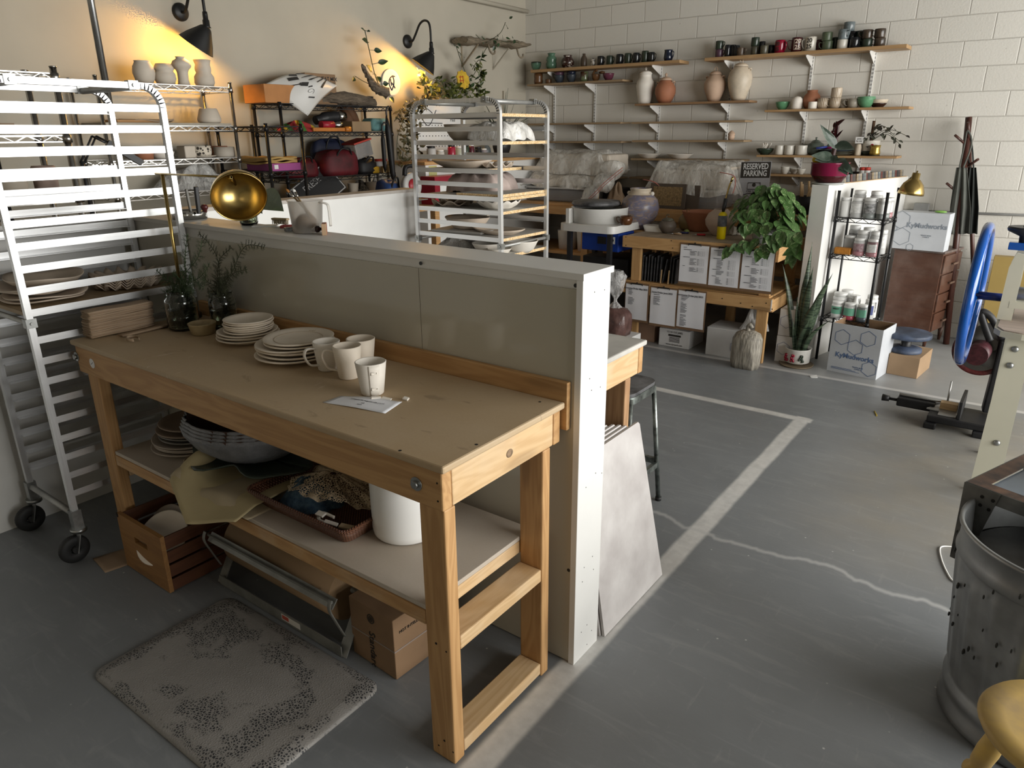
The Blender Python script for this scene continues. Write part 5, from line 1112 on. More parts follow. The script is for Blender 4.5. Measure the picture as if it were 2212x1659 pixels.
MB().cyl((-4.05, 3.22, z2+0.125), (-4.05, 3.30, z2+0.13), 0.046, 0.040, 16).build('nozzle', M_chrome, hd)
MB().tube([(-4.05, 3.06, z2+0.08), (-4.04, 3.05, z2+0.006)], 0.024, 12).build('grip', M_black, hd)
rd = thing('hand_drill', 'red and silver hand drill on the second black shelf', 'tool', (-3.99, 3.1, z2+0.03))
MB().tube([(-3.97, 2.97, z2+0.055), (-3.97, 3.10, z2+0.055)], 0.032, 14).build('body', mat('red_plastic', (0.42, 0.02, 0.04), 0.35), rd)
MB().lathe([(0, 0), (.02, 0), (.03, .06), (.028, .09), (0, .10)], 18, (-3.97, 3.10, z2+0.055), Matrix.Rotation(-PI/2, 4, 'X')).build('chuck', M_chrome, rd)
MB().tube([(-3.97, 2.995, z2+0.05), (-3.96, 2.985, z2+0.004)], 0.018, 10).build('grip', M_black, rd)
og = thing('spirit_level', 'orange bar tool lying at the front of the second black shelf', 'tool', (-3.93, 3.1, z2+0.015))
MB().box((-3.935, 3.02, z2+0.018), (0.025, 0.34, 0.03)).build('bar', mat('orange_plastic', (0.65, 0.22, 0.03), 0.4), og, bevel=0.004)
MB().cyl((-3.935, 3.19, z2+0.020), (-3.935, 3.25, z2+0.020), 0.022, 0.026, 14).build('end_grip', mat('orange_plastic', (0.65, 0.22, 0.03), 0.4), og)
solo(MB().bx(-4.08, -3.93, 3.28, 3.50, z2, z2+0.085), 'box', mat('pale_card', (0.36, 0.24, 0.13), 0.7), 'open pale cardboard box on the second black shelf', 'box', bevel=0.002)
solo(MB().sheet(drape(-4.12, 3.38, 0.10, 0.16, 0.21, 9, z2, 0.4), 30, 10), 'leather_bag', mat('brown_bag', (0.12, 0.055, 0.025), 0.6), 'dark brown bag behind the pale cardboard box', 'bag')
ty = thing('teal_pouch', 'teal cloth pouch with a pale label on the second black shelf', 'pouch', (-4.02, 3.62, z2))
MB().bx(-4.10, -3.94, 3.53, 3.735, z2+0.004, z2+0.115).build('pouch', mat('teal_cloth', (0.16, 0.34, 0.34), 0.85, var=0.2, vscale=14, bmp=0.4, bscale=20), ty, bevel=0.035, seg=4)
MB().box((-3.9395, 3.685, z2+0.07), (0.001, 0.055, 0.035)).build('label', mat('label_tan', (0.5, 0.42, 0.3), 0.7), ty)
z3 = 1.488
M_bagk = mat('black_bag', (0.012, 0.012, 0.014), 0.55, var=0.3, vscale=12); M_bagr = mat('dark_red_bag', (0.14, 0.008, 0.015), 0.6, var=0.3, vscale=10)
def bagmesh(cx, cy, rx, ry, h, seed, z): return MB().sheet(drape(cx, cy, rx, ry, h, seed, z, 0.35), 36, 12)
def tool_bag(cx, cy, rx, ry, h, seed, z, m, lab, strap_m=None):
    t = thing('tool_bag', lab, 'bag', (cx, cy, z))
    mb = MB(); ring = [(math.cos(a), math.sin(a)) for a in [k*PI/14 for k in range(28)]]; rn = random.Random(seed)
    def R2(c, s): return (abs(c)**0.6)*(1 if c > 0 else -1), (abs(s)**0.6)*(1 if s > 0 else -1)
    loft(mb, [[V((cx+rx*f*R2(c, s)[0]*(1+rn.uniform(-.02, .02)), cy+ry*f*R2(c, s)[1]*(1+rn.uniform(-.02, .02)), z+h*hh*(1+0.05*math.sin(3*c+seed)))) for c, s in ring] for f, hh in ((0.1, 0.004), (0.95, 0.004), (1.0, 0.2), (0.97, 0.7), (0.85, 0.92), (0.5, 1.0), (0.02, 1.01))])
    mb.build('body', m, t)
    MB().tube(bez([(cx+rx*0.8, cy-ry*0.4, z+h*0.7), (cx+rx*1.02, cy-ry*0.2, z+h*1.05), (cx+rx*0.98, cy+ry*0.3, z+h*1.08), (cx+rx*0.8, cy+ry*0.5, z+h*0.7)], 6), 0.008, 8).build('strap', strap_m or M_bagk, t)
    return t
tool_bag(-4.08, 2.77, 0.12, 0.17, 0.150, 2, z3, M_bagr, 'long dark red bag at the left of the third black shelf', M_bagk)
tool_bag(-4.02, 3.14, 0.12, 0.20, 0.205, 5, z3, M_bagr, 'big dark red and black tool bag in the middle of the third shelf')
tool_bag(-4.17, 3.20, 0.06, 0.20, 0.290, 7, z3, mat('navy_bag', (0.01, 0.015, 0.045), 0.6), 'navy and black bag standing behind the red tool bag')
tool_bag(-4.03, 3.45, 0.11, 0.12, 0.13, 8, z3, M_bagk, 'small black bag at the right of the third black shelf')
tb = thing('plastic_bin', 'clear plastic bin with a red lid on top of the black bag', 'bin', (-4.05, 3.44, z3+0.14))
Mt = Matrix.Translation((-4.05, 3.44, z3+0.142)) @ Matrix.Rotation(0.22, 4, 'X')
def tr_(mb, M): mb.v = [tuple(M @ V(p)) for p in mb.v]; return mb
tr_(MB().bx(-0.09, 0.09, -0.10, 0.10, 0, 0.13), Mt).build('tub', mat('cloudy_plastic', (0.55, 0.54, 0.54), 0.25, var=0.1, trans=0.5, alpha=0.75), tb, bevel=0.01)
tr_(MB().bx(-0.098, 0.098, -0.108, 0.108, 0.131, 0.146), Mt).build('lid', mat('red_lid', (0.55, 0.06, 0.04), 0.4), tb, bevel=0.004)
rc_ = thing('red_tub', 'red lidded white tub at the right end of the third black shelf', 'tub', (-4.02, 3.66, z3))
MB().lathe([(0, 0.001), (.055, 0), (.062, .10), (0, .10)], 24, (-4.02, 3.665, z3)).build('tub', M_white, rc_)
MB().lathe([(0, .1005), (.066, .1005), (.066, .12), (0, .122)], 24, (-4.02, 3.665, z3)).build('lid', mat('red_lid', (0.55, 0.06, 0.04), 0.4), rc_)
solo(MB().box((0, 0, 0.03), (0.05, 0.09, 0.06)), 'tape_measure', mat('yellow_plastic', (0.60, 0.36, 0.02), 0.4), 'yellow tape measure at the front of the third black shelf', 'tape measure', (-3.945, 3.52, z3), bevel=0.012)
for i in range(2): solo(MB().box((0, 0, 0.03), (0.03, 0.06, 0.058)).cyl((0.0152, 0, 0.03), (0.016, 0, 0.03), 0.011, n=12, mi=1), 'switch_box', [mat('ochre_box', (0.48, 0.36, 0.17), 0.6), M_dark], ['left', 'right'][i]+' one of two small ochre boxes with a round hole', 'box', (-3.93, 3.63+0.066*i, z3), 'ochre boxes', bevel=0.002)
z4 = 1.223
rs_ = thing('metal_sign', 'dark framed sign leaning on the lowest black shelf, lettering PRESE', 'sign', (-3.95, 2.85, z4))
Fs = frame((-3.965, 2.86, z4+0.155), (0.06, 0.86, 0.50), (0.9, -0.25, 0.35))
tr_(MB().bx(-0.24, 0.24, -0.14, 0.14, -0.006, 0), Fs).build('plate', mat('dark_sign', (0.02, 0.02, 0.022), 0.5), rs_)
text('lettering', 'PRESE', 0.075, Fs @ Matrix.Translation((0, 0.06, 0.0012)), mat('sign_white', (0.55, 0.55, 0.55), 0.6), rs_)
br_ = MB()
for a, b in (((-0.23, -0.13), (0.23, -0.13)), ((0.23, -0.13), (0.23, 0.13)), ((0.23, 0.13), (-0.23, 0.13)), ((-0.23, 0.13), (-0.23, -0.13))): br_.beam((*a, 0.001), (*b, 0.001), 0.008, 0.002)
tr_(br_, Fs).build('border', mat('sign_white', (0.55, 0.55, 0.55), 0.6), rs_)
for i, (y, r) in enumerate(((3.28, 0.05), (3.50, 0.055))): pot('paper_cup', [(r*0.7, 0), (r, 0.12)], M_buff, ['left', 'right'][i]+' pale cup standing on the lowest black shelf', 'cup', (-3.98, y, z4+0.07), 'cups on the lowest black shelf', th=0.003)
solo(MB().bx(-4.1, -3.92, 3.2, 3.72, z4+0.003, z4+0.068), 'tray', M_bagk, 'flat black tray on the lowest black shelf', 'tray', bevel=0.006)
solo(MB().sheet(drape(-4.02, 3.40, 0.09, 0.13, 0.10, 12, z4+0.069, 0.8), 30, 10), 'rag_heap', mat('grey_rag', (0.32, 0.29, 0.25), 0.9, var=0.5, vscale=40), 'heap of grey and white rags on the lowest black shelf', 'rags')
solo(MB().sheet(drape(-4.02, 3.62, 0.09, 0.09, 0.15, 13, z4+0.069, 0.5), 30, 10), 'rag_heap', mat('white_rag', (0.55, 0.52, 0.47), 0.9, var=0.2, vscale=30), 'white crumpled rag beside the grey heap', 'rags')
cs = thing('circular_saw', 'circular saw with a white guard and red disc by the rack', 'saw', PX(892, 408, -3.5))
cp_ = PX(889, 401, -3.5); Mx = frame(cp_, (0, 1, 0), (1, -0.25, 0.1))
MB().lathe([(0, -0.02), (.105, -0.02), (.112, 0), (.105, 0.022), (.062, .024), (.06, .02), (0, .02)], 36, M=Mx).build('guard', mat('light_grey_guard', (0.60, 0.59, 0.57), 0.4), cs)
MB().lathe([(0, 0.021), (.058, 0.021), (.056, 0.028), (0, 0.03)], 30, M=Mx).build('disc', mat('red_disc', (0.42, 0.02, 0.03), 0.4), cs)
MB().tube(bez([cp_+V((0, -0.08, 0.09)), cp_+V((0, -0.06, 0.16)), cp_+V((0, 0.03, 0.165)), cp_+V((0, 0.07, 0.11))], 5), 0.02, 10).build('handle', M_bagk, cs)
MB().box(cp_+V((-0.02, 0, -0.125)), (0.14, 0.30, 0.008)).build('shoe', M_steel, cs)
tool_bag(-3.66, 3.40, 0.10, 0.10, 0.24, 15, 1.20, mat('blue_case', (0.02, 0.06, 0.20), 0.5), 'dark blue tool case between the black shelf and the saw')
solo(MB().bx(-4.25, -3.42, 3.28, 3.85, 1.17, 1.198).bx(-4.22, -4.16, 3.76, 3.82, 0, 1.17).bx(-3.50, -3.44, 3.76, 3.82, 0, 1.17).bx(-4.22, -4.16, 3.30, 3.36, 0, 1.17).bx(-3.50, -3.44, 3.30, 3.36, 0, 1.17), 'tool_bench', pine('y'), 'plain wooden bench beneath the saw behind the middle low wall', 'bench')
cs.location.z += 0
for i, (u0, v0, u1, v1, w_, lab) in enumerate(((835, 250, 850, 395, 0.028, 'long black folded umbrella hanging right of the black shelf'), (826, 285, 832, 372, 0.020, 'short black folded umbrella hanging under the teal pouch'))):
    a, b = PX(u0, v0, -3.86), PX(u1, v1, -3.86); t = thing('umbrella', lab, 'umbrella', a)
    MB().tube([a, a.lerp(b, 0.2), a.lerp(b, 0.85), b], [0.008, w_, w_*0.9, 0.006], 10).build('canopy', M_bagk, t)
    MB().tube(bez([a, a+V((0, 0, 0.05)), a+V((0, 0.03, 0.08)), a+V((0, 0.06, 0.06))], 5), 0.007, 8).build('handle', M_black, t)
M_lampb = mat('black_enamel', (0.012, 0.012, 0.012), 0.45, var=0.05)
def sconce(base, label, axd):
    base = V(base); t = thing('wall_lamp', label, 'lamp', base)
    MB().lathe([(0, 0), (.062, 0), (.062, .012), (.045, .022), (.018, .030), (.0, .032)], 28, base, Matrix.Rotation(PI/2, 4, 'Y')).build('wall_plate', M_lampb, t)
    sk = base+V((0.315, 0.0, -0.045)); neck = bez([base+V((0.02, 0, 0)), base+V((0.07, 0, 0.0)), base+V((0.12, 0, 0.06)), base+V((0.18, 0, 0.142)), base+V((0.25, 0, 0.165)), base+V((0.305, 0, 0.12)), sk], 7)
    MB().tube(neck, 0.0105, 12).build('gooseneck', M_lampb, t)
    MB().lathe([(0, .02), (.016, .02), (.018, 0), (.018, -.03), (.023, -.035), (.024, -.075), (.030, -.085), (0, -.085)], 20, sk).build('socket', M_lampb, t)
    d = V(axd).normalized(); Mq = (-d).to_track_quat('Z', 'Y').to_matrix().to_4x4(); top = sk+V((0, 0, -0.078))
    pr = [(.028, 0), (.040, -.010), (.062, -.045), (.098, -.100), (.124, -.150), (.127, -.154), (.122, -.152), (.094, -.102), (.058, -.048), (.036, -.014), (.028, -.004), (.028, 0)]
    MB().lathe(pr, 40, top, Mq).build('shade', M_lampb, t)
    bc = top+d*0.088
    MB().ball(bc, 0.026, 14, 10).build('bulb', mat('warm_bulb', (1, 0.6, 0.2), 0.5, var=0, emit=(1.0, 0.48, 0.06), es=25.0), t)
    l = bpy.data.lights.new('lamp_glow', 'POINT'); l.energy = 20; l.color = (1.0, 0.52, 0.10); l.shadow_soft_size = 0.03
    lo = bpy.data.objects.new('lamp_glow', l); C.objects.link(lo); lo.location = top+d*0.130; return t
sconce((-4.299, 2.037, 2.68), 'black gooseneck wall lamp glowing above the chrome shelf vases', (-0.42, -0.40, -0.80))
sconce((-4.299, 4.397, 2.683), 'black gooseneck wall lamp glowing above the trailing plants', (-0.42, -0.40, -0.80))
ck = thing('wall_plaque', 'round ceramic wall plaque painted with a dark bird', 'plaque', (-4.299, 4.135, 2.30))
MB().lathe([(0, .0), (.118, 0), (.123, .008), (.118, .018), (.10, .012), (0, .012)], 36, (-4.299, 4.135, 2.30), Matrix.Rotation(PI/2, 4, 'Y')).build('disc', M_bisque2, ck)
bm_ = MB()
for pts in ([(0.02, 0.06), (-0.02, 0.03), (-0.03, -0.02), (0.0, -0.07)], [(0.02, 0.06), (0.035, 0.02), (0.025, -0.03), (0.0, -0.07)], [(0.0, 0.0), (0.03, -0.03), (0.045, -0.05)], [(0.02, 0.06), (0.05, 0.055)], [(-0.01, 0.03), (0.0, -0.03)]):
    bm_.tube(bez([(-4.285, 4.135+a, 2.30+b) for a, b in pts], 6), 0.006, 6)
bm_.build('painted_bird', mat('navy_glaze', (0.01, 0.01, 0.03), 0.3), ck)
dw = thing('driftwood_shelf', 'grey driftwood slab used as a wall shelf high by the corner', 'shelf', (-4.15, 5.6, 2.72))
sl = MB()
def slabfn(a, b):
    y = 5.02+1.12*a; w_ = 0.13+0.035*math.sin(a*9)+0.02*math.sin(a*23); ang = b*2*PI
    return V((-4.15+(0.11+0.02*math.sin(a*7))*math.cos(ang), y, 2.735+0.045*a+0.032*math.sin(ang)*(1+0.4*math.sin(a*17))))
sl.sheet(slabfn, 30, 14); 
for i in range(len(sl.v)): p = V(sl.v[i]); sl.v[i] = tuple(p+V((math.sin(p.y*60), 0, math.sin(p.y*47+p.x*60)))*0.006)
for e in (0.0, 1.0):
    b0 = len(sl.v); sl.v += [tuple(slabfn(e, k/14)) for k in range(14)]; sl.f.append(list(range(b0, b0+14))); sl.sm.append(False); sl.mi.append(0)
sl.build('slab', mat('grey_driftwood', (0.30, 0.245, 0.17), 0.85, var=0.25, vscale=6, stretch=(12, 1.2, 12), bmp=0.6, bscale=8), dw)
for y in (5.22, 5.76):
    MB().beam((-4.298, y, 2.50), (-4.298, y, 2.715), 0.02, 0.006, up=(1, 0, 0)).beam((-4.296, y, 2.51), (-4.07, y, 2.712), 0.014, 0.014).build('bracket', M_plaster if y > 5.5 else mat('wood_brace', (0.30, 0.24, 0.16), 0.8), dw)
for y in (5.38, 5.90):
    MB().tube(bez([(-4.06, y, 2.72), (-4.04, y, 2.66), (-4.03, y+0.03, 2.63), (-4.03, y+0.07, 2.64), (-4.03, y+0.075, 2.67)], 5), 0.010, 8).build('hook', mat('grey_driftwood', (0.30, 0.245, 0.17), 0.85), dw)
M_trail = leaf_mat('trailing_green', (0.04, 0.055, 0.012), (0.11, 0.12, 0.02), 0.45, 10)
M_trail2 = leaf_mat('trailing_olive', (0.05, 0.045, 0.015), (0.13, 0.085, 0.03), 0.5, 10)
def trailing(label, paths, n, lw, x, m, seed, nm='trailing_plant', spread=0.05):
    rn = random.Random(seed); a, b = MB(), MB(); p0 = PX(*paths[0][0], x); t = thing(nm, label, 'plant', p0)
    for path in paths:
        pts = bez([PX(u, v, x+rn.uniform(-.05, .06)) for u, v in path], 8); a.tube(pts, 0.0035, 5)
        for i in range(int(n*len(pts)/24)):
            q = pts[rn.randrange(len(pts))]+V((rn.uniform(0, spread), rn.uniform(-spread, spread), rn.uniform(-spread, spread)*0.9)); d = V((rn.uniform(-.2, .8), rn.uniform(-1, 1), rn.uniform(-1, 0.5))).normalized()
            leaf(b, q, q+d*lw*rn.uniform(0.7, 1.5), (0.8, rn.uniform(-.6, .6), 0.6), lw*rn.uniform(0.4, 0.75), 0.1, 0.1, 4)
    a.build('stems', mat('vine_stem', (0.06, 0.07, 0.03), 0.6), t); b.build('leaves', m, t); return t
trailing('leafy trailing plant spreading below the right wall lamp', [[(1015, 165), (985, 190), (950, 195), (900, 180)], [(1030, 190), (1000, 200), (960, 205), (925, 190)], [(1040, 195), (1010, 215), (970, 212)], [(1000, 190), (970, 180), (935, 172)], [(920, 175), (905, 160)], [(1030, 185), (1040, 160), (1020, 140)]], 60, 0.055, -4.12, M_trail, 1)
trailing('mass of olive vines hanging down beside the middle tray rack', [[(960, 205), (920, 215), (890, 245), (875, 300), (868, 350)], [(940, 210), (900, 225), (880, 270), (885, 330)], [(920, 210), (885, 240), (860, 290), (858, 345)], [(900, 215), (870, 235), (852, 262)], [(905, 225), (895, 280), (897, 340)]], 60, 0.05, -4.08, M_trail2, 2)
trailing('vine climbing from the trailing plants up onto the driftwood shelf', [[(1005, 190), (1030, 150), (1050, 105), (1070, 90)], [(1015, 180), (995, 130), (985, 98)], [(1050, 92), (1080, 72), (1092, 48)], [(1045, 92), (1028, 75)], [(1060, 95), (1090, 90), (1120, 92)], [(1020, 150), (1036, 130), (1040, 172)]], 9, 0.055, -4.08, M_monst, 3)
yl = MB(); pc = PX(1000, 172, -4.04); poly = []
for k in range(20):
    a = k*2*PI/20; r = 0.10*(1.0 if k % 2 else 0.86); poly.append((r*1.02*math.cos(a), r*0.95*math.sin(a)))
yp = thing('ceramic_ornament', 'yellow wavy-edged ceramic ornament hanging among the lit leaves', 'ornament', pc)
MB().prism(poly, -0.006, 0.006, frame(pc, (0, 1, 0), (1, -0.3, 0.2))).build('body', mat('yellow_glaze', (0.70, 0.45, 0.04), 0.4, var=0.15, vscale=20), yp, bevel=0.003)
rm = MB()
for d in (-0.02, 0.02): rm.beam((-0.035, d*0.9, 0.008), (0.035, d*0.9+0.01, 0.008), 0.007, 0.003); rm.beam((d, -0.035, 0.008), (d+0.008, 0.035, 0.008), 0.007, 0.003)
rm.v = [tuple(frame(pc+V((0.0, -0.03, 0.0)), (0, 1, 0), (1, -0.3, 0.2)) @ V(p)) for p in rm.v]; rm.build('red_strokes', mat('red_glaze', (0.45, 0.05, 0.02), 0.4), yp)
solo(MB().bx(-4.28, -3.72, 3.95, 6.2, 1.545, 1.575), 'wall_counter', pine('y'), 'pine counter along the lamp wall behind the middle rack', 'counter', bevel=0.003)
solo(MB().bx(-4.25, -3.76, 4.0, 6.15, 0.0, 1.544), 'counter_cabinet', M_white, 'white cabinet under the pine counter behind the middle rack', 'cabinet')
pb = thing('pegboard', 'white pegboard with handwriting behind the middle tray rack', 'pegboard', (-4.29, 4.75, 1.92))
MB().bx(-4.299, -4.285, 4.46, 5.16, 1.66, 2.13).build('board', M_white, pb)
hm = MB()
for i in range(14):
    for j in range(3): p = V((-4.2845, 4.50+i*0.048, 1.70+j*0.105)); hm.cyl(p, p+V((0.0006, 0, 0)), 0.0065, n=8)
hm.build('holes', M_dark, pb)['kind'] = 'stuff'
text('handwriting', 'to show\nPaul', 0.05, frame((-4.2835, 5.02, 1.99), (0, 1, 0), (1, 0, 0)), M_print, pb)
dr_ = MB()
for pts in ([(4.5, 2.05), (4.58, 1.93), (4.66, 1.92), (4.76, 2.06)], [(4.55, 2.04), (4.62, 2.07), (4.70, 2.03)], [(4.5, 1.935), (4.85, 1.93)]): dr_.tube(bez([(-4.283, y, z) for y, z in pts], 6), 0.004, 5)
dr_.build('marker_drawing', M_print, pb)
solo(MB().bx(-4.299, -4.27, 5.93, 6.36, 1.55, 2.29), 'wall_panel', M_plaster, 'cream flat panel fixed at the wall corner behind the rack', 'panel')
cz = 1.5755
for k, (y, r, h, c, lab) in enumerate(((4.20, .045, .14, (0.55, 0.53, 0.5), 'clear glass jar leftmost on the pine counter'), (4.33, .040, .10, (0.60, 0.58, 0.54), 'pale jar second from the left on the pine counter'), (4.50, .040, .15, (0.35, 0.02, 0.05), 'crimson paint jar on the pine counter'), (4.62, .045, .13, (0.45, 0.50, 0.42), 'pale green jar on the pine counter'),
    (4.73, .032, .15, (0.03, 0.05, 0.03), 'dark green bottle on the pine counter'), (4.81, .032, .15, (0.10, 0.02, 0.03), 'dark red bottle on the pine counter'), (4.92, .040, .12, (0.02, 0.02, 0.02), 'black jar on the pine counter'), (5.02, .035, .10, (0.3, 0.28, 0.3), 'grey jar on the pine counter'))):
    t = thing('paint_jar', lab, 'jar', (-3.86, y, cz), 0, 'paint jars on the pine counter')
    MB().lathe([(0, 0.0), (r*0.95, 0), (r, 0.006), (r, h*0.78), (r*0.8, h*0.85), (0, h*0.85)], 20).build('body', mat('paint_jar_%d' % k, c, 0.25, var=0.1), t, world=False)
    MB().lathe([(r*0.82, h*0.851), (r*0.86, h*0.86), (r*0.86, h*0.99), (0, h)], 20).build('lid', M_white if k % 2 else M_black, t, world=False)
sp_ = thing('potted_palm', 'dark spiky potted plant standing on the counter behind the rack', 'plant', (-3.95, 5.45, cz))
MB().lathe([(0, 0), (.07, 0), (.10, .10), (.105, .17), (.095, .17), (.09, .10), (0, .09)], 24, (-3.95, 5.45, cz)).build('pot', M_black, sp_)
rn = random.Random(11); lm, sm_ = MB(), MB()
for k in range(34):
    a = rn.random()*6.28; el = rn.uniform(0.5, 1.45); L_ = rn.uniform(0.3, 0.62); d = V((math.cos(a)*math.cos(el), math.sin(a)*math.cos(el), math.sin(el)))
    b = V((-3.95, 5.45, cz+0.12)); m_ = b+d*L_*0.55; e = b+d*L_-V((0, 0, 0.25*L_*(1.5-el)))
    e.x = max(e.x, -4.25); pts = bez([b, m_, e], 5); lm.tube(pts, [0.010*(1-i/len(pts))+0.002 for i in range(len(pts))], 5, flat=0.35)
lm.build('leaves', M_monst, sp_)
solo(MB().lathe([(0, 0), (.03, .005), (.062, .05), (.055, .10), (.02, .14), (.012, .19), (0, .2)], 20), 'gourd_vase', mat('blue_grey_glaze', (0.10, 0.115, 0.12), 0.35), 'blue-grey gourd vase on the counter left of the spiky plant', 'vase', (-3.95, 5.16, cz))
solo(MB().bx(-3.70, -3.52, 3.86, 4.36, 1.19, 1.45).bx(-3.5195, -3.519, 3.93, 4.05, 1.25, 1.4, mi=1).bx(-3.5195, -3.519, 4.1, 4.3, 1.26, 1.38, mi=1), 'red_case', [mat('red_case', (0.30, 0.015, 0.03), 0.45), M_white], 'red case with white prints below the pine counter', 'case')
solo(MB().box((-3.757, 4.10, 1.49), (0.002, 0.11, 0.09)), 'sticky_note', mat('yellow_note', (0.62, 0.60, 0.25), 0.7), 'yellow sticky note on the white cabinet', 'note')

tray_rack('aluminium tray rack with chipboard shelves in the middle of the room', (-2.583, 2.622, 0), 0.0, 0.785, 0.54)
def chip_mat():
    m, nt, ns, ln, b = _mat('chipboard'); co = coords(nt); vo = ns.new('ShaderNodeTexVoronoi'); vo.inputs['Scale'].default_value = 130; ln.new(co, vo.inputs['Vector'])
    c = mixc(nt, ramp(nt, vo.outputs['Color'], [(0.2, 0.0), (0.8, 1.0)]), (0.62, 0.40, 0.18), (0.85, 0.66, 0.40))
    gm = ns.new('ShaderNodeNewGeometry'); sp = ns.new('ShaderNodeSeparateXYZ'); ln.new(gm.outputs['Normal'], sp.inputs[0])
    c = mixc(nt, ramp(nt, mth(nt, 'ABSOLUTE', sp.outputs[2]), [(0.5, 0.0), (0.7, 1.0)]), c, (0.50, 0.49, 0.46)); lk(nt, c, b.inputs['Base Color']); b.inputs['Roughness'].default_value = 0.8; return m
M_chip = chip_mat()
def rboard(z, x0, x1, label, dz=0.0): return solo(MB().bx(x0, x1, 2.632, 3.152, z-0.027+dz, z-0.007+dz), 'chipboard_shelf', M_chip, label, 'board', None, 'chipboard shelves of the middle rack', bevel=0.001)
rboard(1.952, -2.55, -1.815, 'topmost chipboard shelf of the middle rack, empty')
rboard(1.781, -2.55, -1.812, 'second chipboard shelf of the middle rack, under the plastic wrapped pieces')
rboard(1.602, -2.55, -2.02, 'third chipboard shelf of the middle rack, pushed to the left')
rboard(1.427, -2.55, -1.812, 'lower board of the doubled chipboard shelf in the middle rack')
rboard(1.427, -2.20, -1.818, 'upper board of the doubled chipboard shelf in the middle rack', 0.0215)
rboard(1.338, -2.55, -1.815, 'chipboard shelf of the middle rack holding the pie dish')
rboard(1.161, -2.55, -1.813, 'lowest chipboard shelf in view on the middle rack')
b2z, b3z, b4z, b6z, b8z = 1.7755, 1.5965, 1.4425, 1.3325, 1.1555
pot('bowl', [(.10, 0), (.13, .03), (.165, .09), (.17, .11)], M_buff, 'deep buff bowl on the second shelf of the middle rack', 'bowl', (-2.27, 2.86, b2z), th=0.007)
pot('bowl', [(.08, 0), (.10, .03), (.12, .09)], M_buff, 'buff bowl behind the deep one on the second rack shelf', 'bowl', (-2.40, 3.02, b2z), th=0.007)
M_film = film('milky_plastic', (0.82, 0.80, 0.76), 0.8, 0.35, 0.8, 22)
def wrapbox(cx, cy, rx, ry, h, seed):
    f = lump(0, 0, rx, ry, h, seed, 0.5)
    def fn(u, v):
        a = u*2*PI; c, s = math.cos(a), math.sin(a); q = max(abs(c), abs(s)); r = (1-v)
        k = min(1.0, (1-r**5)*1.0)
        return V((cx+rx*r**0.5*c/q*0.92+0.012*math.sin(9*a+8*v), cy+ry*r**0.5*s/q*0.92, h*k+0.008*math.sin(11*a+seed)+0.008*math.sin(5*a+9*v)))
    return fn
solo(MB().sheet(wrapbox(0, 0, 0.17, 0.20, 0.105, 3), 60, 14), 'wrapped_pot', M_film, 'box-like pot wrapped in milky plastic, at the open side of the second rack shelf', 'wrapped pot', (-1.99, 2.88, b2z+0.006))
platter((-2.33, 2.85, b3z), 0.235, 0.16, 0.045, 90, 'wide shallow oval cream dish on the third shelf of the middle rack', 0.05, 2)
platter((-2.10, 2.95, b3z), 0.12, 0.12, 0.022, 91, 'small wavy cream plate right of the oval dish', 0.14, 9)
solo(MB().sheet(wrapbox(0, 0, 0.25, 0.16, 0.13, 5), 60, 14), 'cloth_bundle', mat('pink_grey_cloth', (0.52, 0.42, 0.38), 0.9, var=0.18, vscale=7, bmp=0.4, bscale=12), 'block wrapped in a pinkish cloth on the middle rack', 'bundle', (-2.26, 2.99, 1.4225))
platter((-2.42, 2.84, b6z), 0.16, 0.14, 0.022, 92, 'wavy cream plate on the pie dish shelf of the rack, at the left', 0.16, 7)
platter((-2.40, 2.86, b6z+0.014), 0.13, 0.12, 0.022, 93, 'smaller wavy cream plate stacked on the left rack plate', 0.16, 6)
platter((-1.99, 2.83, b6z), 0.165, 0.15, 0.05, 94, 'wavy-rimmed white pie dish at the front of the middle rack', 0.08, 14, m=M_bisque2)
platter((-2.15, 3.02, b6z), 0.12, 0.11, 0.03, 95, 'cream plate behind the white pie dish', 0.1, 8)
platter((-2.30, 2.86, b8z+0.018), 0.175, 0.15, 0.075, 96, 'large cream serving bowl with a curled handle on the low rack shelf', 0.03, 2)
solo(MB().tube(bez([(0.10, 0, 0.07), (0.13, 0.0, 0.115), (0.05, 0.02, 0.10), (-0.06, 0.03, 0.10)], 6), 0.02, 8, flat=0.3), 'clay_curl', M_buff, 'curled clay handle lying across the large serving bowl', 'handle piece', (-2.24, 2.90, b8z+0.04))
solo(MB().box((0, 0, 0.008), (0.42, 0.34, 0.015), 0.12), 'bat_board', mat('grey_bat', (0.50, 0.48, 0.45), 0.7), 'thin grey bat under the large serving bowl', 'board', (-2.29, 2.86, b8z))
platter((-1.99, 2.83, b8z), 0.20, 0.13, 0.035, 97, 'oval incised cream plate on the low rack shelf, right side', 0.04, 2)
for k, (x, y, r, h) in enumerate(((-2.06, 2.80, .12, .07), (-1.87, 2.93, .125, .085), (-1.93, 2.76, .085, .045))):
    pot('bowl', [(r*.5, 0), (r*.75, h*.3), (r*.97, h*.9), (r, h)], M_bisque2, ['white bowl behind the rack post on the shelf below the half wall edge', 'largest white bowl at the right on the shelf below the half wall edge', 'small white bowl in front on the shelf below the half wall edge'][k], 'bowl', (x, y, 1.0235), 'bowls low on the middle rack')
rboard(1.046, -2.55, -1.812, 'chipboard shelf of the rack just above the half wall edge')
solo(MB().sheet(lump(0, 0, 0.17, 0.15, 0.09, 21, 0.8), 36, 12), 'plastic_bundle', film('grey_plastic', (0.45, 0.43, 0.40), 0.75), 'grey crumpled plastic on the rack just above the half wall', 'plastic', (-2.36, 2.85, 1.0405-SH-0.006))
SHELF_WOOD, SHELF_D = (0.46, 0.295, 0.145), (0.32, 0.185, 0.08)
M_sh = wood('shelf_wood', SHELF_WOOD, SHELF_D, 'x', 0.55)
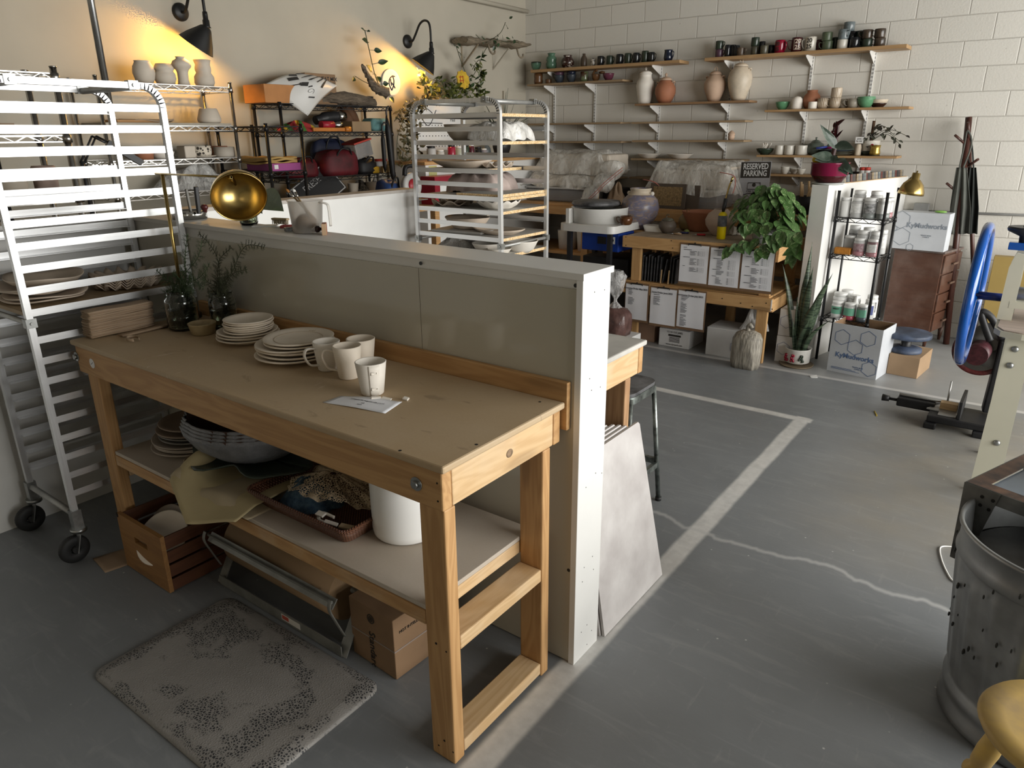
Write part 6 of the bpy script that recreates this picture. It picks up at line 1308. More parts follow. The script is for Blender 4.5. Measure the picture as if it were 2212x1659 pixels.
M_sh2 = wood('shelf_wood_dull', (0.36, 0.26, 0.155), (0.26, 0.17, 0.09), 'x', 0.65)
M_brk = mat('white_bracket', (0.74, 0.73, 0.70), 0.4, var=0.03)
WY = 6.398
for i, (x, z0, z1) in enumerate(((-3.873, 1.22, 2.36), (-3.321, 1.22, 2.36), (-2.517, 1.22, 2.485), (-1.744, 1.22, 2.485), (-0.971, 1.30, 2.487), (-0.432, 1.30, 2.487))):
    mb = MB().bx(x-0.0125, x+0.0125, WY-0.014, WY, z0, z1)
    k = int((z1-z0)/0.032)
    for j in range(k): 
        for s in (-0.005, 0.005): mb.bx(x+s-0.0018, x+s+0.0018, WY-0.0145, WY-0.0139, z0+0.012+j*0.032, z0+0.030+j*0.032, mi=1)
    o = solo(mb, 'shelf_standard', [M_brk, M_dark], 'white slotted shelf upright, %s from the corner on the block wall' % ['first', 'second', 'third', 'fourth', 'fifth', 'sixth'][i], 'shelf upright', None, 'shelf uprights on the block wall')
def wshelf(label, x0, x1, z, th, xs, m, d=0.245, dip=0.0):
    t = thing('wall_shelf', label, 'shelf', ((x0+x1)/2, 6.28, z), 0, 'shelves on the block wall')
    MB().bx(x0, x1, WY-0.005-d, WY-0.016, z-th, z).build('board', m, t, bevel=0.002)
    for x in xs:
        mb = MB(); y0, y1 = WY-0.015, WY-0.015-d*0.88
        mb.prism([(y0, z-th-0.001), (y1, z-th-0.001), (y1, z-th-0.018), (y0, z-th-0.095)], -0.002, 0.002, Matrix(((0, 0, 1, x), (1, 0, 0, 0), (0, 1, 0, 0), (0, 0, 0, 1))))
        mb.bx(x-0.009, x+0.009, y1, y0, z-th-0.003, z-th-0.0005); mb.build('bracket', M_brk, t)
    return t
U = (-3.873, -3.321, -2.517, -1.744, -0.971, -0.432)
wshelf('thick honey pine shelf with green pots and dark mugs, upper left of the block wall', -4.05, -2.207, 2.515, 0.030, (U[0]+0.05, U[2]), M_sh)
wshelf('thin shelf of brown and plum bowls just under the thick left shelf', -4.10, -2.847, 2.362, 0.019, (U[0], U[1]), M_sh2)
wshelf('upper bare shelf of the left column, behind the middle tray rack', -4.09, -2.849, 1.933, 0.019, (U[0], U[1]), M_sh2)
wshelf('lower bare shelf of the left column, above the plastic covered tub', -4.09, -2.831, 1.734, 0.019, (U[0], U[1]), M_sh2)
wshelf('left column shelf half covered by hanging plastic', -4.09, -2.86, 1.350, 0.019, (U[0], U[1]), M_sh2)
wshelf('shelf carrying the four large lidded jars', -2.69, -1.455, 2.112, 0.020, (U[2], U[3]), wood('shelf_wood_dark', (0.34, 0.20, 0.10), (0.22, 0.12, 0.055), 'x', 0.55))
wshelf('empty shelf directly below the lidded jars', -2.722, -1.477, 1.930, 0.019, (U[2], U[3]), M_sh2)
wshelf('shelf with one tiny lidded jar at its right end', -2.705, -1.471, 1.744, 0.019, (U[2], U[3]), M_sh2)
wshelf('shelf with two wide cream plates in the middle column', -2.709, -1.476, 1.557, 0.019, (U[2], U[3]), M_sh2)
wshelf('middle column shelf mostly hidden by draped plastic', -2.72, -1.50, 1.360, 0.019, (U[2], U[3]), M_sh2)
wshelf('thick honey pine shelf crowded with finished mugs, at the upper right', -1.944, -0.145, 2.515, 0.030, (U[3], U[4], U[5]), M_sh)
wshelf('shelf with green bowls, striped mugs and a terracotta vase, under the mug shelf', -1.297, -0.050, 2.018, 0.020, (U[4], U[5]), M_sh)
wshelf('shelf with white cups, a teapot and a gold cup on the right', -1.332, -0.083, 1.606, 0.020, (U[4], U[5]), M_sh)
wshelf('low right shelf with small white bowls behind the red planter', -1.359, -0.120, 1.428, 0.019, (U[4], U[5]), M_sh)
def gl(n, c, r=0.22, v=0.15, s=18, **k): return mat('glaze_'+n, c, r, var=v, vscale=s, **k)
G = dict(green=gl('celadon', (0.10, 0.20, 0.13)), dgreen=gl('dark_green', (0.03, 0.045, 0.03)), black=gl('black', (0.012, 0.013, 0.015), 0.12), dblue=gl('dark_blue', (0.012, 0.018, 0.04), 0.12), brown=gl('brown', (0.16, 0.075, 0.03), 0.3), dbrown=gl('dark_brown', (0.05, 0.022, 0.015), 0.25, 0.3, 30),
         plum=gl('plum', (0.13, 0.035, 0.06), 0.25), purple=gl('purple', (0.10, 0.045, 0.075), 0.3), slate=gl('slate_blue', (0.05, 0.06, 0.075), 0.3), red=gl('crimson', (0.30, 0.006, 0.03), 0.12), maroon=gl('maroon', (0.06, 0.01, 0.012), 0.15), white=gl('white', (0.66, 0.63, 0.56), 0.25, 0.08), bluegrey=gl('blue_grey', (0.20, 0.24, 0.25), 0.18, 0.25, 22),
         cream=gl('cream', (0.62, 0.53, 0.41), 0.45, 0.08), olive=gl('olive_grey', (0.12, 0.11, 0.075), 0.3, 0.2), mint=gl('mint', (0.13, 0.32, 0.17), 0.2, 0.1), gold=gl('gold', (0.45, 0.30, 0.06), 0.2, 0.2, 30, metal=0.5) if False else mat('glaze_gold', (0.50, 0.34, 0.08), 0.22, 0.7, var=0.2, vscale=30), terra=mat('terracotta', (0.42, 0.17, 0.09), 0.7, var=0.1), buff=M_bisque, pink=mat('pinkish_bisque', (0.60, 0.42, 0.30), 0.65, var=0.08))
def speck(n, base, sp, sc=60, lo=0.62):
    key = 'speck_'+n
    if key in _MC: return _MC[key]
    m, nt, ns, ln, b = _mat(key); co = coords(nt); a = ramp(nt, noise(nt, co, sc, 6, 0.7), [(lo-0.04, 0.0), (lo+0.02, 1.0)]); lk(nt, mixc(nt, a, base, sp), b.inputs['Base Color']); b.inputs['Roughness'].default_value = 0.2; _MC[key] = m; return m
def hstripes(n, c1, c2, k=55.0, th=0.4):
    key = 'stripe_'+n
    if key in _MC: return _MC[key]
    m, nt, ns, ln, b = _mat(key); tc = coords(nt); sep = ns.new('ShaderNodeSeparateXYZ'); ln.new(tc, sep.inputs[0])
    a = mth(nt, 'ARCTAN2', sep.outputs[1], sep.outputs[0]); f = mth(nt, 'FRACT', mth(nt, 'ADD', mth(nt, 'MULTIPLY', a, k/6.283), mth(nt, 'MULTIPLY', noise(nt, tc, 30), 0.4)))
    lk(nt, mixc(nt, ramp(nt, f, [(th, 0.0), (th+0.05, 1.0)]), c1, c2), b.inputs['Base Color']); b.inputs['Roughness'].default_value = 0.4; _MC[key] = m; return m
CY_ = lambda r, h: [(r*0.93, 0), (r, 0.006), (r, h*0.9), (r*0.98, h)]
BW = lambda r, h: [(r*0.5, 0), (r*0.55, 0.006), (r*0.82, h*0.4), (r*0.97, h*0.85), (r, h)]
RD = lambda r, h: [(r*0.62, 0), (r*0.9, h*0.2), (r, h*0.45), (r*0.86, h*0.78), (r*0.6, h*0.9), (r*0.64, h)]
def ware(nm, prof, m, label, cat, u, z, y=6.28, handle=None, group=None, th=0.005, x=None, hcol=None, rz=0.0, out=0.03):
    p = PY(u, 130, y) if x is None else V((x, y, z)); c = V((p.x if x is None else x, y, z))
    if x is None:
        for _ in range(3):
            q = c-CAM; uu = 1106+FPX*q.dot(AX_R)/q.dot(AX_F); c.x += (u-uu)*q.dot(AX_F)/FPX/AX_R.x
    o = pot(nm, prof, m, label, cat, c, group, th, 24)
    if handle is not None:
        h = prof[-1][1]; r = max(r_ for r_, z_ in prof); mb = strap(h*0.22, h*0.80, r*0.98, r*0.98, out, 0.013, 0.007)
        hh = mb.build('handle', hcol or m, None); hh.parent = o; hh.rotation_euler = (0, 0, handle)
    return o
zA, zB, zC, zD, zE, zF, zL = 2.516, 2.363, 2.516, 2.113, 2.019, 1.607, 1.429
RH = -0.35   # handle to the right
ware('bowl', BW(.062, .078), G['green'], 'outer green bowl at the left end of the thick left shelf', 'bowl', 1158, zA, group='green nested bowls')
ware('bowl', BW(.060, .078), G['dgreen'], 'dark green bowl nested in the leftmost green bowl', 'bowl', 1158, zA+0.014, group='green nested bowls')
ware('jar', [(.040, 0), (.058, .02), (.062, .06), (.054, .085), (.060, .10), (.058, .125), (.040, .142), (.038, .150), (.046, .172)], G['green'], 'squat green ringed jar with a dark neck on the thick left shelf', 'jar', 1191, zA)
ware('jar', [(.045, 0), (.07, .03), (.076, .07), (.062, .105), (.046, .115), (.045, .128), (.050, .138)], speck('mottled', (0.035, 0.014, 0.011), (0.5, 0.45, 0.38), 26, 0.6), 'dark brown mottled jar with white splashes on the thick left shelf', 'jar', 1226, zA)
ware('bottle', [(.030, 0), (.035, .02), (.035, .09), (.024, .112), (.016, .122), (.018, .140)], gl('ribbed_brown', (0.085, 0.06, 0.04), 0.4), 'slim brown ribbed bottle vase on the thick left shelf', 'bottle', 1261, zA)
ware('mug', CY_(.027, .085), speck('white_dark', (0.5, 0.46, 0.4), (0.03, 0.025, 0.02), 40, 0.55), 'small white and black speckled cup left of the dark mug row', 'mug', 1281, zA)
for i, (u, r, h) in enumerate(((1297, .036, .100), (1317, .037, .098), (1338, .037, .105), (1356, .036, .108), (1374, .036, .105), (1393, .037, .118), (1407, .032, .100))):
    ware('mug', CY_(r, h), G['dgreen'] if i % 2 else G['black'], ['first', 'second', 'third', 'fourth', 'fifth', 'sixth and tallest', 'last'][i]+' dark mug from the left in the row on the thick left shelf', 'mug', u, zA, 6.27+0.01*(i % 2), RH+0.2, 'dark mugs on the thick left shelf', out=0.022)
ware('pitcher', [(.038, 0), (.046, .03), (.042, .07), (.040, .095), (.045, .108)], G['dblue'], 'dark blue mug-shaped pitcher with a loop handle, alone at the right end of the shelf', 'pitcher', 1443, zA, 6.25, RH)
ware('pot', [(.045, 0), (.053, .03), (.049, .06), (.052, .085), (.050, .118)], G['brown'], 'tall ribbed brown pot at the left end of the thin shelf', 'pot', 1163, zB, 6.26)
ware('cup', CY_(.036, .05), G['brown'], 'small brown cup second from left on the thin shelf', 'cup', 1185, zB, 6.26)
for i, (u, r, a, b_, la, lb) in enumerate(((1208, .060, 'slate', 'purple', 'slate blue bowl under the purple one on the thin shelf', 'purple bowl stacked on the slate one on the thin shelf'), (1234, .056, 'slate', 'dblue', 'blue-grey bowl right of the purple stack on the thin shelf', 'dark blue bowl stacked on the blue-grey one on the thin shelf'))):
    ware('bowl', BW(r, .085), G[a], la, 'bowl', u, zB, 6.25, group='stacked bowls on the thin shelf'); ware('bowl', BW(r-.003, .085), G[b_], lb, 'bowl', u, zB+.030, 6.25, group='stacked bowls on the thin shelf')
ware('cup', [(.04, 0), (.047, .03), (.042, .07), (.044, .105)], speck('green_brown', (0.07, 0.032, 0.018), (0.13, 0.16, 0.08), 9, 0.5), 'green over brown cup in the middle of the thin shelf', 'cup', 1262, zB, 6.25)
ware('bowl', BW(.050, .07), G['brown'], 'brown bowl with an orange stopper on the thin shelf', 'bowl', 1287, zB, 6.25)
solo(MB().tube(bez([(0, 0, 0), (0.02, 0, 0.03), (0.05, 0, 0.035)], 5), 0.012, 8), 'stopper', G['brown'], 'orange-brown stopper piece lying on the brown bowl', 'stopper', (PY(1281, 160, 6.25).x, 6.25, zB+.074))
ware('bowl', BW(.063, .072), G['plum'], 'plum glazed bowl at the right end of the thin shelf', 'bowl', 1314, zB, 6.24)
solo(MB().lathe([(0, 0), (.03, 0), (.035, .02), (0, .03)], 18), 'lid', G['brown'], 'small brown lid lying between the brown and plum bowls', 'lid', (PY(1300, 172, 6.33).x, 6.33, zB+0.08), 'x') ; bpy.data.objects['lid'].location.z = zB
def lidded(u, prof, m, mlid, label, knob, twigs, y=6.29, x=None):
    p = PY(u, 200, y); c = V((p.x, y, zD)); t = thing('lidded_jar', label, 'jar', c, 0, 'large lidded jars')
    vessel(prof, 32, 0.006).build('body', m, t, world=False); r, h = prof[-1]
    ld = MB().lathe([(r*1.02, h+.001), (r*1.05, h+.006), (r*0.8, h+.026), (r*0.3, h+.036), (0, h+.038)], 28).build('lid', mlid, t, world=False)
    kb = MB()
    if knob == 'ball': kb.lathe([(.006, h+.036), (.013, h+.050), (.016, h+.058), (.006, h+.072), (0, h+.078)], 16)
    else: kb.tube(bez([(-.012, 0, h+.034), (-.014, 0, h+.058), (0, 0, h+.072), (.014, 0, h+.058), (.012, 0, h+.034)], 5), 0.0035, 6)
    k_ = kb.build('knob', mlid, t, world=False)
    rs = max(a for a, b in prof)
    for s in twigs:
        z0 = h*0.90; rr = r*1.12; lug = MB().tube(bez([(s*rr, -.01, z0), (s*(rr+.024), -.012, z0+.012), (s*(rr+.030), .004, z0+.002), (s*(rr+.016), .012, z0-.010), (s*rr, .008, z0-.012)], 5), 0.006, 7)
        lug.build('lug', mlid, t, world=False)
lidded(1393, [(.062, 0), (.066, .02), (.084, .10), (.096, .18), (.090, .22), (.066, .255), (.062, .285), (.066, .295)], M_bisque2, M_bisque2, 'tall pale urn with a branch relief, leftmost of the four lidded jars', 'ball', ())
lidded(1437, [(.060, 0), (.085, .04), (.108, .10), (.106, .15), (.082, .195), (.064, .212), (.062, .222)], G['terra'], G['pink'], 'terracotta round jar with a pale lid, second of the four lidded jars', 'ball', (-1, 1))
lidded(1543, [(.052, 0), (.068, .03), (.104, .12), (.108, .17), (.090, .21), (.062, .24), (.058, .252)], G['pink'], G['pink'], 'pinkish round jar with a looped lid, third of the four lidded jars', 'loop', (-1, 1))
lidded(1596, [(.060, 0), (.075, .03), (.110, .14), (.118, .21), (.104, .265), (.074, .30), (.066, .312)], G['cream'], G['cream'], 'largest tall buff jar with a twig lid, rightmost of the lidded jars', 'loop', (-1, 1))
sj = ware('lidded_pot', [(.028, 0), (.034, .03), (.030, .045), (.036, .05), (.034, .062)], G['pink'], 'tiny pinkish lidded jar alone on its shelf', 'jar', 1579, 1.745, 6.26)
kn_ = MB().lathe([(.034, .0625), (.02, .078), (.008, .088), (0, .09)], 18).build('lid', G['pink'], None); kn_.parent = sj
for i, (u, r) in enumerate(((1402, .128), (1469, .138))):
    ware('plate', [(r*0.55, 0), (r*0.6, .004), (r*0.97, .044), (r, .047)], M_bisque2, ['left', 'right'][i]+' of the two wide cream plates on the middle column shelf', 'plate', u, 1.558, 6.25, group='wide cream plates')
def mug_(u, r, h, m, lab, z=zC, y=6.27, hd=None, g='finished mugs on the upper right shelf', prof=None, out=.028): return ware('mug', (prof or CY_)(r, h), G[m] if isinstance(m, str) else m, lab, 'mug', u, z, y, hd, g, out=out)
c4 = lambda x: 1500+x/4.022
mug_(c4(212), .039, .077, 'purple', 'purple mug under the dark one at the left end of the mug shelf', hd=RH)
mug_(c4(215), .038, .076, 'dgreen', 'dark mug stacked on the purple mug', z=zC+.0775, hd=RH)
for i, (x_, y, h) in enumerate(((285, 6.25, .11), (330, 6.28, .11), (362, 6.25, .10))): mug_(c4(x_), .029, h, 'black', ['left', 'middle', 'right'][i]+' of the three narrow black tumblers on the mug shelf', y=y)
mug_(c4(400), .036, .076, gl('brown_band', (0.13, 0.09, 0.06), 0.35, 0.3, 40), 'small brownish banded cup right of the black tumblers', y=6.23, hd=RH)
mug_(c4(522), .038, .080, 'olive', 'olive mug under the dark green one on the mug shelf'); mug_(c4(526), .038, .078, 'dgreen', 'dark green mug stacked on the olive mug', z=zC+.0805)
mug_(c4(580), .030, .125, 'black', 'tall black mug half hidden behind the grey-brown cup', y=6.33); mug_(c4(602), .038, .080, 'olive', 'grey-brown rounded cup left of the red mug', y=6.24)
mug_(c4(662), .034, .085, 'black', 'black mug behind, just left of the red mug', y=6.31)
rm_ = mug_(c4(738), .047, .118, 'red', 'bright crimson mug with a black print', hd=RH-0.1)
mr = mug_(c4(882), .048, .128, 'maroon', 'maroon mug with a cream 2025 in a square', hd=PI+0.3, out=.035)
wm = mug_(c4(1003), .049, .125, speck('white_black', (0.60, 0.56, 0.48), (0.02, 0.02, 0.02), 40, 0.66), 'white speckled mug with a black number print', hd=PI+0.3)
def curved_text(par, s_, size, zc, r, a0, m, nm, bold=True):
    t = text('tmp2', s_, size, Matrix(), None, None, 0.0004, bold); me = t.data
    for v in me.vertices:
        a = a0+v.co.x/r; rr = r+0.0012+v.co.z; v.co = (rr*math.cos(a), rr*math.sin(a), zc+v.co.y)
    me.materials.clear(); me.materials.append(m); t.name = nm; me.name = nm; t.parent = par
MP = mat('cream_print', (0.62, 0.52, 0.42), 0.5, var=0)
FA = -1.12
curved_text(mr, '20\n25', 0.050, 0.068, .048, FA, MP, 'number_print')
bxs = MB()
for a0, a1, z0, z1 in ((-.032, .032, .022, .025), (-.032, .032, .108, .111), (-.033, -.030, .022, .111), (.030, .033, .022, .111)):
    n = 6
    for j in range(n):
        q = [(a0+(a1-a0)*j/n), (a0+(a1-a0)*(j+1)/n)]; vs = []
        for xx, zz in ((q[0], z0), (q[1], z0), (q[1], z1), (q[0], z1)): a = FA+xx/.048; vs.append((.0497*math.cos(a), .0497*math.sin(a), zz))
        bxs.add(vs, [(0, 1, 2, 3)])
b_ = bxs.build('square_print', MP, None); b_.parent = mr
curved_text(wm, '20\n25', 0.050, 0.066, .049, FA-0.5, M_print, 'number_print'); curved_text(rm_, '20\n25', 0.046, 0.060, .047, FA-0.75, M_print, 'number_print')
mug_(c4(1078), .034, .100, 'maroon', 'dark mug between the white speckled and the green mugs', y=6.32)
GC = hstripes('carved', (0.03, 0.05, 0.03), (0.13, 0.16, 0.09), 26, 0.5)
mug_(c4(1150), .046, .080, GC, 'lower carved green mug of the stacked pair', hd=PI+0.3); mug_(c4(1150), .045, .072, GC, 'upper carved green mug of the stacked pair', z=zC+.0805)
mug_(c4(1218), .034, .11, 'dgreen', 'dark green mug behind the white cup', y=6.33)
mug_(c4(1280), .045, .080, 'white', 'white cup at the bottom of the tallest mug stack', y=6.25); mug_(c4(1293), .046, .082, 'bluegrey', 'blue-grey mug on the white cup with its handle showing', z=zC+.0805, y=6.25, hd=RH-0.3)
mug_(c4(1352), .042, .15, 'black', 'black jar in the back row right of the white cup', y=6.34); mug_(c4(1342), .046, .078, 'bluegrey', 'highest blue-grey mug of the stack, on the black jar', z=zC+.151, y=6.34)
mug_(c4(1386), .042, .09, 'black', 'black mug in front, right of the tallest stack', y=6.25); mug_(c4(1425), .036, .15, 'dgreen', 'dark mug in the back row left of the brown stacks', y=6.34)
MBn = gl('mottled_brown', (0.075, 0.052, 0.035), 0.2, 0.35, 30)
for i, x_ in enumerate((1495, 1605)):
    for j in (0, 1): mug_(c4(x_+4*j), .045, .072, MBn if (i+j) % 3 else 'dgreen', ['lower', 'upper'][j]+' mug of the '+['left', 'right'][i]+' stacked brown pair at the right end of the mug shelf', z=zC+.0725*j, y=6.26, hd=PI+0.2)
ware('bowl', BW(.066, .072), G['mint'], 'single mint green bowl at the left of the striped mug shelf', 'bowl', c4(760), zE)
ware('salt_cellar', [(.046, 0), (.050, .01), (.050, .07), (.046, .092), (.030, .110), (.004, .116)], M_bisque2, 'domed cream salt cellar right of the single mint bowl', 'jar', c4(882), zE, 6.25, th=0.003)
ware('vase', [(.048, 0), (.07, .03), (.080, .08), (.070, .12), (.046, .145), (.046, .158), (.050, .168)], G['terra'], 'terracotta vase in the middle of the striped mug shelf', 'vase', c4(1008), zE, 6.32)
ware('cup', CY_(.038, .062), M_bisque2, 'small plain white cup in front of the terracotta vase', 'cup', c4(1022), zE, 6.22)
SM = hstripes('brown_stripe', (0.62, 0.54, 0.42), (0.20, 0.11, 0.055), 22, 0.62); RM = lambda r, h: [(r*0.7, 0), (r*0.9, h*0.2), (r, h*0.5), (r, h)]
ware('mug', RM(.054, .090), SM, 'left striped mug with its handle to the right, on the bowl shelf', 'mug', c4(1113), zE, 6.26, RH, 'striped mugs', out=.03)
ware('mug', RM(.050, .092), SM, 'right striped mug, under the one stacked on it', 'mug', c4(1214), zE, 6.25, PI+0.3, 'striped mugs', out=.03)
ware('mug', CY_(.047, .085), SM, 'striped mug stacked upside on the right striped mug', 'mug', c4(1229), zE+.0925, 6.25, None, 'striped mugs')
ware('mug', RM(.046, .080), gl('grey_white', (0.42, 0.38, 0.31), 0.35), 'grey-white mug right of the striped mugs', 'mug', c4(1292), zE, 6.29, None)
ware('mug', RM(.050, .080), gl('grey_white', (0.42, 0.38, 0.31), 0.35), 'grey-white mug with its handle to the left, beside the nested mint bowls', 'mug', c4(1372), zE, 6.25, PI+0.3, out=.03)
ware('bowl', BW(.078, .080), G['mint'], 'outer mint bowl of the nested pair on the right', 'bowl', c4(1482), zE, 6.25, group='nested mint bowls'); ware('bowl', BW(.076, .080), G['mint'], 'inner mint bowl of the nested pair on the right', 'bowl', c4(1482), zE+.012, 6.25, group='nested mint bowls')
cb = ware('bowl', BW(.078, .066), G['cream'], 'cream bowl with a brown foot at the right end of the bowl shelf', 'bowl', c4(1590), zE, 6.29)
f_ = MB().lathe([(.0425, .004), (.0655, .0267), (.0695, .036), (.0705, .036), (.066, .026), (.0435, .003)], 24).build('brown_band', G['dbrown'], None); f_.parent = cb
db = ware('bowl', BW(.085, .058), G['dgreen'], 'dark green bowl holding white coral twigs', 'bowl', c4(608), zF, 6.26)
tw = MB(); rn = random.Random(3)
for k in range(12):
    a = rn.random()*6.28; p = V((.03*math.cos(a), .03*math.sin(a), .045)); q = p+V((rn.uniform(-.04, .04), rn.uniform(-.03, .03), .05)); tw.tube(bez([p, (p+q)/2+V((.01, 0, .006)), q], 4), 0.004, 5)
o = solo(tw, 'coral_twigs', M_bisque2, 'bunch of white coral-like twigs in the dark green bowl', 'twigs', db.location+V((0, 0, 0.012)))
for i, (x_, r) in enumerate(((735, .046), (820, .049), (922, .056))): ware('cup', CY_(r, .088), G['white'], ['left', 'middle', 'right'][i]+' of the three straight white cups beside the dark green bowl', 'cup', c4(x_), zF, 6.25, None, 'straight white cups')
tpx = PY(c4(1060), 300, 6.30).x; tp_ = thing('teapot', 'round grey-green teapot behind the red planter', 'teapot', (tpx, 6.30, zF))
GT = gl('grey_green', (0.085, 0.105, 0.085), 0.3)
MB().lathe([(0, 0), (.05, 0), (.075, .03), (.082, .065), (.07, .10), (.04, .118), (0, .12)], 28).build('body', GT, tp_, world=False)
MB().lathe([(.045, .117), (.03, .132), (.008, .138), (.006, .146), (.012, .156), (0, .162)], 20).build('lid', GT, tp_, world=False)
MB().tube(bez([(.07, 0, .06), (.11, 0, .075), (.125, 0, .11)], 5), [.018, .016, .015, .014, .013, .012, .011, .011, .010, .010, .010], 10).build('spout', GT, tp_, world=False)
MB().tube(bez([(-.075, 0, .09), (-.115, 0, .085), (-.115, 0, .04), (-.075, 0, .03)], 5), .007, 8).build('handle', GT, tp_, world=False)
for i in range(3): ware('plate', [(.09, 0), (.15, .014), (.155, .018)], G['olive'] if i < 2 else G['slate'], ['lowest', 'middle', 'topmost'][i]+' of the dark plates stacked behind the red planter', 'plate', 1806, zF+.016*i, 6.26, None, 'dark plates on the cup shelf')
for i, (u, c, s) in enumerate(((1775, (0.03, 0.05, 0.25), 0.6), (1793, (0.35, 0.02, 0.15), -0.2), (1815, (0.05, 0.28, 0.06), 0.3), (1826, (0.04, 0.06, 0.30), -0.5))):
    p = PY(u, 320, 6.23); solo(MB().tube([(-.05, 0, 0), (.05, 0, .012)], .010, 8), 'marker', mat('marker_%d' % i, c, 0.4, var=0), ['blue', 'magenta', 'green', 'second blue'][i]+' marker pen lying on the dark plates', 'marker', (p.x, 6.22+0.02*i, zF+.062), 'marker pens').rotation_euler = (0, 0, s)
bt = ware('bottle', [(.026, 0), (.028, .006), (.028, .07), (.022, .09), (.020, .10)], G['cream'], 'slim cream bottle holding a card, left of the round planter', 'bottle', c4(1410), zF, 6.23)
sg = thing('card_sign', 'white handwritten card standing in the slim cream bottle', 'card', (bt.location.x, 6.23, zF+.10))
MB().bx(-.034, .034, -.0008, .0008, .006, .062).build('card', M_white, sg, world=False)
text('handwriting', 'pots\nby me', .02, Matrix.Translation((bt.location.x, 6.2285, zF+.136)) @ Matrix.Rotation(PI/2, 4, 'X'), M_print, sg)
pw = ware('planter', [(.062, 0), (.070, .01), (.078, .125), (.080, .130)], G['white'], 'white planter with a red dot and a dark bottom, holding the trailing plant', 'planter', c4(1512), zF, 6.30)
d_ = MB().lathe([(.0635, .001), (.0712, .010), (.0735, .040), (.0728, .040)], 28).build('dark_band', G['dgreen'], None); d_.parent = pw
rdm = MB().ball((.0755*math.cos(FA-0.1), .0755*math.sin(FA-0.1), .085), .018, 14, 8, sc=(0.9, 0.35, 1)).build('red_dot', G['red'], None); rdm.parent = pw
MB().cyl((0, 0, .08), (.0, 0, .30), .013, n=10).build('moss_pole', mat('moss_brown', (0.10, 0.055, 0.03), 0.9), None).parent = pw
tpz = thing('trailing_plant', 'small dark leaved trailing plant growing from the white planter', 'plant', pw.location+V((0, 0, .12)))
sm_, lm_ = MB(), MB(); rn = random.Random(8); b0 = pw.location+V((0, 0, .125))
for k in range(9):
    e = b0+V((rn.uniform(-.06, .30), rn.uniform(-.14, -.02), rn.uniform(-.05, .11))); m_ = (b0+e)/2+V((0, 0, .07)); pts = bez([b0, m_, e], 6); sm_.tube(pts, .0022, 5)
    for q in pts[4::2]:
        d = V((rn.uniform(-.4, 1), rn.uniform(-1, .2), rn.uniform(-.9, .6))).normalized(); leaf(lm_, q, q+d*.055, (rn.uniform(-.4, .4), -.7, .6), .024, .15, .1, 5, False)
sm_.build('stems', mat('vine_stem', (0.06, 0.07, 0.03), 0.6), tpz); lm_.build('leaves', leaf_mat('dusky_leaf', (0.04, 0.035, 0.03), (0.10, 0.11, 0.08)), tpz)
ware('cup', [(.042, 0), (.046, .02), (.040, .06), (.044, .088)], G['gold'], 'shiny gold cup in front of the white planter', 'cup', c4(1558), zF+.004, 6.21)
solo(MB().lathe([(0, 0), (.055, 0), (.057, .003), (0, .0032)], 24), 'coaster', M_black, 'thin black coaster under the gold cup', 'coaster', (PY(c4(1558), 330, 6.21).x, 6.21, zF))
for i, (x_, y, z) in enumerate(((782, 6.24, 0), (782, 6.24, .016), (858, 6.32, 0), (920, 6.23, 0))):
    ware('bowl', BW(.042, .052), G['white'], ['lower small white bowl of the stacked pair on the low right shelf', 'upper small white bowl of the stacked pair on the low right shelf', 'small white bowl at the back of the low right shelf', 'small white bowl next to the red planter on the low shelf'][i], 'bowl', c4(x_), zL+z, y, None, 'small white bowls')
for i in range(2): 
    t = ware('spice_jar', CY_(.028, .075), M_white, ['left', 'right'][i]+' red capped jar on the low right shelf behind the test tiles', 'jar', c4(1450+38*i), zL, 6.22, None, 'red capped jars'); MB().lathe([(.0285, .05), (.0295, .05), (.0295, .076), (0, .078)], 16).build('cap', mat('red_lid', (0.55, 0.06, 0.04), 0.4), None).parent = t
solo(MB().bx(-.20, .20, -.05, .05, 0, .03), 'tool_case', M_black, 'flat black case on the low right shelf behind the test tiles', 'case', (PY(c4(1460), 380, 6.25).x, 6.26, zL), bevel=0.004).location.y = 6.33
BW_ = wood('bench_pine', (0.60, 0.37, 0.165), (0.42, 0.23, 0.085), 'x', knots=0.6); BWy = wood('bench_pine', (0.60, 0.37, 0.165), (0.42, 0.23, 0.085), 'y', knots=0.6); BWz = wood('bench_pine', (0.60, 0.37, 0.165), (0.42, 0.23, 0.085), 'z', knots=0.6)
BX0, BX1, BY0, BY1, BZ1 = -1.905, -0.545, 4.56, 5.27, 0.962
bn = thing('packing_bench', 'two-level pine bench with clipboards on its front, by the block wall', 'bench', ((BX0+BX1)/2, 4.9, 0))
MB().bx(BX0+0.02, BX1-0.045, BY0+0.003, BY1, BZ1-0.018, BZ1).build('top', mat('dusty_bench_top', (0.40, 0.31, 0.22), 0.75, var=0.2, vscale=9), bn, bevel=0.002)
MB().bx(BX0, BX1-0.075, BY0-0.038, BY0, 0.862, BZ1-0.001).build('top_rail', BW_, bn, bevel=0.003)
MB().bx(BX1-0.074, BX1-0.036, BY0-0.040, BY0+0.05, 0.850, BZ1+0.001).build('rail_end', BWz, bn, bevel=0.003)
MB().bx(BX1-0.036, BX1, BY0, BY1, 0.845, BZ1-0.004).build('side_rail', BWy, bn, bevel=0.003)
MB().bx(BX0, BX1-0.0, BY0-0.036, BY0+0.002, 0.456, 0.556).build('shelf_rail', BW_, bn, bevel=0.003)
MB().bx(BX1-0.036, BX1, BY0+0.004, BY1, 0.440, 0.545).build('side_rail', BWy, bn, bevel=0.003)
MB().bx(BX0, BX1-0.038, BY0+0.003, BY1, 0.545, 0.563).build('shelf', BW_, bn, bevel=0.002)
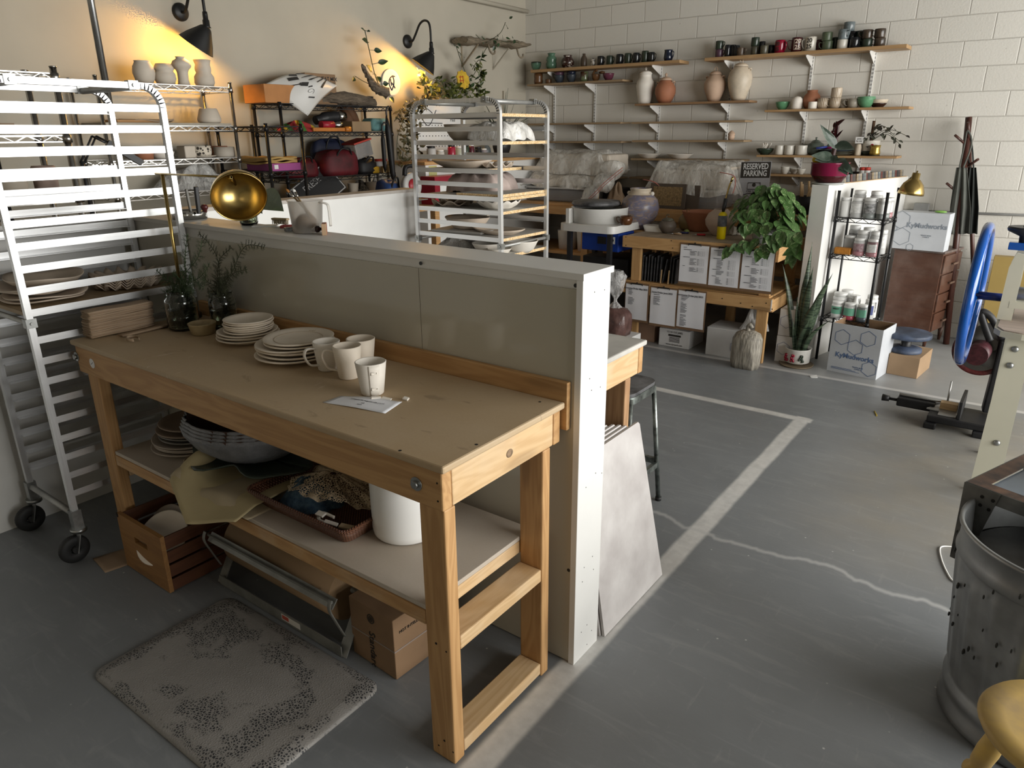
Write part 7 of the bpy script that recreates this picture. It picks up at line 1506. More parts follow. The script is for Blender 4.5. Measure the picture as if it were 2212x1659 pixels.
for x in (BX0+0.075, BX1-0.128):
    for y in (BY0+0.006, BY1-0.045):
        MB().bx(x, x+0.088, y, y+0.038, 0.565, BZ1-0.019).build('post', BWz, bn, bevel=0.003); MB().bx(x+0.0, x+0.088, y, y+0.038, 0, 0.455).build('leg', BWz, bn, bevel=0.003)
MB().bx(-1.12, -1.04, 5.1, 5.138, 0, 0.455).build('leg', BWz, bn)
nl = MB()
for u, v in ((1352, 512), (1352, 530), (1450, 520), (1453, 536), (1560, 645), (1600, 655), (1625, 662), (1655, 655), (1668, 668)): p = PY(u, v, BY0-0.0385); nl.cyl(p, p+V((0, 0.001, 0)), 0.005, n=8)
nl.build('nail_heads', M_dark, bn)['kind'] = 'stuff'
MB().bx(BX1-0.0, BX1+0.001, 4.80, 5.02, 0.87, 0.945).build('label', M_white, bn); MB().bx(BX1-0.008, BX1+0.0006, BY0-0.037, BY0-0.034, 0.46, 0.55).build('label', M_white, bn)
M_slate = mat('black_slate', (0.02, 0.02, 0.022), 0.35, var=0.4, vscale=20, col2=(0.09, 0.09, 0.095))
for i in range(13):
    x = -1.765+0.0285*i+(0.03 if i > 8 else 0); 
    if x > -1.40: continue
    o = solo(MB().bx(-0.005, 0.005, 0, 0.24, 0, 0.235-0.01*(i % 3)), 'black_tray', M_slate, '%s upright black tray, counted from the left on the bench shelf' % ['first', 'second', 'third', 'fourth', 'fifth', 'sixth', 'seventh', 'eighth', 'ninth', 'tenth', 'eleventh', 'twelfth', 'last'][i], 'tray', (x, 4.60+0.005*(i % 2), 0.566), 'black trays on the bench shelf', bevel=0.002); o.rotation_euler = (0, (0.02 if i < 8 else 0.16 if i == 8 else 0.05), 0.05)
for i in range(2): solo(MB().bx(-.004, .004, -.004, .004, 0, .12), 'wood_peg', LW if False else lpine('z'), ['left', 'right'][i]+' thin upright wooden peg among the black trays', 'peg', (-1.545+0.07*i, 4.583, .565), 'pegs').rotation_euler = (0, 0.05, 0)
M_hb = mat('clipboard_brown', (0.20, 0.115, 0.06), 0.6, var=0.1); M_clip = mat('black_clip', (0.03, 0.03, 0.03), 0.3, 0.6, var=0); M_pap = mat('paper_sheet', (0.80, 0.80, 0.83), 0.7, var=0.02)
def clipboard(q, title, rows, label, y, seed, tall):
    """q: four pixel corners of the paper, from the top left, clockwise"""
    P4 = [PY(u, v, y) for u, v in q]; x0 = (P4[0].x+P4[3].x)/2; x1 = (P4[1].x+P4[2].x)/2; z1 = (P4[0].z+P4[1].z)/2; z0 = (P4[2].z+P4[3].z)/2
    t = thing('clipboard', label, 'clipboard', ((x0+x1)/2, y, z0), 0, 'clipboards on the bench')
    MB().bx(x0-0.006, x1+0.009, y+0.001, y+0.0045, z0-0.022, z1+0.014).build('board', M_hb, t, bevel=0.001)
    pp = MB().sheet(lambda u, v: V((x0+(x1-x0)*u, y-0.0004-0.004*math.sin(PI*v)*(0.3+0.7*u)-0.001*math.sin(u*9+seed), z0+(z1-z0)*v)), 8, 8).build('paper', M_pap, t)
    xm = (x0+x1)/2
    MB().tube([(xm-0.055, y-0.004, z1-0.004), (xm-0.055, y-0.010, z1+0.010), (xm+0.055, y-0.010, z1+0.010), (xm+0.055, y-0.004, z1-0.004)], 0.0035, 6).bx(xm-0.052, xm+0.052, y-0.012, y-0.004, z1+0.004, z1+0.012).cyl((xm, y-0.006, z1+0.018), (xm, y-0.001, z1+0.018), 0.006, n=10).build('clip', M_clip, t)
    tm = MB(); yy = y-0.0062; F = lambda x, z: frame((x, yy, z), (1, 0, 0), (0, -1, 0))
    if title: text_mb(tm, title, 0.021, F(xm-0.012, z1-0.037), depth=0.0003, bold=True)
    rn = random.Random(seed)
    for zt, n_, ind in rows:
        tm.bx(x0+0.03, x0+0.03+0.06*rn.random()+0.02, yy, yy+0.0003, z1-zt-0.003, z1-zt+0.001)
        for k in range(n_):
            z = z1-zt-0.012-0.0095*k; tm.bx(x0+ind, x0+ind+0.03+0.035*rn.random(), yy, yy+0.0003, z-0.0022, z+0.0012)
            if tall: tm.bx(x0+0.155, x0+0.155+0.015, yy, yy+0.0003, z-0.002, z+0.001)
        if tall:
            for k in range(n_+1): z = z1-zt-0.008-0.0095*k; tm.bx(x0+0.178, x0+0.215, yy, yy+0.0002, z, z+0.0006)
            for xx in (0.178, 0.197, 0.215): tm.bx(x0+xx, x0+xx+0.0006, yy, yy+0.0002, z1-zt-0.008-0.0095*n_, z1-zt-0.008)
    tm.build('print', mat('print_grey', (0.05, 0.05, 0.06), 0.7, var=0), t)['kind'] = 'stuff'
yb = BY0-0.046
clipboard(((1471, 527), (1532, 533), (1526, 614), (1466, 607)), None, ((.02, 0, .05), (.038, 4, .09), (.10, 6, .09), (.175, 4, .09)), 'upper left of the three clipboards on the bench top rail', yb, 1, True)
clipboard(((1536, 533), (1600, 541), (1594, 623), (1530, 615)), None, ((.02, 4, .06), (.085, 8, .06), (.175, 4, .06), (.23, 6, .06)), 'upper middle of the three clipboards on the bench top rail', yb, 2, True)
clipboard(((1605, 542), (1674, 545), (1665, 631), (1598, 622)), None, ((.02, 0, .05), (.045, 6, .08), (.125, 5, .08), (.195, 5, .08), (.255, 3, .08)), 'upper right of the three clipboards, below the hanging leaves', yb, 3, True)
yb2 = BY0-0.042
clipboard(((1352, 612), (1402, 618), (1395, 693), (1350, 687)), 'Forrmoms Order May 2025', ((.05, 4, .03), (.12, 6, .03)), 'lower left clipboard headed May 2025, partly behind the clay bag', yb2, 4, False)
clipboard(((1407, 621), (1463, 627), (1457, 704), (1402, 698)), 'Yums Order June 2025', ((.055, 0, .03), (.075, 7, .03)), 'lower middle clipboard headed June 2025', yb2, 5, False)
clipboard(((1466, 627), (1525, 633), (1518, 712), (1461, 705)), 'Forrmoms Order July 2025', ((.05, 3, .03), (.10, 9, .03), (.21, 1, .03), (.235, 7, .03)), 'lower right clipboard headed July 2025', yb2, 6, False)
T_ = BZ1+0.0005
def put(u, v, z=T_): return PZ(u, v, z)
def bjar(nm, prof, m, label, u, v, lidm=None, th=0.006, knob=True, wob=None):
    c = put(u, v); c.y -= 0.0
    t = thing(nm, label, 'jar', c); vessel(prof, 32, th, wob).build('body', m, t, world=False); r, h = prof[-1]
    if lidm: 
        MB().lathe([(r*1.02, h+.001), (r*1.04, h+.006), (r*0.6, h+.020), (0, h+.024)], 24).build('lid', lidm, t, world=False)
        MB().tube(bez([(-.010, 0, h+.020), (-.014, 0, h+.045), (.004, 0, h+.05), (.012, 0, h+.038)], 5), .004, 6).build('knob', lidm, t, world=False)
    return t
def iri():
    m, nt, ns, ln, b = _mat('cloud_glaze'); co = coords(nt, (1, 1, 2.2)); n = noise(nt, co, 9, 3, 0.5, 1.2)
    r = ns.new('ShaderNodeValToRGB'); e = r.color_ramp.elements; e[0].position = 0.38; e[0].color = (0.23, 0.17, 0.14, 1); e[1].position = 0.62; e[1].color = (0.34, 0.26, 0.22, 1); x = e.new(0.5); x.color = (0.16, 0.16, 0.24, 1); ln.new(n, r.inputs[0]); ln.new(r.outputs[0], b.inputs['Base Color']); b.inputs['Roughness'].default_value = 0.3; return m
bj = bjar('big_jar', [(.09, 0), (.10, .02), (.165, .13), (.178, .20), (.160, .27), (.115, .315), (.092, .33), (.092, .355), (.100, .365), (.094, .372)], iri(), 'big round jar with blue-violet cloud glaze and a cream neck on the bench', 1385, 487)
bj.location = V((-2.0, 5.02, T_)); TM[bj.name] = Matrix.Translation(bj.location)
MB().lathe([(.116, .315), (.0935, .33), (.0935, .355), (.1015, .365), (.0945, .3725)], 32).build('cream_neck', G['cream'], bj, world=False)
for s in (-1, 1): MB().ball((.118*s, 0, .325), .02, 10, 8).build('lug', M_bisque2, bj, world=False)
solo(MB().bx(-.20, .24, -.13, .26, -.060, -.0005).bx(-.18, -.14, -.11, -.07, -.96, -.06).bx(.18, .22, -.11, -.07, -.96, -.06).bx(-.18, -.14, .2, .24, -.96, -.06).bx(.18, .22, .2, .24, -.96, -.06), 'side_stand', BW_, 'small pine stand carrying the big cloud-glazed jar', 'stand', (-2.02+0.0, 5.02, T_-0.0)).location = (-2.14, 5.02, T_-0.0005)
bjar('lidded_jar', [(.042, 0), (.052, .012), (.078, .05), (.080, .075), (.060, .105), (.052, .112)], gl('grey_brown', (0.14, 0.11, 0.085), 0.5, 0.15), 'grey-brown ribbed lidded jar at the front of the bench top', 1441, 503, G['olive'])
bjar('lidded_jar', [(.050, 0), (.070, .02), (.084, .07), (.080, .11), (.058, .135), (.052, .14)], gl('ochre', (0.26, 0.18, 0.075), 0.4, 0.15), 'ochre lidded jar behind the grey-brown one on the bench', 1484, 497, gl('ochre', (0.26, 0.18, 0.075), 0.4, 0.15))
bjar('round_vase', [(.055, 0), (.07, .01), (.122, .09), (.128, .135), (.105, .185), (.065, .215), (.058, .225)], mat('raw_pink_clay', (0.60, 0.47, 0.38), 0.7, var=0.08), 'unglazed pale pink round jar behind the yellow torch', 1553, 508)
solo(MB().lathe([(0, 0), (.09, 0), (.10, .02), (.16, .17), (.165, .18), (.15, .175), (.09, .03), (0, .02)], 36), 'terracotta_bowl', G['terra'], 'large terracotta bowl behind the ochre jar', 'bowl', (-1.47, 5.30-0.12, T_))
solo(loft(MB(), [rr_ring(.10, .05, 0), rr_ring(.115, .065, .055), rr_ring(.110, .060, .055), rr_ring(.095, .045, .006)]), 'white_tray', M_bisque2, 'cream rectangular dish left of the grey-brown jar', 'dish', (-1.78-WC.x, 4.93-WC.y, T_-WC.z))
mg = ware('mug', [(.035, 0), (.05, .01), (.058, .04), (.055, .078)], gl('tenmoku', (0.13, 0.05, 0.018), 0.12, 0.2, metal=0.2), 'shiny brown mug standing on the wheel tray', 'mug', 1352, 1.0425, 4.62, PI+0.3, out=.03)
tc = put(1557, 516); to = thing('torch', 'yellow gas torch with a black handle at the front edge of the bench', 'torch', tc)
MB().lathe([(0, 0), (.034, 0), (.037, .004), (.037, .20), (.030, .215), (.016, .225), (0, .226)], 28).build('cylinder', mat('torch_yellow', (0.75, 0.58, 0.0), 0.35, var=0.03), to, world=False)
MB().lathe([(.0372, .105), (.0375, .105), (.0375, .195), (.0372, .195), (.0372, .105)], 28).build('label', mat('torch_label', (0.08, 0.09, 0.11), 0.5, var=0.4, vscale=40, col2=(0.2, 0.2, 0.2)), to, world=False)
MB().tube([(0, 0, .226), (0.004, 0, .26), (.014, 0, .335)], [.012, .017, .017], 12).build('handle', M_black, to, world=False)
MB().tube(bez([(.014, 0, .335), (.018, 0, .36), (.030, 0, .42), (.045, 0, .47)], 5), .0075, 10).cyl((.045, 0, .468), (.058, 0, .51), .009, .010, 12).build('nozzle', M_brass, to, world=False)
for i, (u, v, c, s, lab) in enumerate(((1455, 507, (0.35, 0.24, 0.14), 0.2, 'knife with a pale handle lying on the bench front'), (1470, 505, (0.03, 0.03, 0.10), 0.4, 'navy handled tool lying on the bench front'), (1506, 509, (0.5, 0.02, 0.03), 0.3, 'red handled pliers lying on the bench front'))):
    p = put(u, v); t = thing('hand_tool', lab, 'tool', p, s, 'hand tools on the bench'); MB().tube([(0, 0, .010), (.07, 0, .010)], .009, 8).build('handle', mat('tool_%d' % i, c, 0.4, var=0), t, world=False); MB().tube([(-.06, 0, .008), (0, 0, .010)], [.002, .005], 6).build('blade', M_steel, t, world=False)
solo(MB().ball((0, 0, .018), .022, 16, 10, sc=(1.1, 1, .8)), 'ball', mat('green_ball', (0.45, 0.55, 0.15), 0.4, var=0.3, vscale=40), 'small green and white ball among the bench tools', 'ball', put(1483, 504))
solo(MB().sheet(lump(0, 0, .05, .04, .05, 31, .8), 24, 8), 'rag', M_bisque2, 'crumpled pale rag right of the torch', 'rag', put(1583, 507)-V((0, 0, SH+.006)))
def var_leaf():
    m, nt, ns, ln, b = _mat('variegated_leaf'); co = coords(nt)
    a = ramp(nt, noise(nt, co, 26, 6, 0.7, 1.5), [(0.56, 0.0), (0.68, 1.0)]); n2 = noise(nt, co, 6, 3)
    c = mixc(nt, n2, (0.03, 0.085, 0.02), (0.085, 0.16, 0.045)); lk(nt, mixc(nt, a, c, (0.42, 0.50, 0.26)), b.inputs['Base Color']); b.inputs['Roughness'].default_value = 0.35; return m
pp_ = V((-0.75, 4.80, T_)); po = thing('pothos_plant', 'bushy variegated pothos spilling over the right end of the bench', 'plant', pp_)
MB().lathe([(0, 0), (.085, 0), (.10, .06), (.105, .11), (.095, .11), (0, .09)], 28, pp_).build('pot', mat('grey_pot', (0.42, 0.42, 0.40), 0.4), po); MB().lathe([(0, .001), (.14, .001), (.15, .012), (.14, .006), (0, .004)], 28, pp_+V((0.05, 0, -0.0008))).build('saucer', mat('clear_saucer', (0.6, 0.62, 0.6), 0.2), po)
rn = random.Random(4); lm_, sm_ = MB(), MB()
for k in range(150):
    a = rn.uniform(0, 6.28); el = rn.uniform(-0.35, 1.45); rr = rn.uniform(0.17, 0.29); d = V((math.cos(a)*math.cos(el), math.sin(a)*math.cos(el)*0.75, math.sin(el)))
    c = pp_+V((0.0, -0.03, 0.19))+V((d.x*rr*0.92, d.y*rr, d.z*rr*0.95)); down = V((d.x*0.8, d.y*0.8-0.1, -0.9+0.5*d.z)).normalized(); L_ = rn.uniform(0.075, 0.125)
    if c.z < T_+0.09 and BY0-0.03 < c.y: c.z = T_+0.09+0.03*rn.random()
    if c.x > -0.44: c.x = -0.44-0.04*rn.random()
    leaf(lm_, c, c+down*L_, (d.x, d.y-0.3, d.z+0.35), L_*rn.uniform(.62, .85), .16, .12, 7)
    sm_.tube([pp_+V((0, 0, .10)), (pp_+c)/2+V((0, 0, .12)), c], .0018, 4)
for path in ([(1690, 500), (1645, 515), (1600, 528), (1572, 540)], [(1700, 510), (1660, 530), (1640, 540)], [(1715, 500), (1722, 535), (1712, 555)], [(1660, 460), (1620, 455), (1596, 462)], [(1655, 490), (1625, 485), (1600, 488)], [(1680, 520), (1655, 528)]):
    y = 4.48; pts = bez([pp_+V((0, 0, .12))]+[PY(u, v, y-0.0) for u, v in path], 6); sm_.tube(pts, .0025, 5)
    for q in pts[7::3]:
        for s in (0, 1):
            dn = V((rn.uniform(-.8, .5), -.3, rn.uniform(-1, -.2))).normalized(); L_ = rn.uniform(.085, .12); leaf(lm_, q, q+dn*L_, (rn.uniform(-.4, .4), -.9, .5), L_*.72, .14, .08, 7)
lm_.build('leaves', var_leaf(), po); sm_.build('stems', mat('vine_green', (0.08, 0.12, 0.04), 0.5), po)
wh = thing('pottery_wheel', "potter's wheel with a white splash pan and a blue motor box, left of the bench", 'wheel', (-2.2, 4.75, 0))
M_wp = mat('wheel_white', (0.70, 0.69, 0.66), 0.35, var=0.05)
pl = []
for cx_, cy_, a0 in ((-2.02, 4.98, 0), (-2.46, 4.98, PI/2), (-2.46, 4.50, PI), (-2.02, 4.50, 1.5*PI)):
    for k in range(6): a = a0+k*PI/10; pl.append((cx_+.07*math.cos(a), cy_+.07*math.sin(a)))
MB().prism(pl, 0.975, 1.04, smooth=True).build('table_top', M_wp, wh, bevel=0.006)
WCn = V((-2.27, 4.74, 1.041))
MB().lathe([(.245, 0), (.255, .0), (.262, .125), (.268, .132), (.256, .134), (.25, .120), (.243, .008), (.245, 0)], 44, WCn).build('splash_pan', M_wp, wh)
MB().bx(WCn.x-.20, WCn.x-.165, WCn.y-.272, WCn.y-.20, WCn.z, WCn.z+.13).build('pan_latch', M_wp, wh)
MB().lathe([(0, .10), (.16, .10), (.165, .112), (0, .114)], 36, WCn).build('wheel_head', M_steel, wh)
MB().lathe([(0, .135), (.22, .135), (.235, .150), (.22, .175), (0, .178)], 36, WCn+V((-.11, .12, 0))).build('seat_cushion', mat('dusty_black_seat', (0.025, 0.025, 0.027), 0.4), wh)
for x in (-2.44, -2.02):
    for y in (4.5, 4.96): MB().bx(x-.02, x+.02, y-.02, y+.02, 0, 0.974).build('leg', M_black, wh)
mb_ = MB().bx(-2.35, -1.965, 4.56, 4.86, 0.80, 0.965).build('motor_box', mat('royal_blue', (0.01, 0.045, 0.28), 0.4, var=0.05), wh, bevel=0.008)
MB().bx(-2.18, -2.09, 4.557, 4.5595, 0.865, 0.93).build('brand_plate', M_black, mb_); MB().bx(-2.05, -2.0, 4.557, 4.5595, 0.872, 0.935).cyl((-2.025, 4.556, .905), (-2.025, 4.552, .905), .014, n=16, mi=1).build('speed_dial', [M_white, M_black], mb_)
solo(MB().bx(-2.42, -1.93, 4.70, 5.10, 0.02, 0.72), 'black_cabinet', M_bagk, 'dark cabinet under the wheel behind the half wall', 'cabinet', bevel=0.01)
rb_ = thing('rear_bench', 'low pine bench along the block wall carrying the plastic tubs', 'bench', (-2.8, 5.9, 0))
MB().bx(-4.2, -0.62, 5.52, 6.38, 1.075, 1.105).build('top', BW_, rb_); MB().bx(-4.2, -0.62, 5.50, 5.538, 0.985, 1.074).build('rail', BW_, rb_, bevel=0.003)
MB().bx(-4.2, -0.62, 5.55, 6.35, 0.55, 0.58).build('shelf', BW_, rb_)
for x in (-4.1, -2.95, -1.9, -0.75):
    for y in (5.54, 6.30): MB().bx(x, x+.08, y, y+.04, 0, 1.074).build('leg', BWz, rb_)
RT = 1.106
M_tub = mat('clear_tub', (0.62, 0.60, 0.59), 0.2, var=0.05, trans=0.55, alpha=0.7)
def tub(x0, x1, y0, y1, h, label, lm=None):
    t = thing('plastic_tub', label, 'tub', ((x0+x1)/2, (y0+y1)/2, RT)); MB().bx(x0+.02, x1-.02, y0+.02, y1-.02, RT, RT+h).build('tub', M_tub, t, bevel=.015); MB().bx(x0, x1, y0, y1, RT+h+.001, RT+h+.022).build('lid', mat('tub_lid', (0.60, 0.59, 0.57), 0.3), t, bevel=.006); return t
tub(-3.75, -2.86, 5.62, 6.1, .135, 'long clear plastic tub at the left of the rear bench under a plastic sheet')
tub(-2.25, -1.48, 5.62, 6.1, .16, 'clear plastic tub in the middle of the rear bench')
solo(MB().bx(-3.70, -2.90, 5.68, 6.05, RT+.16, RT+.28).bx(-3.65, -2.75, 5.75, 6.2, RT+.281, RT+.50), 'clay_slabs', M_buff, 'stack of wrapped clay slabs on the left tub', 'clay', bevel=.03)
PL = film('thin_plastic', (0.74, 0.72, 0.67), 0.50, 0.28, 0.7, 16)
def sheetdrape(x0, x1, y0, y1, ztop, zed, seed):
    def fn(u, v):
        x = x0+(x1-x0)*u; y = y1+(y0-y1)*min(1, v*1.25); e = max(0, v-.72)/.28; q = min(1, 8*u, 8*(1-u)); z = ztop*q+zed*(1-q)
        z = z-(z-zed)*e; y -= .05*e+.02*math.sin(u*21+seed)*e
        return V((x, y, z+.014*math.sin(u*13+seed+5*v)+.010*math.sin(v*19+u*7)))
    return fn
solo(MB().sheet(sheetdrape(-3.72, -2.74, 5.72, 6.22, RT+.525, RT+.30, 1), 60, 30), 'plastic_sheet', PL, 'clear plastic sheet draped over the clay slabs, upper left', 'plastic sheet')
solo(MB().sheet(sheetdrape(-3.76, -2.84, 5.60, 6.05, RT+.295, RT+.165, 2), 60, 30), 'plastic_sheet', PL, 'clear plastic sheet bunched on the long left tub', 'plastic sheet')
PR = mat('red_drawstring', (0.55, 0.20, 0.16), 0.4, var=0.2)
bg = thing('plastic_bag', 'clear plastic bag with red drawstrings hanging down beside the left tub', 'bag', (-2.75, 5.7, 1.5))
MB().tube(bez([PY(1325, 355, 5.75), PY(1320, 385, 5.68), PY(1295, 400, 5.62), PY(1278, 418, 5.58), PY(1262, 436, 5.53)], 8), [.05+.09*abs(math.sin(i*.28+.9))*(1-i/44) for i in range(33)], 18, flat=.8).build('film', PL, bg)
for off in (0, 6): MB().tube(bez([PY(1345, 362+off, 5.62), PY(1325, 378+off, 5.58), PY(1305, 395+off, 5.52), PY(1285, 416+off, 5.47), PY(1262, 438, 5.46)], 6), .010, 6, flat=.4).build('drawstring', PR, bg)
solo(MB().bx(-2.18, -1.50, 5.72, 6.1, RT+.185, RT+.36).bx(-1.98, -1.42, 5.75, 6.1, RT+.361, RT+.40), 'clay_slabs', M_buff, 'block of wrapped clay on the middle tub', 'clay', bevel=.05)
solo(MB().sheet(sheetdrape(-2.28, -1.32, 5.64, 6.15, RT+.43, RT+.14, 3), 60, 34), 'plastic_bag', PL, 'clear plastic with red edges covering the middle tub', 'plastic sheet')
rp = thing('red_drawstring', 'red drawstring edge of the plastic on the middle tub', 'string', (-2.3, 5.6, 1.4))
MB().tube(bez([PY(1390, 388, 5.62), PY(1410, 392, 5.58), PY(1425, 402, 5.58), PY(1420, 412, 5.58)], 6), .012, 6, flat=.4).tube(bez([PY(1555, 372, 5.60), PY(1585, 380, 5.6), PY(1588, 400, 5.6), PY(1583, 418, 5.6)], 6), .010, 6, flat=.4).build('string', PR, rp)
solo(MB().bx(-.19, .19, 0, .018, 0, .24).bx(-.155, .155, -.002, 0.0, .03, .21, mi=1), 'framed_board', [mat('dark_frame', (0.10, 0.075, 0.055), 0.6), mat('peg_tan', (0.33, 0.22, 0.10), 0.7, var=0.3, vscale=60)], 'front framed pegboard panel leaning against the middle tub', 'panel', (-1.98, 5.545, RT)).rotation_euler = (-.12, 0, 0)
solo(MB().bx(-.22, .22, 0, .015, 0, .23), 'framed_board', mat('dark_frame', (0.10, 0.075, 0.055), 0.6), 'second dark framed panel behind the pegboard panel', 'panel', (-1.88, 5.575, RT)).rotation_euler = (-.10, 0, 0)
solo(MB().sheet(drape(-2.62, 5.72, .10, .09, .17, 33, RT, .7), 30, 10), 'paper_sack', M_kraft, 'crumpled brown paper sack behind the wheel', 'sack')
solo(MB().bx(-2.95, -2.66, 5.86, 6.1, RT+.001, RT+.15), 'black_case', M_bagk, 'black case behind the hanging plastic bag', 'case', bevel=.02); solo(MB().tube([(-2.79, 5.60, RT), (-2.785, 5.6, RT+.20)], .011, 8), 'brush_handle', lpine('z'), 'upright wooden handle next to the paper sack', 'handle tool')
for i, x in enumerate((-3.25, -3.0)): solo(MB().lathe([(0, 0), (.10, 0), (.115, .20), (.118, .21), (0, .215)], 28), 'bucket', M_white, ['left', 'right'][i]+' white bucket on the rear bench shelf beyond the wheel', 'bucket', (x, 5.75, .5805), 'white buckets under the rear bench')
rs2 = thing('metal_sign', 'black and white RESERVED PARKING sign standing behind the pothos', 'sign', (-1.2, 6.2, 1.1)); sq = PY(1625, 440, 5.85); Fs2 = frame((sq.x-0.005, 5.86, 1.33), (1, 0, .03), (0, -1, .10))
tr_(MB().bx(-.145, .145, -.225, .225, -.003, 0), Fs2).build('plate', mat('sign_grey', (0.36, 0.36, 0.38), 0.4, var=.05), rs2); tr_(MB().bx(-.14, .14, .075, .22, 0.0002, .001), Fs2).build('black_field', M_print, rs2)
for k, (s_, z) in enumerate((('RESERVED', .178), ('PARKING', .115))): text('lettering', s_, .074, Fs2 @ Matrix.Translation((0, z, .0016)), mat('sign_letter', (0.62, 0.62, 0.62), 0.5, var=0), rs2, bold=True, sx=.72)
cr_ = MB(); cr_.tube([(-.06, .03, 0), (.06, .03, 0), (.062, -.03, 0), (-.062, -.03, 0)], .004, 5, closed=True).ball((0, .01, 0), .018, 10, 6, sc=(1, 1, .1)).tube(bez([(-.11, -.09, 0), (-.05, -.07, 0), (.05, -.07, 0), (.11, -.09, 0)], 5), .004, 5); text_mb(cr_, 'Old School', .030, Matrix.Translation((0, -.05, 0))); tr_(cr_, Fs2 @ Matrix.Translation((0, 0, .001))).build('crest', M_print, rs2)
kc = thing('tool_crock', 'dark crock of wooden tools behind the white partition end', 'crock', (-.60, 5.45, 1.0)); cc_ = PY(1728, 430, 5.6); cc_.z = 1.09
MB().lathe([(0, 0), (.07, 0), (.078, .16), (.07, .16), (0, .02)], 24, (cc_.x+.0, 5.75, RT)).build('crock', M_bagk, kc)
for k in range(6): a = V((cc_.x+rn.uniform(-.04, .04), 5.75+rn.uniform(-.04, .04), RT+.05)); MB().tube([a, a+V((rn.uniform(-.04, .04), 0, rn.uniform(.17, .26)))], .010, 7).build('wooden_tool', lpine('z'), kc)
def clay_bag(c, rx, ry, h, label, m, mf=None, top=.28, seed=1):
    t = thing('clay_bag', label, 'bag', c); rn = random.Random(seed); rings = []
    for f, z in ((.3, .004), (.92, .0), (1.0, .05), (1.02, h*.45), (.98, h*.80), (.80, h*.95), (.42, h*1.03)):
        rings.append([V((c[0]+rx*f*((abs(math.cos(a))**.7)*(1 if math.cos(a) > 0 else -1))*(1+.05*math.sin(7*a+seed+z*9)), c[1]+ry*f*((abs(math.sin(a))**.7)*(1 if math.sin(a) > 0 else -1))*(1+.05*math.sin(5*a+z*13)), c[2]+z)) for a in [k*2*PI/36 for k in range(36)]])
    mb = loft(MB(), rings); b0 = len(mb.v)-36; mb.f.append(list(range(b0, len(mb.v)))); mb.sm.append(True); mb.mi.append(0); mb.build('bag', m, t)
    if mf:
        rg = []
        for f, z in ((.42, h*1.03), (.10, h*1.03+.05), (.09, h*1.03+.07), (.45, h+.16), (.62, h+top), (.35, h+top+.05)): rg.append([V((c[0]+rx*f*math.cos(a)*(1+.18*math.sin(6*a+z*20)), c[1]+ry*f*math.sin(a)*(1+.18*math.cos(5*a+z*9)), c[2]+z)) for a in [k*2*PI/30 for k in range(30)]])
        loft(MB(), rg).build('gathered_top', mf, t)
    return t
M_cb = mat('dusty_clay_bag', (0.46, 0.42, 0.35), 0.45, var=0.3, vscale=22, stretch=(3, 3, .5), bmp=0.9, bscale=16)
clay_bag((-.668, 4.40, 0), .115, .085, .30, 'tall beige bag of clay standing in front of the bench leg', M_cb, None, seed=2)
solo(MB().sheet(lump(0, 0, .05, .045, .05, 40, .5), 20, 6), 'bag_knot', M_cb, 'twisted knot on the beige clay bag', 'knot', (-.668, 4.40, .285-SH)) if False else None
MB().tube(bez([(-.668, 4.40, .30), (-.672, 4.39, .34), (-.655, 4.385, .36), (-.64, 4.39, .335)], 5), .016, 8).build('knot', M_cb, bpy.data.objects['clay_bag'])
solo(MB().sheet(lump(0, 0, .10, .09, .16, 41, .6), 30, 10), 'plastic_bag', film('white_film', (0.8, 0.79, 0.77), .7), 'white crumpled plastic bag behind the beige clay bag', 'bag', (-.72, 4.70, .245-SH-.006))
clay_bag((-1.80, 4.24, .14), .14, .12, .235, 'clear bag of dark red clay on a stand beside the half wall end', mat('dark_red_clay', (0.14, 0.075, 0.065), 0.25, var=0.25, vscale=14, bmp=.6, bscale=18), film('bag_film', (0.75, 0.74, 0.73), .35), seed=4)
solo(MB().bx(-2.0, -1.62, 4.10, 4.40, 0, .1395), 'pedestal', M_white, 'white pedestal under the bag of dark red clay', 'pedestal')
def carton(nm, x0, x1, y0, y1, z0, z1, m, label, rz=0.0, **k):
    t = thing(nm, label, 'box', (x0, y0, z0), rz); MB().bx(0, x1-x0, 0, y1-y0, 0, z1-z0).build('carton', m, t, bevel=.003, world=False); return t
M_wc = mat('white_carton', (0.68, 0.67, 0.66), 0.6, var=0.05); M_lav = mat('violet_print', (0.16, 0.18, 0.30), 0.6, var=0)
carton('cardboard_box', -1.84, -1.60, 4.64, 4.88, 0, .19, mat('pinkish_cardboard', (0.30, 0.19, 0.13), 0.8, var=.1), 'brown cardboard box under the left end of the bench')
b = carton('jar_carton', -1.535, -1.245, 4.60, 4.93, 0, .16, M_wc, 'white jar carton with black print under the bench'); tm = MB(); F_ = lambda x, z: frame((x, -.0012, z), (1, 0, 0), (0, -1, 0))
text_mb(tm, '12-16 OZ JARS', .024, F_(.15, .135)); text_mb(tm, 'www.dynacd.com', .022, F_(.15, .022)); tm.bx(.09, .21, -.0015, -.0005, .097, .115)
for k in range(5): tm.bx(.10, .20, -.0015, -.0005, .045+k*.010, .050+k*.010)
TM_ = tm.build('print', M_print, None); TM_.parent = b
def hexa(mb, cx, cz, r, y=-.0012, w=.003): 
    pts = [V((cx+r*math.cos(a), y, cz+r*math.sin(a))) for a in [k*PI/3+PI/6 for k in range(6)]]
    for k in range(6): mb.beam(pts[k], pts[(k+1) % 6], w, .0008, up=(0, 1, 0)) if False else mb.beam(pts[k], pts[(k+1) % 6], .0008, w)
def hexprint(par, lst, m, w=.003):
    mb = MB()
    for cx, cz, r in lst: hexa(mb, cx, cz, r, w=w)
    o = mb.build('hexagon_print', m, None); o.parent = par
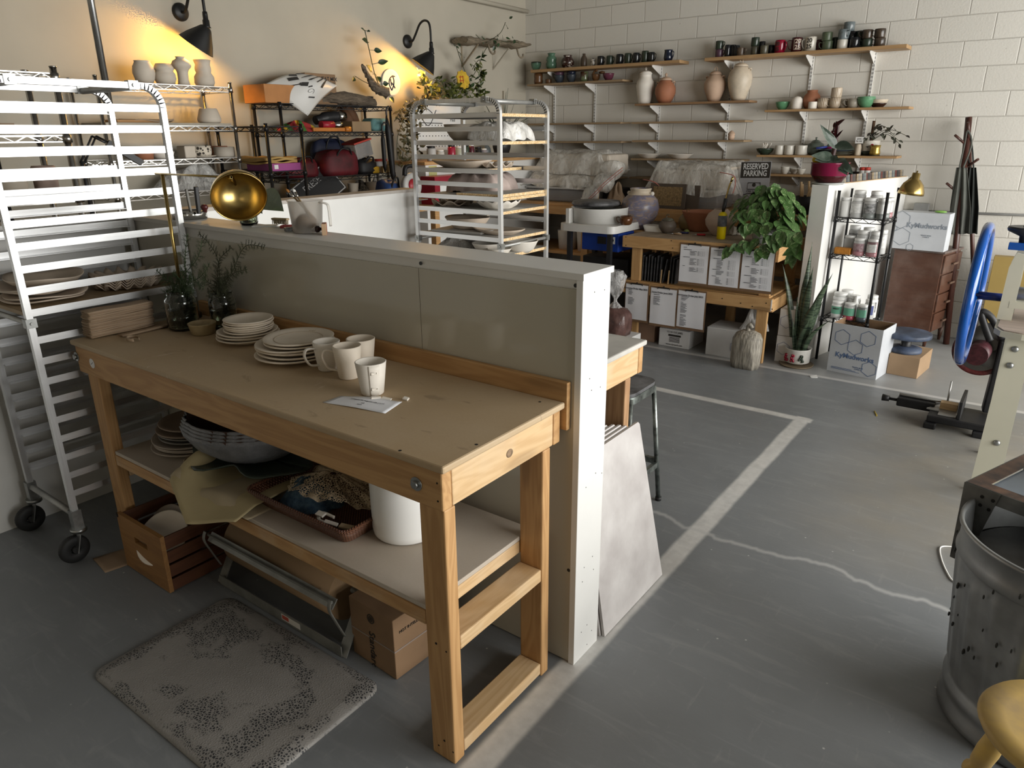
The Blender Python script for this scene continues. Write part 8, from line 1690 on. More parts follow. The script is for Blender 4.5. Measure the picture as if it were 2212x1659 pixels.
b = carton('clay_carton', -1.075, -.71, 4.56, 4.86, 0, .245, M_wc, 'plain white clay carton with a hexagon print, left of the beige bag'); hexprint(b, [(.27, .10, .06)], M_lav)
for i in range(2):
    b = carton('clay_carton', -.525, -.30, 4.70+.01*i, 5.05, .225*i, .225*i+.2235, M_wc, ['lower', 'upper'][i]+' white clay carton stacked at the right end of the bench'); hexprint(b, [(.06, .12, .055)], M_lav)
def pw_(s, n, z): return PA+pd*s+pn*n+V((0, 0, z))   # along / across the partition
ZP = 1.4255
rz_ = math.atan2(pd.y, pd.x)
fc = pw_(.11, .062, ZP); pl_ = thing('red_planter', 'crimson two-tone ceramic planter on the end of the white partition', 'planter', fc)
vessel([(.085, .016), (.10, .022), (.13, .065), (.138, .075), (.139, .155), (.145, .165)], 36, .007).build('body', mat('crimson_glaze', (0.20, 0.008, 0.045), 0.2, var=.15), pl_, world=False)
MB().lathe([(.0855, .0155), (.101, .021), (.1315, .065), (.131, .068)], 36).build('dark_base', G['maroon'], pl_, world=False)
MB().lathe([(0, 0), (.11, 0), (.125, .012), (.12, .014), (0, .012)], 32).build('saucer', mat('pale_saucer', (.5, .52, .5), .4), pl_, world=False)
MB().lathe([(0, .14), (.135, .14)], 24).build('soil', M_dark, pl_, world=False)
MB().ball((-.085, -.06, .185), .042, 14, 8, sc=(1, .8, .7)).build('yellow_ornament', mat('lemon', (.65, .45, .02), .5), pl_, world=False)
ph = thing('philodendron', 'upright philodendron with grey-green leaves and dark red new growth in the crimson planter', 'plant', fc+V((0, 0, .15)))
MB().tube(bez([fc+V((0, 0, .14)), fc+V((.015, 0, .30)), fc+V((.01, 0, .46)), PY(1800, 285, fc.y)], 6), [.018]*7+[.014]*6+[.010]*6, 10).build('trunk', mat('dark_red_stem', (.045, .015, .015), .5), ph)
lg, ld_ = MB(), MB()
for a, b, w_ in (((1805, 318), (1773, 268), .07), ((1800, 305), (1775, 272), .05), ((1808, 312), (1846, 322), .085), ((1796, 340), (1752, 335), .09), ((1796, 345), (1770, 362), .10), ((1800, 338), (1795, 366), .085), ((1812, 345), (1830, 378), .09), ((1815, 350), (1843, 375), .07), ((1808, 345), (1822, 368), .07), ((1790, 345), (1760, 345), .08)):
    p, q = PY(*a, fc.y-.06), PY(*b, fc.y-.13); leaf(lg, p, q, (random.uniform(-.3, .3), -.8, .5), w_, .1, .05, 8)
for a, b, w_ in (((1801, 275), (1828, 258), .035), ((1802, 300), (1812, 268), .025), ((1804, 300), (1824, 280), .02), ((1800, 300), (1797, 280), .03), ((1803, 305), (1810, 280), .025), ((1801, 278), (1805, 262), .02)):
    p, q = PY(*a, fc.y), PY(*b, fc.y-.04); leaf(ld_, p, q, (0, -.8, .4), w_, .3, -.1, 6, False)
lg.build('grey_leaves', leaf_mat('philodendron_grey', (.05, .075, .055), (.13, .16, .13), .35, 9), ph); ld_.build('red_leaves', leaf_mat('philodendron_red', (.05, .008, .01), (.10, .02, .02)), ph)
TC = ((.30, .28, .25), (.05, .05, .05), (.12, .13, .14), (.34, .26, .16), (.16, .05, .04), (.42, .36, .27), (.10, .07, .06), (.22, .25, .24)); rn = random.Random(9)
for i in range(34):
    s = .29+i*.0375; p = pw_(s, .028+rn.uniform(-.004, .004), ZP)
    if s > LP_-.04: break
    t = MB().bx(-.012, .012, -.003, .003, 0, .062).bx(-.012, .012, -.014, .003, 0, .004)
    o = solo(t, 'test_tile', mat('tile_glaze_%d' % (i*5 % 8), TC[i*5 % 8], .3, var=.3, vscale=40), 'one of the small glaze test tiles standing in a row on the white partition', 'test tile', p, 'glaze test tiles on the partition'); o.rotation_euler = (-.12, 0, rz_-PI/2+PI/2-.2)
solo(part_box(MB(), .26, LP_-.02, .004, .06, ZP-.0001, ZP+.0045), 'tile_ledge', lpine('y'), 'thin wooden ledge under the test tiles', 'ledge').location.z = -.0046+.005-.0004
RG = Matrix.Translation((-.275, 4.97, 0)) @ Matrix.Rotation(-.10, 4, 'Z')
zs_ = (1.175, .885, .365)
wu = wire_unit('black wire rack crowded with glaze jars beside the white partition', .02, .375, 0, .29, zs_, 1.375, M_wireb, .0115, .03, .05, 0, RG)
M_jarw = mat('jar_white', (.72, .72, .70), .35, var=.03); M_cl = mat('jar_clear', (.50, .50, .49), .2, var=.05)
def gjar(x, y, z, r, h, label, band, low, mlab=None, cap=M_jarw, body=M_cl, txt=None):
    c = RG @ V((x, y, z)); t = thing('glaze_jar', label, 'jar', c, -.10, 'glaze jars on the black wire rack')
    MB().lathe([(0, 0), (r*.94, 0), (r, .006), (r, h*.80), (r*.86, h*.85), (0, h*.85)], 22).build('body', body, t, world=False)
    if low: MB().lathe([(r*.95, .001), (r*1.006, .006), (r*1.006, h*.28), (r, h*.28)], 22).build('glaze_fill', low, t, world=False)
    if band: 
        lb = MB(); R_ = r*1.012
        lb.sheet(lambda u, v: V((R_*math.cos(-2.6+2.2*(u)), R_*math.sin(-2.6+2.2*u), h*(.26+.46*v))), 10, 1); lb = lb.build('label', band, t, world=False)
        if txt: curved_text(lb, txt, h*.12, h*.58, R_, -1.5, M_print, 'lettering')
    MB().lathe([(r*.87, h*.851), (r*.93, h*.86), (r*.93, h*.985), (r*.88, h), (0, h)], 22).build('lid', cap, t, world=False)
LBW, LBK, LBG, LBM = mat('lab_white', (.72, .72, .70), .5, var=.15, vscale=50), mat('lab_black', (.05, .05, .05), .5, var=.4, vscale=50, col2=(.4, .4, .4)), mat('lab_green', (.16, .42, .29), .5, var=.1), mat('lab_maroon', (.12, .02, .05), .5, var=.4, vscale=40, col2=(.4, .3, .3))
F1, F2, F3, F4 = mat('fill_pink', (.42, .20, .22), .3), mat('fill_grey', (.24, .26, .25), .3), mat('fill_red', (.38, .06, .09), .3), mat('fill_slate', (.09, .11, .13), .3)
z0 = zs_[0]+.003
gjar(.065, .05, z0, .040, .150, 'plain white bottle at the front left of the top glaze rack shelf', None, None, body=M_jarw)
gjar(.155, .05, z0, .044, .150, 'white labelled jar second in front on the top glaze rack shelf', LBW, None)
gjar(.250, .05, z0, .046, .155, 'jar with a dark green label third in front on the top glaze rack shelf', LBK, F2)
gjar(.330, .06, z0, .036, .155, 'grey jar at the front right of the top glaze rack shelf', LBW, F2)
gjar(.130, .155, z0, .046, .20, 'tall jar at the back left of the top shelf, reddish lettering', LBW, None, txt='MAYCO')
gjar(.255, .155, z0, .046, .20, 'tall jar at the back of the top shelf lettered STONEWARE', LBW, None, txt='STONEWARE')
for i in range(2): gjar(.335, .15+.075*i, z0, .034, .150, ['first', 'second'][i]+' jar along the right side of the top glaze rack shelf', LBW, F1 if i else F2, txt='ASH')
z0 = zs_[1]+.003
sp0 = RG @ V((.10, .035, z0)); solo(MB().box((0, 0, .026), (.125, .055, .052)), 'sponge', mat('orange_brick_sponge', (.55, .22, .03), .9, var=.12, vscale=60, bmp=.5, bscale=90), 'big orange sponge at the front of the middle glaze rack shelf', 'sponge', sp0, bevel=.006).rotation_euler = (0, 0, -.1)
gjar(.215, .045, z0, .043, .135, 'pink jar with a maroon label on the middle glaze rack shelf', LBM, F1); gjar(.310, .045, z0, .040, .135, 'mauve jar at the front right of the middle glaze rack shelf', LBW, F1, body=mat('jar_mauve', (.25, .15, .16), .3))
gjar(.115, .125, z0, .044, .140, 'jar with a small round black emblem behind the orange sponge', None, None, body=M_cl)
gjar(.205, .135, z0, .046, .185, 'tall pale jar in the middle row of the middle glaze shelf', LBW, None); gjar(.305, .135, z0, .044, .185, 'tall jar with dark print behind the mauve jar', LBK, None)
gjar(.110, .225, z0, .044, .21, 'tall jar with a black label at the back left of the middle shelf', LBK, None); gjar(.215, .235, z0, .046, .20, 'tall jar at the back of the middle glaze shelf', LBW, None); gjar(.320, .235, z0, .038, .19, 'jar at the back right corner of the middle glaze shelf', LBW, None)
z0 = zs_[2]+.003
gjar(.115, .05, z0, .044, .135, 'white jar with a mint green label at the front of the lowest glaze shelf', LBG, None, body=M_jarw, txt='SPEEDY'); gjar(.215, .045, z0, .045, .135, 'red jar with a mint green label on the lowest glaze shelf', LBG, F3); gjar(.310, .045, z0, .040, .135, 'dark jar with a narrow green label on the lowest glaze shelf', LBG, F4, body=mat('jar_grey', (.20, .22, .22), .3))
gjar(.10, .14, z0, .055, .19, 'wide white tub at the left of the lowest glaze shelf', LBW, None, body=M_jarw); gjar(.21, .15, z0, .046, .18, 'clear jar behind the red one on the lowest glaze shelf', LBW, None); gjar(.335, .14, z0, .038, .165, 'blue labelled jar at the right of the lowest glaze shelf', mat('lab_blue', (.05, .07, .25), .5, var=.3), None); gjar(.325, .225, z0, .044, .185, 'jar with a black band at the back right of the lowest glaze shelf', LBK, None, body=M_jarw); gjar(.12, .235, z0, .05, .20, 'tall white tub at the back left of the lowest glaze shelf', LBW, None, body=M_jarw)
gp = RG @ V((.235, .105, z0)); solo(MB().lathe([(0, 0), (.03, 0), (.032, .10), (.014, .15), (.011, .185), (0, .19)], 20), 'squeeze_bottle', M_jarw, 'white squeeze bottle with a cone tip among the lowest glaze jars', 'bottle', gp)
gl_ = thing('clamp_lamp', 'brass dome clamp lamp on a thin black arm above the glaze rack', 'lamp', RG @ V((.375, .29, 1.38)))
a_l = RG @ V((.375, .29, 1.385)); hl = PY(1972, 402, 5.22)
MB().tube([a_l, (a_l+hl)/2+V((-.01, 0, .045)), hl+V((-.01, 0, .075))], .005, 8).build('arm', M_black, gl_); MB().box(a_l, (.03, .03, .03)).build('clamp', M_black, gl_)
MB().lathe([(0, .115), (.006, .115), (.006, .10), (.028, .098), (.030, .055), (.040, .05), (.072, .015), (.092, -.04), (.094, -.062), (.091, -.062), (.088, -.04), (.066, .012), (.03, .045), (0, .05)], 34, hl, Matrix.Rotation(.12, 4, 'Y')).build('shade', M_brass, gl_)
M_dk = wood('desk_veneer', (.105, .042, .022), (.055, .020, .011), 'x', .4, 5, .6, 0, .25, (.30, .22, .18)); M_dkd = wood('desk_drawer', (.11, .048, .028), (.06, .024, .014), 'y', .4, 5, .6, 0, .3, (.3, .24, .2))
DM = Matrix.Translation((.445, 5.86, 0)) @ Matrix.Rotation(-.22, 4, 'Z'); dk = thing('desk', 'dark brown veneered desk with drawers beyond the glaze rack', 'desk', (.445, 5.86, 0), -.22)
MB().bx(-.40, 0, 0, .40, .135, .825).build('carcass', M_dk, dk, bevel=.003, world=False); MB().bx(-.42, .012, -.008, .43, .826, .846).build('top', mat('dusty_desk_top', (.20, .15, .13), .45, var=.3, vscale=8), dk, bevel=.003, world=False)
for i in range(4):
    d = MB().bx(.001, .016, .012, .40, .150+.168*i, .150+.168*i+.155).build('drawer', M_dkd, dk, bevel=.002, world=False); MB().bx(.017, .040, .185, .195, .220+.168*i, .232+.168*i).bx(.017, .040, .235, .245, .220+.168*i, .232+.168*i).bx(.034, .042, .165, .265, .218+.168*i, .234+.168*i).build('handle', mat('wood_pull', (.22, .14, .10), .4), d, world=False)
for x, y in ((-.03, .03), (-.37, .03), (-.03, .37), (-.37, .37)): MB().tube([(x, y, .134), (x, y, 0)], [.024, .012], 10).build('leg', M_dk, dk, world=False)
M_kb = mat('grey_white_carton', (.55, .57, .60), .55, var=.05); M_kt = mat('steel_blue_print', (.10, .16, .30), .6, var=0); M_kt2 = mat('grey_print', (.22, .25, .29), .6, var=0)
def kybox(loc, rz, w_, d, h, label, opn, hx, tz, ts, mt):
    t = thing('clay_carton', label, 'box', loc, rz); k = dict(world=False); mb = MB()
    if opn:
        mb.bx(0, w_, 0, .004, 0, h); mb.bx(0, w_, d-.004, d, 0, h); mb.bx(0, .004, .004, d-.004, 0, h); mb.bx(w_-.004, w_, .004, d-.004, 0, h); mb.bx(.004, w_-.004, .004, d-.004, 0, .004)
        mb.build('carton', M_kb, t, **k); MB().bx(.005, w_-.005, d-.0055, d-.0045, .005, h).bx(.0045, .0055, .005, d-.005, .005, h).build('inside', M_card, t, **k)
    else: mb.bx(0, w_, 0, d, 0, h).build('carton', M_kb, t, bevel=.003, **k)
    text('lettering', 'KyMudworks', ts, TM[t.name] @ frame((w_*.60 if not opn else w_*.52, -.0012, tz), (1, 0, 0), (0, -1, 0)), mt, t, bold=True)
    hexprint(t, hx, mt, .0035); sm = MB()
    if opn: 
        for k_ in range(3): sm.bx(.03, .03+.22-.03*k_, -.0012, -.0004, .026+.007*k_, .029+.007*k_)
    text_mb(sm, 'WHITE BEAR\nCONE 6', .014, frame((w_*.62, -.0012, tz-.085), (1, 0, 0), (0, -1, 0))); sm = sm.build('small_print', mt, None); sm.parent = t
    return t
kybox((-.105, 4.70, 0), -.13, .375, .30, .395, 'open white clay carton printed KyMudworks on the floor in front of the glaze rack', True, [(.085, .29, .062), (.19, .225, .062), (.275, .31, .062), (.315, .075, .060)], .145, .054, M_kt)
kybox((.04, 5.862, .8465), -.10, .405, .16, .315, 'closed grey clay carton printed KyMudworks standing on the dark desk', False, [(.04, .245, .075), (.06, .105, .075), (-.0, .17, .02), (.14, .02, .03)], .205, .058, M_kt2)
solo(MB().ball((0, 0, .01), .03, 12, 6, sc=(1.6, .8, .35)), 'green_tool', mat('lime', (.25, .5, .1), .4), 'small lime green tool on the carton on the desk', 'tool', (.36, 5.90, 1.1615))
b = carton('cardboard_box', .30, .52, 4.88, 5.25, 0, .165, mat('kraft_carton', (.36, .24, .14), .75, var=.08), 'brown cardboard box under the banding wheel', -.10)
bwc = V((.385, 5.02, .1655)); bw = thing('banding_wheel', 'blue-grey pottery banding wheel sitting on the brown cardboard box', 'banding wheel', bwc); M_bl = mat('dusty_blue', (.075, .10, .16), .55, var=.35, vscale=10)
MB().lathe([(0, 0), (.118, 0), (.12, .006), (.118, .030), (.06, .045), (0, .045)], 40).build('base', M_bl, bw, world=False); MB().lathe([(.038, .0455), (.038, .12), (0, .12)], 24).build('shaft', M_black, bw, world=False); MB().lathe([(0, .1205), (.166, .1205), (.172, .126), (.172, .150), (.166, .157), (0, .157)], 48).build('wheel_head', M_bl, bw, world=False)
sn = V((-.345, 4.70, .022)); sp = thing('snake_plant', 'tall snake plant in a white pot with red motifs on the floor', 'plant', sn)
vessel([(.07, 0), (.098, .012), (.102, .12), (.106, .128)], 36, .007).build('pot', mat('white_pot', (.70, .68, .63), .3), sp, world=False); MB().lathe([(0, -.0215), (.125, -.0215), (.135, -.008), (.125, -.012), (0, -.012)], 36).build('saucer', mat('cork_saucer', (.25, .19, .12), .6, var=.2), sp, world=False); MB().lathe([(0, .105), (.094, .105)], 24).build('soil', M_dark, sp, world=False)
for i, a in enumerate((-2.25, -1.62, -1.0)):
    mo = MB()
    for k in range(9): aa_ = a+rn.uniform(-.16, .16); mo.ball((.1035*math.cos(aa_), .1035*math.sin(aa_), .05+rn.uniform(-.02, .03)), .009, 8, 5, sc=(1, 1, 1.3))
    mo.build('red_motif', [G['red'], G['red'], G['dgreen']][i], sp, world=False)['kind'] = 'stuff'
def snake_mat():
    m, nt, ns, ln, b = _mat('snake_leaf'); co = coords(nt); n = noise(nt, coords(nt, (2, 2, 26)), 2.0, 4, .6, 1.5); lk(nt, mixc(nt, ramp(nt, n, [(.42, 0), (.58, 1)]), (.012, .025, .014), (.085, .12, .07)), b.inputs['Base Color']); b.inputs['Roughness'].default_value = .35; return m
M_snk = snake_mat()
for (u, v), w_, tw, dy in (((1755, 520), .05, .3, 0), ((1757, 575), .055, -.3, -.03), ((1690, 570), .05, .5, .02), ((1800, 588), .055, .2, -.03), ((1795, 690), .05, .6, -.10), ((1738, 590), .055, 0, .05), ((1765, 645), .075, -.2, -.09), ((1722, 640), .05, .8, .0), ((1778, 650), .05, -.5, .06), ((1783, 610), .055, .4, .03), ((1748, 690), .045, .2, -.10), ((1712, 690), .045, .9, -.06)):
    tip = PY(u, v, 4.70+dy); bs_ = sn+V(((tip.x-sn.x)*.22, dy*.5, .09)); L_ = (tip-bs_).length
    def fn(a, c, tip=tip, bs_=bs_, w_=w_, tw=tw): 
        p = bs_.lerp(tip, a)+V((0, 0, .0))+V(((tip.x-bs_.x)*-.35*math.sin(PI*a)*.5, 0, .05*math.sin(PI*a)*abs(tip.x-bs_.x))); ww = w_*(.62+.5*math.sin(PI*min(1, a*1.1)))*(1-a**6)*.95*(1 if a < .85 else (1-a)/.15+.02); g = (c-.5)*2; an = tw+a*.6
        return p+V((math.cos(an), math.sin(an), 0))*ww*g*.5+V((-math.sin(an), math.cos(an), 0))*abs(g)**2*ww*.18
    MB().sheet(fn, 22, 4, .003).build('leaf', M_snk, sp)
cb_, ct = PY(2066, 520, 6.15), PY(2093, 253, 6.22); ck_ = thing('coat_rack', 'dark wooden coat rack leaning against the block wall', 'coat rack', (cb_.x-.1, 6.1, 0)); M_cr = wood('rack_mahogany', (.085, .03, .02), (.04, .014, .01), 'z', .35, knots=0)
dv = (ct-cb_); MB().tube([cb_-dv*(cb_.z/dv.z)+V((0, 0, .002)), ct], .026, 12).build('pole', M_cr, ck_); c2 = PY(2100, 258, 6.30); MB().tube([V((.78, 6.33, .01)), c2+V((-.03, 0, 0))], .018, 10).build('brace', M_cr, ck_)
for a, b in (((2086, 312), (2063, 292)), ((2068, 415), (2045, 396)), ((2092, 358), (2113, 344)), ((2092, 300), (2092, 264))): MB().tube([PY(*a, 6.2), PY(*b, 6.12)], .011, 8).build('peg', M_cr, ck_)
for i, (u0, u1, y, m, lab) in enumerate(((2058, 2096, 6.14, mat('grey_green_cloth', (.11, .115, .10), .9, var=.15), 'grey-green apron hanging in front on the coat rack'), (2084, 2116, 6.2, mat('black_cloth', (.03, .034, .03), .85, var=.2), 'black apron hanging behind on the coat rack'))):
    def ap(a, c, u0=u0, u1=u1, y=y, i=i): 
        zt = 362+(505-362)*a; wd = .45+.55*min(1, a*1.6)*(1-.12*a); uc = (u0+u1)/2-5*a; uu = uc+(c-.5)*(u1-u0)*wd*(1.25-.1*i); p = PY(uu, zt, y); return p+V((0, .022*math.sin(c*15+i+2*a)*(.4+a), 0))
    t = thing('apron', lab, 'apron', ap(0, .5)); MB().sheet(ap, 18, 30, .003).build('cloth', m, t); MB().tube(bez([ap(0, .3), PY(2084, 310, y), PY(2090, 282, y), PY(2099, 310, y), ap(0, .7)], 6), .007, 6).build('strap', m, t)
cd = thing('conduit', 'grey electrical conduit with a junction box along the block wall', 'conduit', (0.3, 6.39, 1.1)); MB().cyl((.02, 6.385, 1.12), (1.9, 6.385, 1.145), .011, n=10).build('pipe', mat('grey_conduit', (.34, .34, .33), .5), cd); q = PY(1990, 452, 6.37); MB().bx(q.x-.06, q.x+.06, 6.34, 6.398, q.z-.05, q.z+.055).build('junction_box', mat('grey_conduit', (.34, .34, .33), .5), cd, bevel=.006)
ob = PY(2122, 700, 5.9); solo(MB().bx(.80, 1.9, 5.95, 6.05, .0, .83), 'ochre_panel', mat('ochre_board', (.36, .25, .075), .6, var=.05), 'ochre yellow panel standing behind the blue hand wheel', 'panel', bevel=.004)
M_crm = mat('cream_enamel', (.62, .60, .48), .35, var=.04, vscale=3); M_blue = mat('blue_enamel', (.004, .085, .38), .18, var=.03, coat=.5)
sr = thing('slab_roller', 'cream slab roller with a big blue hand wheel', 'slab roller', (1.3, 3.2, 0))
MB().prism([(1.045, 0), (1.17, 0), (1.17, .855), (1.065, .855), (1.055, .5)], -.02, .02, Matrix(((1, 0, 0, 0), (0, 0, -1, 2.99), (0, 1, 0, .001), (0, 0, 0, 1)))).build('leg_plate', M_crm, sr, bevel=.004); MB().bx(1.045, 1.17, 3.55, 3.59, .001, .855).build('leg_plate', M_crm, sr)
for x, z in ((1.105, .80), (1.10, .715), (1.12, .3)): MB().ball((x, 2.968, z), .016, 12, 6, sc=(1, .6, 1)).build('bolt', M_steel, sr)
tp2 = [(1.0, 3.02), (1.03, 2.95), (1.12, 2.925), (2.2, 2.925), (2.2, 3.62), (1.0, 3.62)]
MB().prism(tp2, .857, .885).build('table', M_crm, sr, bevel=.008); MB().prism([(x+.012 if x < 1.1 else x, y+.01) for x, y in tp2], .8855, .890).build('table_sheet', mat('pink_ply', (.52, .42, .35), .5, var=.12, vscale=4, stretch=(1, 8, 1)), sr)
HW = V((.875, 3.245, .995)); wt_ = MB(); R1 = .355
wt_.tube([HW+V((0, R1*math.cos(a), R1*math.sin(a))) for a in [k*2*PI/56 for k in range(56)]], .024, 14, closed=True); wt_.build('hand_wheel', M_blue, sr)
for a in (PI/2+.25, PI*7/6+.25, -PI/6+.25): MB().tube([HW, HW+V((0, R1*math.cos(a)*.97, R1*math.sin(a)*.97))], .017, 10).build('spoke', M_blue, sr)
MB().tube([HW-V((.02, 0, 0)), HW+V((.16, 0, 0))], .021, 14).build('shaft', mat('navy_enamel', (.006, .02, .13), .25), sr)
for y in (3.20, 3.40):
    MB().prism([(.995, .89), (1.06, .89), (1.06, 1.225), (1.02, 1.235), (1.0, 1.16)], -.009, .009, Matrix(((1, 0, 0, 0), (0, 0, -1, y), (0, 1, 0, .001), (0, 0, 0, 1)))).build('upright', M_crm, sr, bevel=.003)
MB().tube([(1.06, 3.30, 1.0), (2.1, 3.30, 1.0)], .05, 24).build('roller', mat('roller_steel', (.6, .6, .58), .3, .7), sr); MB().bx(1.035, 1.36, 3.19, 3.42, .955, .990).build('bed_bar', M_crm, sr); MB().bx(.975, 1.4, 3.27, 3.33, 1.238, 1.276).build('cap_bar', M_blue, sr, bevel=.003)
kx = V((1.035, 3.30, 1.277)); MB().lathe([(0, 0), (.022, 0), (.024, .03), (.078, .055), (.083, .066), (.078, .078), (.03, .072), (0, .074)], 34, kx).build('black_knob', mat('satin_black', (.03, .032, .036), .35), sr); MB().tube([kx+V((.0, 0, .075)), kx+V((.008, 0, .16))], .016, 14).build('crank_grip', M_black, sr)
ms = thing('mitre_saw', 'sliding mitre saw with a red guarded blade on the floor', 'saw', (.85, 4.0, 0)); M_al = mat('cast_alu', (.55, .55, .54), .4, .5, var=.1)
MB().bx(.72, 1.05, 3.82, 4.12, .04, .085).bx(.71, .78, 3.80, 3.86, 0, .04).bx(.98, 1.05, 3.80, 3.86, 0, .04).bx(.71, .78, 4.08, 4.14, 0, .04).bx(.98, 1.05, 4.08, 4.14, 0, .04).build('base', M_bagk, ms, bevel=.008)
MB().bx(.515, .74, 3.975, 4.055, .055, .115).build('mitre_arm', M_bagk, ms, bevel=.008); MB().cyl((.46, 4.015, .085), (.515, 4.015, .085), .010, n=10).cyl((.42, 4.015, .085), (.465, 4.015, .085), .024, .020, 12).build('mitre_knob', M_black, ms); MB().cyl((.52, 4.03, .125), (.80, 4.03, .125), .010, n=10).build('slide_rail', M_al, ms)
MB().prism([(.70, 3.94), (.88, 3.90), (.88, 4.08), (.76, 4.06)], .086, .094).build('table_plate', M_al, ms); MB().bx(.775, .875, 3.86, 3.935, .086, .092).build('table_plate', M_al, ms); MB().bx(.88, .90, 3.84, 4.14, .086, .20).build('fence', M_bagk, ms, bevel=.003); MB().bx(.77, .87, 3.96, 4.02, .0945, .14).build('wood_block', lpine('x'), ms, bevel=.002)
bc_ = V((.925, 4.02, .50)); Bm = frame(bc_, (1, 0, 0), (-.12, -1, 0)); tl_ = MB(); N = 60; pts = []
for k in range(N): 
    for dr, da in ((.147, 0), (.138, .45)): a = (k+da)*2*PI/N; pts.append((dr*math.cos(a), dr*math.sin(a)))
tl_.prism(pts, -.0012, .0012, Bm).build('blade', mat('dark_blade', (.12, .115, .11), .35, .7, var=.1), ms)
MB().lathe([(.128, -.004), (.155, -.004), (.158, 0), (.155, .004), (.128, .004), (.128, -.004)], 44, M=Bm).build('red_guard_rim', mat('dusty_red', (.16, .03, .03), .4, var=.4, vscale=30), ms); MB().lathe([(.05, -.02), (.165, -.018), (.168, .0), (.165, .018), (.05, .02), (.05, -.02)], 40, M=Bm @ Matrix.Translation((.05, .05, 0)) @ Matrix.Diagonal((.85, .85, .8, 1))).build('upper_guard', mat('guard_grey', (.10, .095, .09), .5), ms)
MB().tube([bc_+V((-.01, -.20, .02)), bc_+V((.0, -.03, .02))], .062, 22).build('motor', mat('motor_maroon', (.10, .022, .03), .5, var=.3, vscale=40), ms); MB().beam(bc_+V((.11, -.02, .10)), (1.02, 4.08, .10), .05, .07).build('arm', M_bagk, ms, bevel=.01)
MB().tube(bez([bc_+V((.04, -.10, .10)), bc_+V((-.01, -.10, .20)), bc_+V((-.035, -.10, .27)), bc_+V((.02, -.09, .24)), bc_+V((.10, -.08, .12))], 6), .021, 12).build('handle', M_black, ms, bevel=0)
MB().cyl((.80, 4.08, .09), (.80, 4.08, .26), .006, n=8).cyl((.80, 4.08, .095), (.80, 4.08, .115), .028, n=16).build('hold_down', M_al, ms)
gc = V((1.395, 1.255, 0)); cn = thing('trash_can', 'dented galvanised steel trash can at the right edge', 'can', gc)
def ribs(a, i, r, z): return ((.006*max(0, math.sin(a*22))**.5 if .14 < z < .56 else 0), 0)
pf = [(0, .004), (.25, .004), (.268, 0), (.278, .01), (.272, .02), (.276, .05), (.268, .06), (.274, .085), (.276, .11), (.266, .125), (.266, .14)]+[(.266+.042*(k/14), .14+.42*k/14) for k in range(1, 15)]+[(.310, .565), (.318, .575), (.312, .60), (.313, .655), (.322, .664), (.322, .674), (.312, .676), (.308, .66), (.262, .14), (.25, .02), (0, .012)]
MB().lathe(pf, 176, wob=ribs).build('body', mat('galvanised', (.40, .41, .41), .42, .75, var=.22, vscale=5, det=7), cn, world=False)
dp_ = MB()
for k in range(20): a = PI+rn.uniform(-.1, 1.2); z = rn.uniform(.28, .6); r = .272+.042*(z-.14)/.42+.003; p = V((r*math.cos(a), r*math.sin(a), z)); dp_.ball(p, rn.uniform(.003, .008), 7, 4, sc=(.6, .6, 1.6))
dp_.build('clay_drips', mat('drip_black', (.02, .02, .018), .3), cn, world=False)['kind'] = 'stuff'
solo(MB().sheet(lump(0, 0, .15, .13, .10, 50, .9), 40, 12), 'wet_cloth', mat('pale_green_cloth', (.40, .45, .40), .7, var=.25, vscale=20), 'pale green wet cloth lying in the mouth of the trash can', 'cloth', (1.43, 1.16, .565-SH)); solo(MB().lathe([(0, .50), (.285, .50), (.288, .56), (0, .565)], 40), 'clay_scraps', mat('wet_clay', (.30, .29, .27), .5, var=.3), 'grey wet clay filling the trash can', 'clay', gc+V((0, 0, -.005)))
IF = frame((1.071, 1.385, .722), (.93, -.36, 0), (0, 0, 1)); fr_ = thing('iron_frame', 'rusty angle-iron frame resting across the trash can', 'frame', (1.071, 1.385, .72)); M_ru = mat('rusty_iron', (.20, .11, .07), .5, .5, var=.55, vscale=16, col2=(.035, .03, .03), det=8); M_pl = mat('grey_plate_steel', (.16, .16, .15), .45, .6, var=.3, vscale=10)
mb = MB()
for x0, x1, y0, y1 in ((0, .55, -.0, .045), (0, .55, .385, .43), (0, .05, .045, .385), (.50, .55, .045, .385)): mb.bx(x0, x1, y0, y1, -.003, 0, M=IF)
mb.build('frame_top', M_ru, fr_); mb = MB().bx(.0, .55, -.004, 0, -.045, -.0005, M=IF).bx(-.004, 0, -.004, .43, -.045, -.0005, M=IF); mb.build('frame_side', M_pl, fr_)
for sx, y in ((0, 0), (0, .43)): 
    mb = MB(); mb.prism([(-.006, -.002), (.105, -.002), (.048, -.285), (0, -.285)], 0, .004, IF @ Matrix(((1, 0, 0, 0), (0, 0, -1, y-.004), (0, 1, 0, 0), (0, 0, 0, 1)))); l_ = mb.build('leg', M_pl, fr_)
    if y == 0:
        hb_ = MB()
        for hx, hz in ((.055, -.03), (.088, -.03), (.055, -.06), (.082, -.065)): hb_.cyl(IF @ V((hx, -.0085, hz)), IF @ V((hx, -.0095, hz)), .006, n=10)
        hb_.build('bolt_holes', M_dark, l_)['kind'] = 'stuff'
MB().bx(.05, .50, .045, .385, -.012, -.009, M=IF).build('blue_tray', mat('blue_grey_sheet', (.25, .30, .36), .4), fr_)
def roll(a, c): 
    t_ = a*2.6*PI+.4; r = .028+.011*a*2.6; return IF @ V((.10+.42*c+.01*math.sin(a*20), .30+r*1.9*math.cos(t_), .052+r*.95*math.sin(t_)))
solo(MB().sheet(roll, 50, 8, .004), 'rolled_felt', mat('felt_white', (.72, .69, .65), .9, var=.1, vscale=30), 'rolled white felt lying on the iron frame', 'felt')
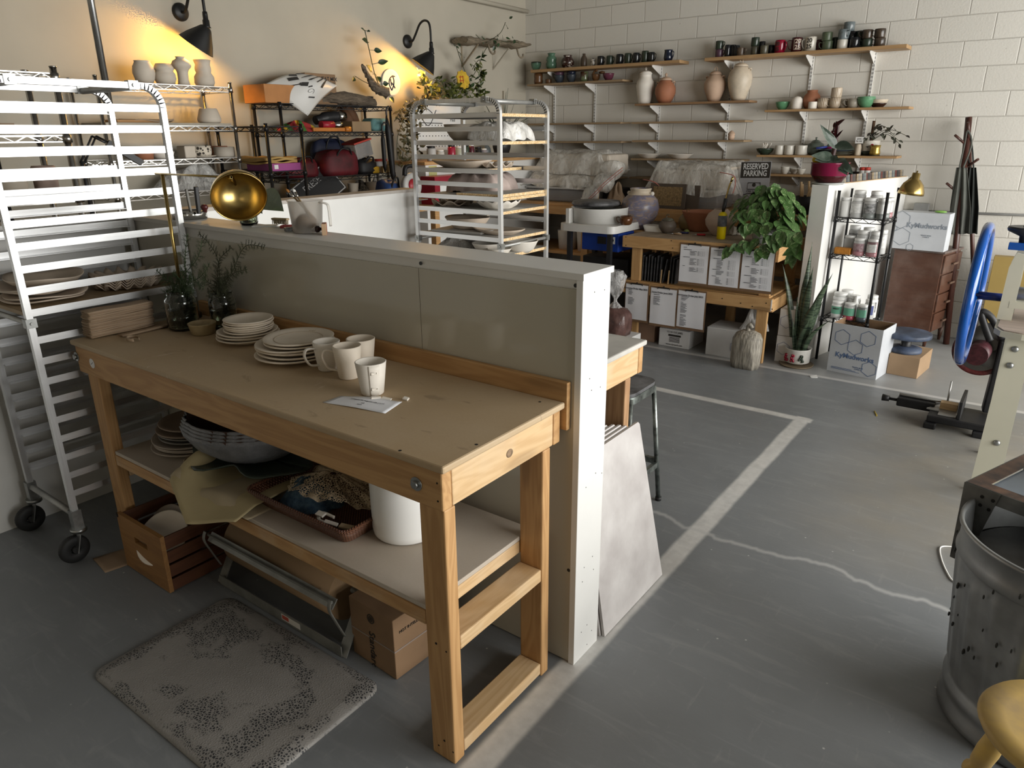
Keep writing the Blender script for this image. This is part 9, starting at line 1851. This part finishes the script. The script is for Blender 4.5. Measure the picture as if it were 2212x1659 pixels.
ys = thing('yellow_stool', 'worn yellow painted stool with turned legs at the lower right corner', 'stool', (1.375, .43, 0)); M_y = mat('worn_yellow', (.60, .40, .10), .5, var=.5, vscale=9, col2=(.34, .24, .12), det=8)
MB().lathe([(0, .0), (.13, 0), (.165, .012), (.172, .026), (.165, .036), (.12, .034), (0, .026)], 48, (1.375, .43, .575)).build('seat', M_y, ys, bevel=0)
for sx, sy in ((-1, .25), (-.25, -1), (1, -.25), (.25, 1)):
    a, b = V((1.375+sx*.105, .43+sy*.105, .578)), V((1.375+sx*.225, .43+sy*.225, .001)); rs_l = [.017, .021, .024, .022, .016, .026, .026, .017, .021, .023, .021, .018, .016, .015]; k = len(rs_l); MB().tube([a.lerp(b, [0, .1, .2, .27, .30, .315, .335, .35, .45, .55, .65, .8, .9, 1][j]) for j in range(k)], rs_l, 16).build('leg', M_y, ys)
q0 = [V((1.375+sx*.17, .43+sy*.17, .265)) for sx, sy in ((-1, .25), (-.25, -1), (1, -.25), (.25, 1))]
for i in range(4): MB().tube([q0[i]+V((0, 0, .03*(i % 2))), q0[(i+1) % 4]+V((0, 0, .03*(i % 2)))], .0115, 12).build('rung', M_y, ys)
pt = thing('power_tool', 'dark tool case with a yellow warning label under the yellow stool', 'tool', (1.4, .5, 0)); MB().bx(1.24, 1.60, .60, .80, .0, .13).build('case', mat('navy_case', (.015, .02, .035), .4), pt, bevel=.02); wl = MB().bx(1.29, 1.42, .64, .76, .1305, .1312).build('warning_label', mat('label_yellow', (.65, .55, .08), .5), pt); text('lettering', 'Warning', .026, Matrix.Translation((1.345, .742, .1316)), M_print, wl)
solo(MB().tube(bez([PZ(2058, 1181, .004), PZ(2032, 1182, .004), PZ(2033, 1205, .004), PZ(2045, 1235, .004), PZ(2060, 1256, .004), PZ(2085, 1262, .004)], 8), .0035, 8), 'white_cord', M_white, 'white power cord curling on the floor beside the trash can', 'cord')
solo(MB().tube([PZ(1889, 888, .004), PZ(1894, 898, .004)], .0045, 8), 'pencil_stub', mat('pencil_yellow', (.55, .40, .05), .5), 'short yellow pencil stub on the grey floor near the saw', 'pencil'); solo(MB().box((0, 0, .005), (.05, .03, .008)), 'paper_scrap', M_white, 'small white paper scrap by the painted line in front of the open carton', 'scrap', PZ(1758, 815, 0.0)).rotation_euler = (.3, -.2, .5)
